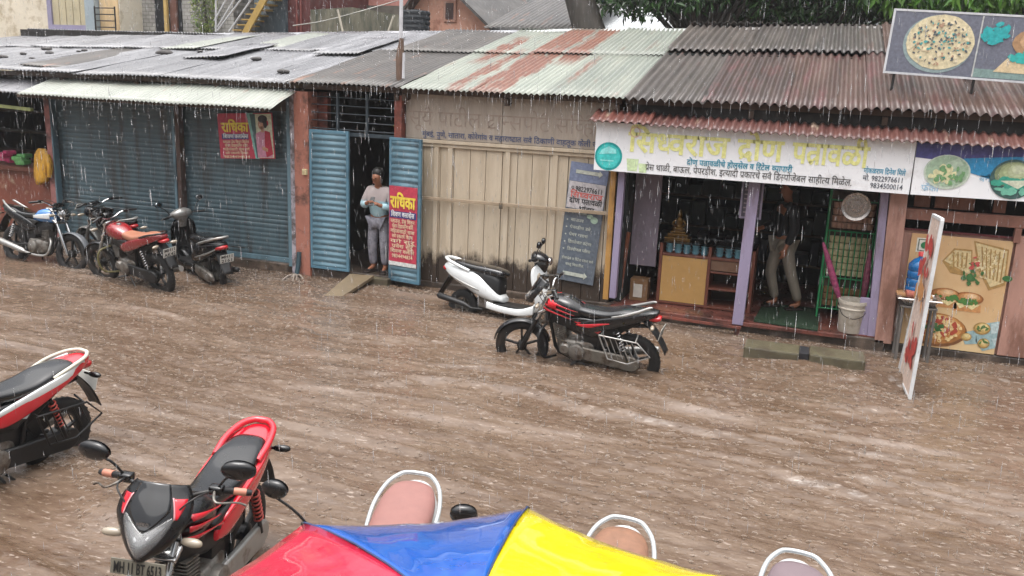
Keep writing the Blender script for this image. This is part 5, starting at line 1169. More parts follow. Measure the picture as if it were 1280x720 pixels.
        def S(u, z, off=0.):
            xn, hw = np.interp(z, A[:, 0], A[:, 1]), np.interp(z, A[:, 0], A[:, 2])*big; return V3(xn+off*.8-.06*u*u-.02*abs(u)**4, hw*u, 1.08-(1.08-z)*(.66 if front == 'cowl' else .62)+.035*(1-u*u)*min(1, max(0, (z-.9)/.18))+off*.6)
        mb = MB(); mb.grid(lambda u, v: S(2*u-1, 1.10-.42*v), 21, 30); cw = obj(mb.xf(SM), 'headlight_cowl', cowl, t, 80, solid=.012)
        def vis(u, v):
            z = 1.098-.235*v; h_ = .54+.05*v if z > .97 else .58*max(.02, (z-.863)/.107)**.75; return S((2*u-1)*h_, z, .011)
        obj(MB().grid(vis, 15, 24).xf(SM), 'visor', M_vis, cw, 80, solid=.006)
        def lamp(u, v):
            q = 2*u-1; zt, zb = .866+.088*abs(q), .695+.12*abs(q)**2.2; p = S(q*(.70-.06*v), zt+(zb-zt)*v, .004); return p+V3(.022*(1-q*q)*math.sin(math.pi*min(1, v*1.05)), 0, 0)
        hl = obj(MB().grid(lamp, 17, 11).xf(SM), 'headlight', M_lens, cw, 80, solid=.004)
        mb = MB()
        def refl(u, v):
            q = abs(math.sin(u*9.4))*.020+abs(math.sin(v*6.3+u*2))*.016; return lamp(.04+.92*u, .05+.9*v)+V3(-.010-q*.6, 0, 0)
        mb.grid(refl, 30, 18); mb.xf(SM); obj(mb, 'reflector', M_refl, cw, 20)
        if front == 'cowl':
            for s in (-1, 1):
                def st_(u, v, s=s): z = 1.03-.105*v; a_, b_ = .60+.10*v, .92-.16*v; return S(s*(a_+(b_-a_)*u), z, .009)
                obj(MB().grid(st_, 5, 9).xf(SM), 'red_strip', stripes or M_red, cw, 80, solid=.004)
                obj(MB().grid(lambda u, v, s=s: S(s*(.58+.10*v+.035*u), 1.035-.11*v, .011), 3, 9).xf(SM), 'pale_line', pm('pale_pink_line', 'c48c90', .3), cw, 80, solid=.003)
        mb = MB(); mb.box((.37, 0, 1.03), (.06, .13, .06), (0, R(-35), 0), .015); obj(mb.xf(SM), 'gauges', M_blk, t, 60)
        if front_plate:
            o = plate(t, (.585, 0, .775), (1, 0, .12), (-.12, 0, 1), .26, .075, [front_plate[0]], front_plate[1])
            for q in [o]+list(o.children):
                for v in q.data.vertices: v.co = SM @ v.co
        if front == 'cowl' and front_plate:
            p = Panel(SM @ (S(-.17, .893, .019)), SM.to_3x3() @ V3(0, 1, 0), SM.to_3x3() @ V3(-.2, 0, 1), SM.to_3x3() @ V3(1, 0, .2)); p_old = Panel(SM @ V3(.524, -.028, .868), SM.to_3x3() @ V3(0, 1, 0), SM.to_3x3() @ V3(-.2, 0, 1), SM.to_3x3() @ V3(1, 0, .2)); mb = MB(); p.text(mb, 'HERO', 0, 0, .026, .058, .02, 2); obj(mb, 'lettering', M_chr, cw, None)
    for s in (-1, 1): indicator(t, SM @ V3(.44, s*.10, .86), SM @ V3(.45, s*.215, .86), (1, 0, 0))
    return t
# ------------------------------------------------------------------ scooter
def scooter(label, loc, heading, lean=-6, steer=0, group=None, body=M_wht, seat=M_seat, rail=None, plates=None, trim=None, apron=None, hcover=None, mirrors=(1, 1), name='scooter', floor=M_blkm, tailmat=M_tail, wide_rail=False, mh=1.17, ms=.34):
    t = thing(name, label, 'scooter', loc, group, world=False); t.rotation_euler = Euler((R(lean), 0, R(heading)), 'XYZ')
    apron = apron or body; F_, B_ = V3(.64, 0, .215), V3(-.60, 0, .215); st = (V3(.50, 0, .8), R(steer))
    SM = Matrix.Translation(st[0]) @ Matrix.Rotation(st[1], 4, 'Z') @ Matrix.Translation(-st[0])
    wheel(t, 'front_wheel', F_, .215, .085, M_alu, st, 6, spk=M_alu); wheel(t, 'rear_wheel', B_, .215, .09, M_alu, None, 6, spk=M_alu)
    mudguard(t, F_, .245, 15, 170, .07, apron, st, 'front_mudguard')
    mb = MB(); mb.tube([V3(.47, 0, .90), V3(.55, 0, .62), V3(.58, .06, .5), V3(.63, .075, .215)], .02, 8); mb.tube([V3(.58, .06, .5), V3(.58, -.06, .5), V3(.63, -.075, .215)], .018, 8); obj(mb.xf(SM), 'fork', M_blkm, t, 60)
    # rear body: one tapered shell per side plus a tail
    mb = MB(); mb.loft([(.02, 0, .375, .10, .03, 3), (-.10, 0, .43, .158, .085, 3), (-.25, 0, .50, .178, .145, 2.8), (-.38, 0, .555, .186, .16, 2.6), (-.52, 0, .60, .18, .145, 2.5), (-.72, 0, .65, .15, .11, 2.5), (-.86, 0, .69, .095, .07, 2.4), (-.91, 0, .70, .05, .04, 2.2)], 30, 5); bd = obj(mb, 'body_panel', body, t, 80)
    mb = MB(); mb.loft([(-.02, 0, .48, .08, .14, 4), (-.06, 0, .52, .12, .16, 4), (-.2, 0, .57, .145, .15, 4), (-.5, 0, .64, .14, .1, 4)], 20, 3); obj(mb, 'seat_base', M_blkm, t, 60)
    for s in (-1, 1):
        mb = MB(); mb.loft([(-.28, s*.172, .47, .008, .012, 3), (-.5, s*.184, .53, .008, .012, 3), (-.72, s*.156, .60, .008, .012, 3), (-.85, s*.1, .66, .006, .01, 3)], 10, 4); obj(mb, 'trim', trim or M_silv, bd, 80)
    mb = MB(); mb.loft([(.02, 0, .70, .07, .02, 2.8), (-.03, 0, .71, .12, .05, 3), (-.2, 0, .725, .15, .06, 3), (-.40, 0, .735, .16, .062, 3), (-.58, 0, .762, .15, .05, 2.8), (-.70, 0, .785, .115, .035, 2.5), (-.76, 0, .79, .06, .015, 2.2)], 24, 5); obj(mb, 'seat', seat, t, 80)
    # grab rail: a hoop round the back of the seat
    rl = rail or M_silv; e = .03 if wide_rail else 0
    if wide_rail:
        q = [V3(-.28, .172, .70), V3(-.50, .183, .755), V3(-.68, .155, .80), V3(-.78, .10, .825), V3(-.815, .05, .83), V3(-.815, -.05, .83), V3(-.78, -.10, .825), V3(-.68, -.155, .80), V3(-.50, -.183, .755), V3(-.28, -.172, .70)]; r_ = .0125
    else: q = [V3(-.46, .158, .70), V3(-.62, .160, .745), V3(-.78, .135, .79), V3(-.87, .08, .815), V3(-.89, .03, .82), V3(-.89, -.03, .82), V3(-.87, -.08, .815), V3(-.78, -.135, .79), V3(-.62, -.160, .745), V3(-.46, -.158, .70)]; r_ = .020
    mb = MB(); mb.tube(q, r_, 10, smooth=4); obj(mb, 'grab_rail', rl, t, 80)
    mb = MB(); mb.loft([(-.80, 0, .665, .115, .035, 3), (-.89, 0, .68, .085, .035, 2.6), (-.935, 0, .685, .05, .02, 2.4)], 18, 3); obj(mb, 'taillight', tailmat, t, 70)
    mb = MB(); mb.grid(lambda u, v: V3(-.80-.18*u, .085*(2*v-1)*(1-.2*u), .60-.30*u+.012*(1-(2*v-1)**2)), 8, 5); obj(mb, 'rear_mudguard', M_blkm, t, 70, solid=.01)
    if plates: plate(t, (-.95, 0, .53), (-1, 0, .3), (-.3, 0, 1), .2, .13, plates)
    # engine / drive case, silencer, shock
    mb = MB(); mb.loft([(-.05, .10, .27, .03, .06, 3), (-.25, .12, .26, .05, .08, 3), (-.5, .13, .24, .05, .085, 3), (-.66, .13, .225, .045, .07, 3), (-.72, .13, .22, .02, .03, 3)], 18, 4); mb.box((-.22, 0, .32), (.24, .2, .16), None, .04); obj(mb, 'engine', M_alu, t, 50)
    mb = MB(); mb.tube([V3(-.25, -.1, .22), V3(-.4, -.14, .22), V3(-.5, -.16, .26), V3(-.88, -.17, .32), V3(-.9, -.17, .325)], [.014, .016, .036, .04, .025], 14); obj(mb, 'exhaust', M_blkm, t, 60)
    mb = MB(); mb.tube([V3(-.58, .1, .24), V3(-.62, .1, .55)], .022, 10); mb.tube([V3(-.05, .1, .2), V3(-.08, .13, .02)], .01, 6); obj(mb, 'shock_absorber', M_blkm, t, 60)
    # floor, side skirt
    mb = MB(); mb.span((-.08, -.16, .30), (.46, .16, .335), .012); obj(mb, 'footboard', floor, t, 40)
    for s in (-1, 1):
        mb = MB(); mb.loft([(-.16, s*.155, .30, .02, .045, 3), (.05, s*.165, .275, .022, .04, 3), (.32, s*.165, .275, .022, .045, 3), (.50, s*.14, .33, .02, .06, 3)], 14, 4); obj(mb, 'side_skirt', body, t, 80)
    # apron (front shield) and inner leg shield
    rows = [(.90, .50, .10), (.84, .535, .165), (.72, .58, .19), (.58, .615, .185), (.44, .62, .165), (.34, .58, .135), (.30, .53, .12)]; A = np.array(crn(np.array(rows, float), 4))
    def ap(u, v, off=0.): z, xn, hw = A[min(int(round(v*(len(A)-1))), len(A)-1)]; y = hw*(2*u-1); return V3(xn+off-.13*(y/.19)**2, y, z)
    o = obj(MB().grid(lambda u, v: ap(u, v), 17, len(A)), 'front_apron', apron, t, 80, solid=.014)
    obj(MB().grid(lambda u, v: ap(.12+.76*u, v, -.05), 13, len(A)), 'leg_shield', M_blkm, t, 80, solid=.02)
    for s in (-1, 1):
        mb = MB(); p = ap(.5+s*.33, .28, .012); mb.ball((0, 0, 0), (.02, .035, .055), 14, 9); mb.xf(Matrix.Translation(p)); obj(mb, 'indicator', M_amb, o, 70)
    mb = MB(); mb.loft([(.78, .49, 0, .05, .06, 2.6), (.90, .49, 0, .09, .09, 2.6), (.96, .475, 0, .12, .16, 2.4), (1.02, .45, 0, .10, .14, 2.4), (1.06, .43, 0, .05, .07, 2.2)], 24, 4, 'z'); mb.v = [(x, y, z) for x, y, z in mb.v]; mb.f = mb.f
    hc = obj(mb.xf(SM), 'handlebar_cover', hcover or body, t, 80)
    mb = MB(); mb.ball((0, 0, 0), (.04, .085, .055), 18, 10); mb.xf(SM @ Matrix.Translation((.585, 0, .955))); obj(mb, 'headlight', M_chr, hc, 70)
    hb = MB().tube([SM @ V3(.36, .34, .97), SM @ V3(.43, .16, .975), SM @ V3(.45, 0, .97), SM @ V3(.43, -.16, .975), SM @ V3(.36, -.34, .97)], .012, 10, smooth=3); hb = obj(hb, 'handlebar', M_blkm, t, 70)
    for s in (-1, 1):
        e, i_ = SM @ V3(.36, s*.34, .97), SM @ V3(.42, s*.19, .975); d = (e-i_).normalized(); obj(MB().tube([e, e-d*.12], .018, 12), 'grip', M_blkm, hb, 60)
        obj(MB().tube([i_+(SM.to_3x3() @ V3(.03, 0, 0)), SM @ V3(.46, s*.25, .965), SM @ V3(.42, s*.36, .95)], .007, 8, smooth=3), 'lever', M_alu, hb, 70)
        if mirrors[0 if s > 0 else 1]: mirror(hb, SM @ V3(.42, s*.2, .99), SM @ V3(.46, s*ms, mh), SM.to_3x3() @ V3(-1, -s*.15, .1), size=(.062, .045))
    return t
ZB = -.09
def tail_at(px, py, zt, hd, back):   # origin of a machine whose tail stands at a surveyed point
    q = atz(px, py, zt); h = R(hd); return (q.x+back*math.cos(h), q.y+back*math.sin(h))
p = atz(727, 446, 0); motorcycle('black motorcycle with red tank stripes and silver seat rail, standing alone in midstream', (p.x+.0, p.y-.12, -.175), 176, -9, 16, tank=M_blk, stripes=M_red, emblem=True, panel=M_blk, tail=M_blk, saree=True, plates=['MH11', '4716'], crash=M_blkm, front='smallcowl', cowl=M_blk, mirrors=False, rail_style='side', rail_r=.016, fork=M_blkm, chain=pm('dull_muddy_silver', '77726a', .45, metal=.4, var=.2, stain='4e4238', stain_amt=.5, stain_scale=6))
p = atz(160, 352, 0); motorcycle('dark red motorcycle with tan orange seat and olive crash bars, before the left shutter', (p.x+.1, p.y+.05, ZB), 166, -8, 10, tank=M_dkred, seat=pm('tan_orange_vinyl', '94614a', .42, var=.12, scale=9), tail=M_dkred, rail=M_blk, plates=['MH11', 'AK42'], crash=pm('olive_paint', '625c38', .5), chain=M_blkm, front='smallcowl', cowl=M_blk, mirrors=False, panel=M_blkm)
p = atz(84, 338, 0); motorcycle('motorcycle with blue and white tank and chrome forks, beside the red counter at far left', (p.x-.74, p.y+.22, ZB), -8, -6, 8, tank=pm('blue_white_paint', '4a7db5', .22, var=.1, coat=.6), tank2=M_wht, panel=M_blkm, tail=M_blk, fguard=pm('grey_guard', '55585c', .4), exhaust=M_silv, front='round', fork=M_chr, cowl=M_chr, mirrors=False, rail_style='side')
motorcycle('black motorcycle with broad red tail lamp, half hidden behind the dark red motorcycle', (X(142, 10.25, 290), 10.25, ZB), 158, -6, 12, tank=M_blk, panel=M_blk, tail=M_blk, fguard=M_silv, plates=['MH11', '7781'], front='round', rail=M_silv, cowl=M_blk, mirrors=False)
p = atz(628, 397, 0); scooter('white scooter with black seat parked against the cream planks', (p.x+.0, p.y-.02, -.14), -9, -6, 22, hcover=M_blk, floor=M_blkm, rail=M_wht)
p = atz(250, 345, 0); scooter('black scooter with silver seat rail close against the right roller shutter', (p.x-.05, p.y+.12, -.12), 152, -6, 10, body=M_blk, rail=M_silv, plates=['MH11', '2161'], apron=M_blk, hcover=M_silv)
x, y = tail_at(93, 437, .78, 266, .86); motorcycle('red and white motorcycle with black seat and red springs, tail end at left foreground', (x, y, -.14), 266, -5, 10, tank=M_red, tail=M_red, panel=M_blkm, shade=M_wht, shade_h=.034, rail=pm('cream_white_rail', 'b9b5a5', .3), shock=pm('red_spring', '9a3a30', .4), chain=M_blkm, saree=M_blkm, fguard=M_blk, detail=False, side_script='Champion', plates=['MH11', '2093'], front='smallcowl', cowl=M_red)
x, y = tail_at(315, 523, .87, 283, .87); motorcycle('black and red motorcycle facing the viewer, left of the colourful umbrella in foreground', (x, y, -.06), 283, -4, 2, tank=M_blk, stripes=M_red, tail=M_red, panel=M_blkm, shade=M_red, rail=M_red, rail_r=.020, shock=pm('red_spring', '9a3a30', .4), cowl=M_blk, front='cowl', sleeve=pm('peach_grip', 'a9705c', .5), front_plate=('MH 11 BT 6513', pm('dark_plate', '6b675c', .5)), mir_h=.15, detail=False, scale=1.0)
pk = pm('dusty_pink_vinyl', '7f5852', .5, var=.1, scale=9)
for px, py, hd, lab, sm, mi in ((515, 583, -76, 'white scooter with dusty pink seat and white hoop rail behind the blue umbrella panel', pk, (1, 1)), (776, 638, -86, 'white scooter with brown pink ribbed seat behind the yellow umbrella panel', pm('brown_pink_vinyl', '75533f', .45, var=.2, scale=16), (0, 0)), (988, 679, -87, 'white scooter with purple grey seat and pale hoop rail at bottom right', pm('purple_grey_vinyl', '66585c', .4, var=.08), (0, 0)), (1222, 714, -80, 'white scooter showing only its rail top at bottom right corner', pk, (0, 0))):
    x, y = tail_at(px, py, .745, hd, .815); o = scooter(lab, (x, y, -.10), hd, -3, 0, rail=pm('painted_rail', 'a9adae', .25, var=.06, metal=.3), seat=sm, wide_rail=True, group='white scooters parked along the near kerb', mirrors=mi, mh=1.26, ms=.42); o.scale = (.94, 1, 1)
# ================================================================== people
def skinned(name, mat, par, nodes, edges, root, sub=2):
    names = list(nodes); me = bpy.data.meshes.new(name); me.from_pydata([nodes[n][0] for n in names], [(names.index(a), names.index(b)) for a, b in edges], [])
    tmp = bpy.data.objects.new(name, me); COL.objects.link(tmp)
    tmp.modifiers.new('skin', 'SKIN').use_smooth_shade = True
    for i, n in enumerate(names):
        sv = me.skin_vertices[0].data[i]; r = nodes[n][1]; sv.radius = r if isinstance(r, tuple) else (r, r); sv.use_root = (n == root)
    sb_ = tmp.modifiers.new('sub', 'SUBSURF'); sb_.levels = sub; sb_.render_levels = sub
    dg = bpy.context.evaluated_depsgraph_get(); dg.update(); m2 = bpy.data.meshes.new_from_object(tmp.evaluated_get(dg)); bpy.data.objects.remove(tmp)
    m2.name = name; m2.materials.clear(); m2.materials.append(mat)
    for p in m2.polygons: p.use_smooth = True
    o = bpy.data.objects.new(name, m2); COL.objects.link(o); o.parent = par; return o
M_skin = pm('brown_skin', '8a5a41', .5, var=.1)
M_hair = pm('black_hair', '15120f', .5, var=.2)
M_jean = pm('washed_grey_jeans', '84828a', .8, var=.22, scale=12, stain='5f5d66', stain_amt=.45, stain_scale=7)
M_khaki = pm('grey_khaki_cloth', '7f776b', .8, var=.12)
M_dkshirt = pm('black_shirt_cloth', '0b0c0f', .8, var=.2)
m, nt, b, co = newmat('pale_blue_sweater'); sp = nt.nodes.new('ShaderNodeSeparateXYZ'); nt.links.new(co, sp.inputs[0])
k = mathn(nt, 'MULTIPLY', mathn(nt, 'SUBTRACT', mathn(nt, 'ADD', sp.outputs[2], mathn(nt, 'MULTIPLY', noise(nt, co, 9), .08)), 1.10), 40, True)
nt.links.new(mixc(nt, k, srgb('9fbfc8'), srgb('b3a7a5')), b.inputs['Base Color']); setp(b, rough=.85); M_sweat = m
def person(label, loc, rotz, J, top, legs, hair, shoe):
    """J: joint name -> position; one continuous body, clothes as children"""
    t = thing('person', label, 'person', loc, world=False); t.rotation_euler = (0, 0, rotz)
    rad = dict(pel=(.13, .095), bel=(.12, .09), che=(.145, .10), nk0=.055, nk=.05, hd0=(.065, .075), hd1=(.078, .095), hd2=(.06, .07), nose=.016)
    N = {k: (J[k], rad[k]) for k in rad if k in J}; E_ = [('pel', 'bel'), ('bel', 'che'), ('che', 'nk0'), ('nk0', 'nk'), ('nk', 'hd0'), ('hd0', 'hd1'), ('hd1', 'hd2')]
    for s in 'LR':
        for nme, r in (('sh', .06), ('el', .043), ('wr', .028), ('pa', (.034, .018))): N[nme+s] = (J[nme+s], r)
        E_ += [('che', 'sh'+s), ('sh'+s, 'el'+s), ('el'+s, 'wr'+s), ('wr'+s, 'pa'+s)]
        for nme, r in (('hp', .085), ('kn', .058), ('an', .036), ('to', (.04, .022))): N[nme+s] = (J[nme+s], r)
        E_ += [('pel', 'hp'+s), ('hp'+s, 'kn'+s), ('kn'+s, 'an'+s), ('an'+s, 'to'+s)]
        # five fingers, unequal and curled
        pa, wr = Vector(J['pa'+s]), Vector(J['wr'+s]); d = (pa-wr).normalized(); side = d.cross(Vector((0, 0, 1))).normalized(); curl = Vector((0, 0, -1))
        if d.z < -.7: side = Vector((0, 1, 0)); curl = Vector((1 if s == 'L' else -1, 0, 0))
        for q, L_ in enumerate((.05, .078, .085, .078, .06)):
            off = side*(.018*(q-2)) if q else side*-.042
            a = pa+off+(d*.02 if q else d*-.03); b1 = a+d*L_*.5+curl*.008; c1 = b1+d*L_*.38+curl*.028
            for nm, pt, r in (('a', a, .011), ('b', b1, .009), ('c', c1, .0075)): N['f%s%d%s' % (s, q, nm)] = (tuple(pt), r)
            E_ += [('pa'+s, 'f%s%da' % (s, q)), ('f%s%da' % (s, q), 'f%s%db' % (s, q)), ('f%s%db' % (s, q), 'f%s%dc' % (s, q))]
    skinned('body', M_skin, t, N, E_, 'pel')
    up = lambda k, f: (J[k], f)
    T_ = {'pel': up('pel', (.158, .125)), 'bel': up('bel', (.155, .12)), 'che': up('che', (.17, .13)), 'nk0': up('nk0', .075)}; TE = [('pel', 'bel'), ('bel', 'che'), ('che', 'nk0')]
    for s in 'LR':
        w_ = Vector(J['wr'+s])*.9+Vector(J['el'+s])*.1
        T_.update({'sh'+s: up('sh'+s, .082), 'el'+s: up('el'+s, .066), 'wr'+s: (tuple(w_), .048)}); TE += [('che', 'sh'+s), ('sh'+s, 'el'+s), ('el'+s, 'wr'+s)]
    skinned('shirt', top, t, T_, TE, 'pel')
    P_ = {'pel': up('pel', (.145, .112))}; PE = []
    for s in 'LR':
        an = Vector(J['an'+s])*.92+Vector(J['kn'+s])*.08
        P_.update({'hp'+s: up('hp'+s, .1), 'kn'+s: up('kn'+s, .077), 'an'+s: (tuple(an), .062)}); PE += [('pel', 'hp'+s), ('hp'+s, 'kn'+s), ('kn'+s, 'an'+s)]
    skinned('trousers', legs, t, P_, PE, 'pel')
    for s in 'LR':
        an, to = Vector(J['an'+s]), Vector(J['to'+s]); d = (to-an); d.z = 0; d.normalize(); mb = MB(); c = (an+to)/2; c.z = .014; mb.box((0, 0, 0), (.24, .09, .024), None, .01); mb.box((.04, 0, .03), (.05, .095, .03), None, .012)
        Mx = Matrix((d, Vector((0, 0, 1)).cross(d), Vector((0, 0, 1)))).transposed().to_4x4(); Mx.translation = c; mb.xf(Mx); mb.build('sandal', shoe, t, smooth=50)
    h = Vector(J['hd1']); hb = Vector(J['hd2']); mb = MB(); f = Vector(hair); mb.ball((0, 0, 0), (.086, .098, .092), 20, 12)
    mb.v = [tuple(Vector(v)*(1+.05*mnoise.noise(Vector(v)*40))) for v in mb.v]; mb.xf(Matrix.Translation(h*.55+hb*.45-f*.040+Vector((0, 0, .016)))); mb.build('hair', M_hair, t, smooth=80)
    mb = MB()
    for s in (-1, 1): sd = f.cross(Vector((0, 0, 1))).normalized(); mb.ball(h+f*.088+sd*s*.03+Vector((0, 0, .005)), (.012, .012, .008), 10, 6)
    mb.build('eyes', pm('dark_eyes', '1c1512', .2), t, smooth=80)
    mb = MB(); mb.ball(h+f*.088+Vector((0, 0, -.058)), (.022, .012, .007), 10, 6); mb.build('mouth', pm('lips', '6e3f35', .5), t, smooth=80); return t
px_ = X(474, YF+.12)
J1 = dict(pel=(0, .02, .80), bel=(0, .01, .95), che=(.01, -.02, 1.13), nk0=(.015, -.05, 1.27), nk=(.02, -.075, 1.32), hd0=(.02, -.10, 1.36), hd1=(.02, -.12, 1.42), hd2=(.02, -.11, 1.48), nose=(.02, -.21, 1.405),
          shL=(-.15, -.01, 1.20), elL=(-.235, -.04, .98), wrL=(-.09, -.20, 1.05), paL=(-.035, -.225, 1.075), shR=(.18, -.01, 1.20), elR=(.24, -.05, .97), wrR=(.11, -.20, 1.03), paR=(.055, -.225, 1.06),
          hpL=(-.085, .02, .76), knL=(-.10, -.02, .43), anL=(-.10, .02, .08), toL=(-.13, -.10, .035), hpR=(.085, .02, .76), knR=(.10, -.02, .43), anR=(.10, .02, .08), toR=(.12, -.10, .035))
p1 = person('person in pale blue sweater and grey jeans looking down in the doorway', (px_, YF+.12, .15), 0, J1, M_sweat, M_jean, (0, -.97, -.2), pm('dark_sandal', '2a211e', .6))
ph = MB(); ph.box((px_+.01, YF+.12-.245, 1.235), (.07, .012, .14), (R(-35), 0, 0), .004); o = ph.build('phone', M_blk, None); tag(o, 'dark phone held in both hands of the person in the doorway', 'phone')
J2 = dict(pel=(0, 0, .92), bel=(0, 0, 1.07), che=(0, -.02, 1.27), nk0=(0, 0, 1.42), nk=(0, 0, 1.47), hd0=(0, -.03, 1.52), hd1=(0, -.035, 1.60), hd2=(0, -.02, 1.67), nose=(0, -.13, 1.59),
          shL=(-.18, 0, 1.36), elL=(-.24, -.06, 1.10), wrL=(-.16, -.26, 1.05), paL=(-.13, -.33, 1.05), shR=(.18, 0, 1.36), elR=(.23, .02, 1.09), wrR=(.22, -.07, .86), paR=(.22, -.09, .79),
          hpL=(-.09, 0, .87), knL=(-.09, -.10, .49), anL=(-.08, .02, .08), toL=(-.08, -.11, .035), hpR=(.09, 0, .87), knR=(.10, .10, .50), anR=(.11, .26, .08), toR=(.11, .13, .035))
person('person in dark shirt and grey khaki trousers standing on the green doormat', (X(970, 11.75, 385), 11.75, .178), R(-62), J2, M_dkshirt, M_khaki, (0, -1, 0), pm('dark_sandal', '2a211e', .6))
# ================================================================== umbrella
A_, R__, D_, PH = Vector((-.58, 1.48, 1.84)), .88, .17, 1.74
um = thing('umbrella', 'large wet umbrella with red, blue and yellow panels standing open in the foreground', 'umbrella', (A_.x, A_.y, 0))
cols = {'y': pm('yellow_nylon', 'dcc80a', .22, var=.05, coat=.9), 'b': pm('blue_nylon', '0f4fa0', .22, var=.08, coat=.9), 'r': pm('red_nylon', 'b9263f', .22, var=.06, coat=.9)}
for mt in cols.values():
    nt = mt.node_tree; b = nt.nodes['Principled BSDF']; co = [n for n in nt.nodes if n.type == 'TEX_COORD'][0].outputs['Object']
    bump(nt, b, mathn(nt, 'ADD', noise(nt, co, 4, 2, .5), mathn(nt, 'MULTIPLY', noise(nt, co, 16, 2), .12)), .6, .03)
order = 'brbyrbry'   # k = 0 blue (between the two ribs at the middle), k = 1 red, k = 7 yellow
order = 'bryrbyry'; order = ['b', 'r', 'y', 'b', 'r', 'y', 'r', 'y']
def cano(a, s, sag=0.):
    return Vector((A_.x+R__*s*math.cos(a), A_.y+R__*s*math.sin(a), A_.z-D_*s**1.8-sag))
for k in range(8):
    a0 = PH+k*math.pi/4
    def fn(u, v, a0=a0):
        a = a0+math.pi/4*u; s = .02+.98*v; chord = math.cos(math.pi/8)/math.cos(math.pi/4*(u-.5)); e = 4*u*(1-u)
        s2 = s*(1+(chord-1)*1.0)*(1-.035*e*v**3); p = cano(a, s2); z0 = A_.z-D_*s**1.8
        p.z = z0-.018*e*v*(1-v*.3)+.006*mnoise.noise((a*7, s*5, 1.))*v+.0045*mnoise.noise((a*26, s*2.2, 3.))*v*(1-.5*e); return p
    pn_ = MB().grid(fn, 15, 16).build('canopy_panel', cols[order[k]], um, smooth=80, solid=.0015)
for k in range(8):
    a0 = PH+k*math.pi/4; MB().tube([cano(a0, s, .006) for s in (.03, .2, .4, .6, .8, .96, 1.0)], .0035, 6).build('rib', M_chr, um, smooth=60)
    MB().tube([cano(a0, s, -.003) for s in (.03, .2, .4, .6, .8, .96, 1.0)], .0028, 6).build('seam', pm('dark_seam', '2c3a5c', .4), um, smooth=60)
    tip = MB().ball(cano(a0, 1.012, .002), .007, 8, 6).build('rib_tip', M_blkm, um, smooth=60)
MB().tube([(A_.x, A_.y, -.3), (A_.x, A_.y, A_.z+.04)], .014, 12).build('pole', M_chr, um, smooth=60)
MB().tube([(A_.x, A_.y, A_.z-.005), (A_.x, A_.y, A_.z+.05), (A_.x, A_.y, A_.z+.09)], [.02, .012, .008], 10).build('finial', M_blkm, um, smooth=60)
MB().lathe([(.001, -.3), (.22, -.3), (.22, -.22), (.05, -.18), (.04, -.02), (.001, -.02)], (A_.x, A_.y, 0), n=28).build('base', pm('concrete_base', '7d786f', .8), um, smooth=40)
# ================================================================== behind the ridge
def facade(name, label, cat, px0, px1, Y, ztop, depth, mat, py=20):
    a, b_ = at(px0, py, Y).x, at(px1, py, Y).x; t = thing(name, label, cat, ((a+b_)/2, Y+depth/2, 0)); MB().span((a, Y, 0), (b_, Y+depth, ztop)).build('wall', mat, t); return t, a, b_
YA = 18.6
M_crw = pm('cream_rough_plaster', 'd8cfbc', .8, var=.08, scale=2, stain='b0a288', stain_amt=.4, bmp=.6, bscale=22)
t, a, b_ = facade('building', 'cream plastered house with purple window frame at top left', 'house', -90, 150, YA, 8, 5, M_crw)
z0, z1 = at(80, 38, YA).z, 7.0; wx0, wx1 = X(62, YA, 20), X(112, YA, 20)
f = MB(); fw = .14
for r in (((wx0, YA-.07, z0), (wx0+fw, YA-.002, z1)), ((wx1-fw*.3, YA-.07, z0), (wx1, YA-.002, z1)), ((wx0+fw, YA-.07, z0), (wx1-fw*.3, YA-.002, z0+fw)), ((wx0+fw, YA-.07, z1-fw), (wx1-fw*.3, YA-.002, z1))): f.span(*r)
wf = f.build('window', pm('lilac_grey_frame', '8f8aa3', .5, var=.08), t)
mb = MB(); n = 5
for i in range(n): xx = wx0+fw+(wx1-wx0-fw*1.3)*i/n; mb.span((xx+.01, YA-.03, z0+fw), (xx+(wx1-wx0-fw*1.3)/n-.012, YA-.005-.012*(i % 2), z1-fw))
mb.build('shutter', pm('cream_shutter_wood', 'b7ad90', .7, var=.15, scale=3), wf)
MB().span((wx0-.05, YA-.12, z0-.06), (wx1+.1, YA-.002, z0-.004)).build('sill', pm('lilac_grey_frame', '8f8aa3', .5), wf)
MB().span((X(113, YA, 20), YA-.18, 0), (X(125, YA, 20), YA-.002, 8)).build('column', pm('pale_blue_column', '97a4ab', .6, var=.08), t)
MB().span((X(126, YA, 20), YA-.03, 2), (X(149, YA, 20), YA-.002, 8)).build('door', pm('ochre_door', 'cfb48a', .6, var=.15, stretch=(4, 1, .3)), t)
mb = MB()
for i in range(4): z = at(130, 34-8*i, YA-.2).z; mb.tube([(X(126, YA, 20), YA-.2, z), (X(151, YA, 20), YA-.2, z)], .015, 6)
for px in (126, 151): mb.tube([(X(px, YA, 20), YA-.2, 3), (X(px, YA, 20), YA-.2, at(130, 8, YA-.2).z)], .02, 6)
mb.build('balcony_rail', M_iron, t)
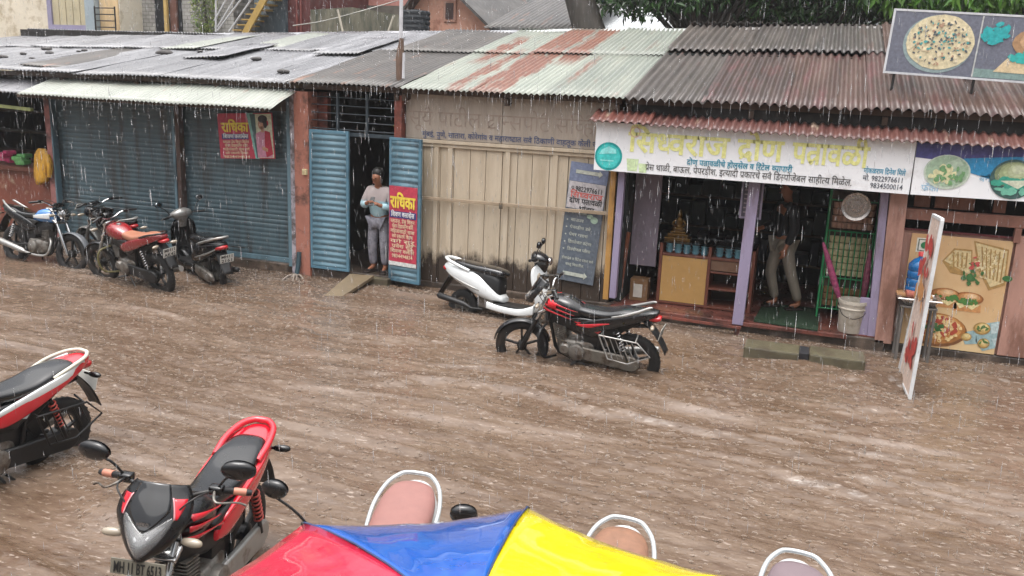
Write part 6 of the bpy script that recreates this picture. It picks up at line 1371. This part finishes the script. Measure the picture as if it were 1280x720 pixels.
# stone house
m, nt, b, co = newmat('grey_stone_masonry'); mp = nt.nodes.new('ShaderNodeMapping'); mp.inputs['Rotation'].default_value = (R(90), 0, 0); nt.links.new(co, mp.inputs[0])
br = nt.nodes.new('ShaderNodeTexBrick'); nt.links.new(mp.outputs[0], br.inputs[0]); br.inputs['Scale'].default_value = 2.6; br.inputs['Mortar Size'].default_value = .03; br.offset = .5
for i, c in ((1, '8d8a86'), (2, 'a5a29c'), (3, '5b5855')): br.inputs[i].default_value = (*srgb(c), 1)
nt.links.new(mixc(nt, .45, br.outputs[0], ramp(nt, noise(nt, co, 4, 6), [(.3, srgb('6b6965')), (.7, srgb('b8b5ad'))])), b.inputs['Base Color']); setp(b, rough=.85); M_stw = m
YS_ = 19.4
t, a, b_ = facade('building', 'grey stone walled house with a dark doorway behind the tin roof', 'house', 149, 292, YS_, 8, 4, M_stw)
MB().span((X(195, YS_, 20), YS_-.03, 2), (X(228, YS_, 20), YS_-.002, 8)).build('doorway', pm('black_doorway', '191a1d', .9), t)
MB().span((X(216, YS_, 20), YS_-.10, 2), (X(224, YS_, 20), YS_-.035, 8)).build('door', pm('brown_door', '66453a', .6), t)
MB().span((X(211.5, YS_, 20), YS_-.2, 2), (X(215, YS_, 20), YS_-.12, 8)).build('post', pm('yellow_post', 'b79a5e', .6), t)
MB().tube([(X(166, YS_, 20), YS_-.08, 0), (X(164, YS_, 10), YS_-.08, 8)], .075, 12).build('drainpipe', pm('pale_green_pipe', 'b7bfb5', .5), t, smooth=60)
def leaves(mb, n, c, r, size, seed, droop=.0, shell=.55):
    rg = np.random.default_rng(seed)
    d = rg.normal(size=(n, 3)); d /= np.linalg.norm(d, axis=1)[:, None]; q = rg.uniform(shell, 1, n)**.6
    P = np.array(c)+d*q[:, None]*np.array(r)
    for i in range(n):
        p = Vector(P[i]); u = Vector(rg.normal(size=3)); u.z -= droop; u.normalize(); w_ = u.orthogonal().normalized(); w_.rotate(Matrix.Rotation(rg.uniform(0, 6.28), 3, u)); L_ = size*rg.uniform(.6, 1.35); W_ = L_*.32
        nn = u.cross(w_)*L_*.12
        mb.add([p, p+u*L_*.45+w_*W_*.5+nn, p+u*L_, p+u*L_*.45-w_*W_*.5+nn], [(0, 1, 2), (0, 2, 3)])
def leafmat(name, cols):
    m, nt, b, co = newmat(name); g = nt.nodes.new('ShaderNodeNewGeometry'); nt.links.new(ramp(nt, g.outputs['Random Per Island'], [(i/(len(cols)-1), srgb(c)) for i, c in enumerate(cols)]), b.inputs['Base Color']); setp(b, rough=.4, spec=.4); return m
M_l1 = leafmat('mango_leaf', ('182a15', '243f1e', '335428', '446a33', '1c3019')); M_l2 = leafmat('bright_leaf', ('3f6f28', '5a8a33', '75a045', '4a7a30')); M_l3 = leafmat('vine_leaf', ('56703a', '7b9150', '8d8d55', '45602f')); M_bark = pm('wet_bark', '3e3934', .75, var=.35, scale=5, stretch=(2, 2, .4), bmp=.5, bscale=14)
vn = thing('climbing_plant', 'yellow green climbing plant on the grey stone wall', 'plant', (X(256, YS_, 25), YS_-.2, 0)); c = at(256, 24, YS_-.2)
mb = MB(); leaves(mb, 900, (c.x, c.y, c.z+.3), (.42, .14, .8), .10, 3); mb.build('foliage', M_l3, vn); MB().tube([(c.x, c.y+.1, 0), (c.x+.1, c.y+.1, 3), (c.x-.1, c.y+.1, c.z+.6)], .03, 6).build('stem', M_bark, vn)
# stairs
YT_ = 18.4
st_ = thing('staircase', 'yellow steel outdoor staircase with thin white handrails behind the grey tin roof', 'stairs', (X(300, YT_, 20), YT_, 0))
a, b_ = at(296, 36, YT_), at(330, -4, YT_); mb = MB()
for y in (0, .8): mb.beam(a+Vector((-.4, y, -1)), b_+Vector((.9, y, 1.2)), .06, .16)
mb.build('stringer', pm('yellow_steel', 'a98b4c', .55, var=.15), st_)
for i in range(9): p = a+(b_-a)*(i/6-.2); MB().span((p.x-.13, YT_+.03, p.z-.015), (p.x+.13, YT_+.77, p.z+.015)).build('step', pm('yellow_steel', 'a98b4c', .55), st_)
mb = MB()
for k, (p0, p1) in enumerate((((268, 26), (288, -10)), ((272, 34), (300, -12)), ((272, 38), (307, -8)), ((286, 40), (318, -6)))): mb.tube([at(*p0, YT_-.05), at(*p1, YT_-.05)], .022, 6)
mb.tube([at(270, 40, YT_-.05), at(270, -10, YT_-.05)], .025, 6); mb.build('handrail', pm('white_rail', 'b3b3b3', .5), st_)
# sheds and mossy wall
t, a, b_ = facade('shed', 'dark blue grey sheet metal shed left of the dark red door', 'shed', 318, 357, 19.0, 7.5, 3, pm('dark_blue_sheet', '48545a', .6, var=.25, stretch=(4, 1, .3)))
t, a, b_ = facade('shed', 'shed front with dark red double door behind the tin roof', 'shed', 357, 388, 19.1, 7.5, 3, pm('dark_red_door', '5a2f2d', .7, var=.25, stretch=(3, 1, .4)))
mb = MB()
for px in (372, 377): mb.span((X(px, 19.1, 20)-.02, 19.06, 3), (X(px, 19.1, 20)+.02, 19.098, 7.5))
mb.build('door_rail', pm('red_rail', '7d4641', .6), t)
t = thing('wall', 'low mossy concrete wall with a streaked face behind the roof ridge', 'wall', (X(445, 18.6, 30), 18.7, 0)); mb = MB(); a, b_, c = at(388, 12, 18.6), at(440, 9, 18.6), at(508, 20, 18.6)
mb.prism([(a.x, 0), (c.x, 0), (c.x, c.z), (b_.x, b_.z), (a.x, a.z)], 18.6, 18.85); mb.build('wall_face', pm('mossy_concrete', '6a6657', .85, var=.25, scale=3, stain='3f4136', stain_amt=.6, stretch=(2, 1, .4)), t)
t, a, b_ = facade('building', 'pink plastered house peeping over the mossy wall', 'house', 385, 520, 22, 7.6, 4, pm('salmon_plaster', 'b98278', .8, var=.12)); MB().span((a, 21.9, at(450, 9, 22).z-2), (b_, 21.997, at(450, 7, 22).z)).build('dark_lower_wall', pm('grey_stained_plaster', '6b665e', .85, var=.3), t)
for p0, p1, lab in (((422, 12), (434, 39), 'thin pale stick leaning left over the ridge'), ((492, 20), (477, 40), 'thin pale stick leaning right beside the black tank')):
    o = MB().tube([at(*p1, 16.6)-Vector((0, 0, .4)), at(*p0, 16.6)], .022, 6).build('pole', pm('pale_bamboo', 'b0a898', .6), None, smooth=60); tag(o, lab, 'pole')
o = MB().tube([at(366, 32, 16.5), at(400, 27, 17), at(440, 17, 17.5), at(520, -6, 18.5)], .012, 6, smooth=4).build('cable', pm('grey_cable', '8f8d85', .6), None, smooth=60); tag(o, 'grey cable rising from the roof edge over the mossy wall', 'cable')
# water tank
q = at(514, 38, 17.2); t = thing('water_tank', 'black ribbed plastic water tank on a stand beside the orange house', 'tank', (q.x, 17.4, 0)); r_ = .30
prof = [(.001, q.z-.3), (r_, q.z-.3)]
for i in range(7): z = q.z-.28+i*.1; prof += [(r_, z), (r_*1.05, z+.03), (r_*1.05, z+.06), (r_, z+.09)]
zt_ = at(514, 15, 17.2).z; prof += [(r_*.98, zt_-.04), (r_*.6, zt_+.02), (r_*.3, zt_+.03), (r_*.3, zt_+.07), (.001, zt_+.07)]
MB().lathe(prof, (q.x, 17.4, 0), n=28).build('tank', pm('black_tank_plastic', '22262a', .4, var=.15), t, smooth=40); MB().span((q.x-.28, 17.12, 0), (q.x+.28, 17.68, q.z-.31)).build('stand', pm('brick_stand', '6b4a40', .8), t)
# orange gabled house
YO = 20.0
t = thing('house', 'orange gabled house with one small brown window and a dark roof', 'house', (X(560, YO, 20), 22, 0)); c0, c1, pk_ = at(498, 40, YO), at(618, 36, YO), at(548, -34, YO)
mb = MB(); mb.prism([(c0.x, 0), (c1.x, 0), (c1.x, c1.z), (pk_.x, pk_.z), (c0.x, c0.z)], YO, YO+6); mb.build('wall', pm('orange_plaster', 'd39f88', .75, var=.08, scale=2, stain='a06b58', stain_amt=.3), t)
w0, w1 = at(558, 24, YO), at(568, 4, YO); wn = MB(); wn.span((w0.x-.06, YO-.05, w0.z-.06), (w1.x+.06, YO-.003, w1.z+.06)); wn = wn.build('window', pm('pale_peach_frame', 'b98b78', .7), t); MB().span((w0.x, YO-.065, w0.z), (w1.x, YO-.052, w1.z)).build('pane', pm('dark_brown_shutter', '4a3531', .6), wn)
def slope(P0, P1, y0, y1, th=.08):
    mb = MB(); P0, P1 = Vector(P0), Vector(P1); mb.add([(P0.x, y0, P0.z), (P1.x, y0, P1.z), (P1.x, y1, P1.z), (P0.x, y1, P0.z), (P0.x, y0, P0.z+th), (P1.x, y0, P1.z+th), (P1.x, y1, P1.z+th), (P0.x, y1, P0.z+th)], [(0, 1, 2, 3), (7, 6, 5, 4), (0, 4, 5, 1), (1, 5, 6, 2), (2, 6, 7, 3), (3, 7, 4, 0)]); return mb
e = (c1-pk_)*.12; slope(pk_, c1+e, YO-.45, YO+6.2).build('roof', M_dark, t); e = (c0-pk_)*.12; slope(pk_, c0+e, YO-.45, YO+6.2).build('roof', M_dark, t)
# grey sheeted roof to the right of it
YG = 19.2
t = thing('shed', 'shed with broad dark grey sheet roof between the orange house and the tree trunk', 'shed', (X(660, YG, 30), 21, 0)); a, b_ = at(604, 37, YG), at(728, 33, YG); mb = MB(); c, d = at(588, -10, YG+4.5), at(688, -8, YG+4.5)
corr(mb, a.x, b_.x, YG, a.z+.05, YG+4.6, c.z, .12, .015, 6, .03, 77); mb.build('roof', M_dark, t, smooth=60, solid=.005); MB().span((a.x+.1, YG+.1, 0), (b_.x-.1, YG+4, a.z-.05)).build('wall', M_dkwall, t)
YW = 20.5
t = thing('shed', 'shed with pale whitish tin roof behind the leaning tree trunk', 'shed', (X(765, YW, 25), 22, 0)); a, b_ = at(690, 36, YW), at(850, 34, YW); mb = MB(); corr(mb, a.x, b_.x, YW, a.z-.1, YW+4, at(760, 8, YW+4).z, .1, .014, 6, .03, 78); mb.build('roof', pm('whitish_tin', 'b3b6b8', .4, var=.12), t, smooth=60, solid=.005); MB().span((a.x+.1, YW+.1, 0), (b_.x-.1, YW+4, a.z-.15)).build('wall', M_dkwall, t)
t, a, b_ = facade('building', 'pale brown building far behind the trees', 'house', 730, 1010, 34, 9.5, 5, pm('far_beige_plaster', '9c8f82', .8, var=.12))
t, a, b_ = facade('building', 'grey building far behind the trees at right', 'house', 1015, 1420, 36, 8.5, 5, pm('far_grey_plaster', '8b9094', .8, var=.12))
# trees
def tree(name, label, x, y, h, r, mat, n, seed, size, lean=0., trunk=.22, zlow=0., clumps=16, droop=.6, gap=.5):
    t = thing(name, label, 'tree', (x, y, 0)); rg = random.Random(seed); top = Vector((x+lean, y, h))
    mb = MB(); mb.tube([(x, y, 0), (x+lean*.3, y, h*.3), (x+lean*.8, y, h*.62), top], [trunk*1.2, trunk, trunk*.75, trunk*.3], 12, smooth=4); tr_ = mb
    fol = MB()
    for i in range(clumps):
        th = rg.uniform(0, 6.28); q = rg.uniform(.25, 1); cz = rg.uniform(-.75, .9)
        c = Vector((top.x+r[0]*q*math.cos(th)*math.sqrt(max(.1, 1-cz*cz)), top.y+r[1]*q*math.sin(th)*math.sqrt(max(.1, 1-cz*cz)), h+r[2]*cz)); s = rg.uniform(.28, .45)
        if c.z-r[2]*s < zlow: c.z = zlow+r[2]*s*rg.uniform(1, 1.4)
        tr_.tube([Vector((x+lean*.8, y, h*.6)), (Vector((x+lean*.8, y, h*.62))+c)/2+Vector((0, 0, .2)), c], [trunk*.4, trunk*.22, .02], 7, smooth=3)
        leaves(fol, int(n/clumps), c, (r[0]*s, r[1]*s, r[2]*s*.9), size, seed*31+i, droop, gap)
    tr_.build('trunk', M_bark, t, smooth=70); fol.build('crown', mat, t); return t
q = at(735, 33, 18.4); t = thing('tree', 'dark wet tree trunk leaning left between grey and white sheet roofs', 'tree', (q.x+.25, 18.4, 0)); q2 = at(722, -8, 18.4)
d = (q2-q); mb = MB(); mb.tube([q-d*3.5, q-d*1.2, q, q2, q2+d*1.2, q2+d*2.5], [.42, .36, .33, .29, .24, .12], 14, smooth=3)
for s in (-1, 1): mb.tube([q2+d*1.2, q2+d*2+Vector((s*.8, 0, .4)), q2+d*2.8+Vector((s*1.5, .3, 1))], [.14, .09, .03], 8, smooth=3)
mb.build('trunk', M_bark, t, smooth=70); mb = MB(); cc = q2+d*4.6
for i in range(9): leaves(mb, 260, cc+Vector((random.uniform(-1.6, 1.6), random.uniform(-1.2, 1.2), random.uniform(.3, 1.6))), (.8, .8, .6), .2, 70+i, .4)
mb.build('crown', M_l1, t)
zl = at(900, 27, 19).z
tree('tree', 'broad dark green mango tree hanging over the brown roof ridge', X(880, 19, 0), 19.6, zl+1.3, (3.0, 1.8, 1.7), M_l1, 15000, 5, .20, 0, .22, zl-.05, 46, .9)
tree('tree', 'dark green tree behind the middle of the brown roof, left of the billboard', X(1020, 20, 0), 20.4, zl+1.2, (2.7, 1.8, 1.8), M_l1, 13000, 6, .20, .2, .2, zl-.3, 40, .9)
tree('tree', 'bright green drooping tree rising behind the billboard', X(1195, 19, 0), 19.2, zl+1.5, (1.8, 1.3, 1.9), M_l2, 8500, 7, .28, 0, .18, zl-.1, 26, 1.8)
tree('tree', 'mid green tree at the right edge behind the billboard', X(1310, 21, 0), 21.5, zl+2.2, (2.2, 1.6, 2.4), M_l2, 6000, 8, .26, 0, .2, zl-.3, 18, .9)
M_far = leafmat('far_leaf', ('2d4429', '3a5533', '4c6640'))
fw_ = MB()
for i in range(26): leaves(fw_, 420, (-6+i*1.1, 27+random.uniform(-1, 1.5), 5.2+random.uniform(-1, 2.2)), (1.4, 1.2, 1.7), .34, 200+i, .3)
o = fw_.build('far_trees', M_far, None); tag(o, 'mass of far green trees behind the shops', 'trees', None, 'stuff')
# slim pole with lamp cable on the grey roof
t = thing('pole', 'slim white pole on a brown wooden stub standing at the eave of the grey roof', 'pole', at(501, 100, 11.0)); MB().tube([at(501, 52, 11.3), at(502, -30, 11.3)], .026, 10).build('white_pipe', pm('white_pipe', 'c2c2c6', .4), t, smooth=60); MB().tube([at(500, 103, 11.25), at(500, 72, 11.28), at(502, 48, 11.3)], [.055, .06, .03], 10).build('wooden_stub', pm('brown_stub', '5e4a3e', .8, var=.3), t, smooth=60); MB().tube([at(504, 98, 11.2), at(505, 66, 11.2)], .02, 8).build('short_pipe', pm('white_pipe', 'c2c2c6', .4), t, smooth=60)
# ================================================================== rain, eave run-off, splashes
mw, nt, b, co = newmat('falling_water'); b.inputs['Base Color'].default_value = (.85, .87, .9, 1); setp(b, rough=.12, trans=.8, ior=1.33)
class Fast:
    def __init__(s): s.V = []; s.F = []; s.n = 0
    def add(s, V, F): s.V.append(V); s.F.append(F+s.n); s.n += len(V)
    def build(s, name, mat, label, cat):
        V = np.concatenate(s.V); F = np.concatenate(s.F); me = bpy.data.meshes.new(name); me.vertices.add(len(V)); me.vertices.foreach_set('co', V.ravel().astype(np.float32))
        me.loops.add(F.size); me.loops.foreach_set('vertex_index', F.ravel().astype(np.int32)); me.polygons.add(len(F)); me.polygons.foreach_set('loop_start', np.arange(0, F.size, 3, dtype=np.int32)); me.update(); me.validate(); me.materials.append(mat)
        o = bpy.data.objects.new(name, me); COL.objects.link(o); return tag(o, label, cat, None, 'stuff')
def spindles(P, L, r, slant=(0.03, 0.02)):
    """slender drops: P tops (n,3), L lengths, r radii -> six-vertex spindles"""
    n = len(P); off = np.array([(math.cos(t), math.sin(t), 0) for t in (0, 2.09, 4.19)])
    dirv = np.stack([np.full(n, slant[0]), np.full(n, slant[1]), -np.ones(n)], 1); V = np.empty((n, 5, 3)); V[:, 0] = P; V[:, 4] = P+dirv*L[:, None]
    for k in range(3): V[:, 1+k] = P+dirv*(L*.65)[:, None]+off[k]*r[:, None]
    T = np.array([(0, 1, 2), (0, 2, 3), (0, 3, 1), (4, 2, 1), (4, 3, 2), (4, 1, 3)]); F = (np.arange(n)[:, None, None]*5+T[None]).reshape(-1, 3); return V.reshape(-1, 3), F
fr = Fast(); n = 34000
P = np.stack([RNG.uniform(-15, 6, n), RNG.uniform(2.2, 17, n), RNG.uniform(.1, 6.5, n)], 1)
keep = ~((P[:, 1] > 10.2) & (P[:, 2] < 3.0+.26*(P[:, 1]-10.85)))
P = P[keep]; n = len(P); fr.add(*spindles(P, RNG.uniform(.04, .085, n), RNG.uniform(.0009, .0017, n))); fr.build('rain', mw, 'heavy rain falling over the street and roofs', 'rain')
fd = Fast()
for x0, x1, y, z, pitch in EAVES:
    ks = np.arange(math.ceil(x0/pitch-.5), math.floor(x1/pitch-.5)+1); xs_ = (ks+.5)*pitch; n = len(xs_)
    if n == 0: continue
    P = np.stack([xs_, np.full(n, y-.006), np.full(n, z+.006)], 1)+RNG.normal(size=(n, 3))*np.array([.004, .006, 0])
    big = RNG.random(n) < .55
    fd.add(*spindles(P, np.where(big, RNG.uniform(.10, .30, n), RNG.uniform(.03, .09, n)), RNG.uniform(.0015, .0032, n), (0.0, -.02)))
    for q in range(7):
        m_ = RNG.random(n) < .55; Q = P[m_].copy(); Q[:, 2] = RNG.uniform(.05, z-.1, len(Q)); Q[:, 1] -= .02+.02*RNG.random(len(Q)); fd.add(*spindles(Q, RNG.uniform(.03, .11, len(Q)), RNG.uniform(.0009, .0018, len(Q)), (0, -.02)))
fd.build('eave_water', mw, 'rain water running off the corrugated eaves in strings', 'water')
# gush from the drain spout
g = MB(); s0 = at(371, 344, 10.84)
for q in range(7): e = Vector((s0.x+random.uniform(-.12, .25), 10.62+random.uniform(-.1, .1), .0)); g.tube([s0+Vector((random.uniform(-.02, .02), 0, 0)), (s0+e)/2+Vector((0, 0, .04)), e], [.016, .014, .012], 7, smooth=3)
mfoam = pm('foaming_water', '857a70', .3, var=.2, scale=20)
o = g.build('drain_gush', mfoam, None, smooth=70); tag(o, 'pale water gushing from the drain spout by the pink pillar', 'water', None, 'stuff')
# splash crowns on the flood
ms, nt, b, co = newmat('splash_water'); b.inputs['Base Color'].default_value = (*srgb('978b80'), 1); setp(b, rough=.3, spec=.5)
fs = Fast(); n = 14000
x = RNG.uniform(-14, 5, n*3); y = 2.0+9.1*RNG.random(n*3)**.85
vis = np.abs((x+y*.344)/y) < .75; x, y = x[vis][:n], y[vis][:n]; n = len(x)
xe_, ye_ = [], []
for x0, x1, y0, z, pitch in EAVES:
    if y0 < 10.9:
        k = int((x1-x0)/pitch*2.2); xe_.append(RNG.uniform(x0, x1, k)); ye_.append(y0-.05+RNG.normal(size=k)*.07)
for wx_, wy_ in ((-3.0, 9.05), (-1.65, 8.98), (-4.0, 9.95), (-2.9, 9.75), (-9.6, 9.7), (-8.3, 9.5), (-10.1, 9.75), (-5.05, 4.7), (-2.95, 3.9), (1.1, 9.3), (-7.1, 10.6)):
    xe_.append(wx_-.1+RNG.normal(size=130)*.24); ye_.append(wy_-.04+RNG.normal(size=130)*.09)
x = np.concatenate([x]+xe_); y = np.concatenate([y]+ye_); n = len(x); z = water_h(x, y)
# each drop that lands throws up a low broken ring
K = 7; rad = RNG.uniform(.006, .019, n); hgt = RNG.uniform(.002, .007, n); a0 = RNG.uniform(0, 6.28, n); arc = RNG.uniform(2.2, 6.0, n)
V = np.empty((n, K*2, 3)); T = []
for k in range(K):
    t_ = a0+arc*k/(K-1); cx_, sx_ = np.cos(t_)*rad, np.sin(t_)*rad; tap = math.sin(math.pi*k/(K-1))*.8+.2
    zz = water_h(x+cx_, y+sx_)
    V[:, 2*k] = np.stack([x+cx_, y+sx_, zz-.002], 1); V[:, 2*k+1] = np.stack([x+cx_*1.15, y+sx_*1.15, zz+hgt*tap], 1)
    if k: T += [(2*k-2, 2*k, 2*k+1), (2*k-2, 2*k+1, 2*k-1)]
fs.add(V.reshape(-1, 3), (np.arange(n)[:, None, None]*(K*2)+np.array(T)[None]).reshape(-1, 3))
nd_ = 3500; ii = RNG.integers(0, n, nd_); P = np.stack([x[ii], y[ii], z[ii]], 1)+np.stack([RNG.normal(size=nd_)*.02, RNG.normal(size=nd_)*.02, RNG.uniform(.012, .05, nd_)], 1)
fs.add(*spindles(P, RNG.uniform(.004, .009, nd_), RNG.uniform(.0014, .0032, nd_)))
fs.build('splashes', ms, 'splashes thrown up by rain on the muddy flood', 'splashes')
# ================================================================== rain haze
hz = MB().span((-62, -45, -1.32), (62, 62, 14)); mh = bpy.data.materials.new('rain_haze'); mh.use_nodes = True; nt = mh.node_tree
for nn in list(nt.nodes):
    if nn.type == 'BSDF_PRINCIPLED': nt.nodes.remove(nn)
vo = nt.nodes.new('ShaderNodeVolumePrincipled'); vo.inputs['Color'].default_value = (.93, .95, .97, 1); vo.inputs['Density'].default_value = .0008; vo.inputs['Anisotropy'].default_value = .2
nt.links.new(vo.outputs[0], [n_ for n_ in nt.nodes if n_.type == 'OUTPUT_MATERIAL'][0].inputs['Volume'])
o = hz.build('haze', mh, None); o['kind'] = 'stuff'; o['label'] = 'thin rain haze over the street'
scene.cycles.volume_bounces = 1
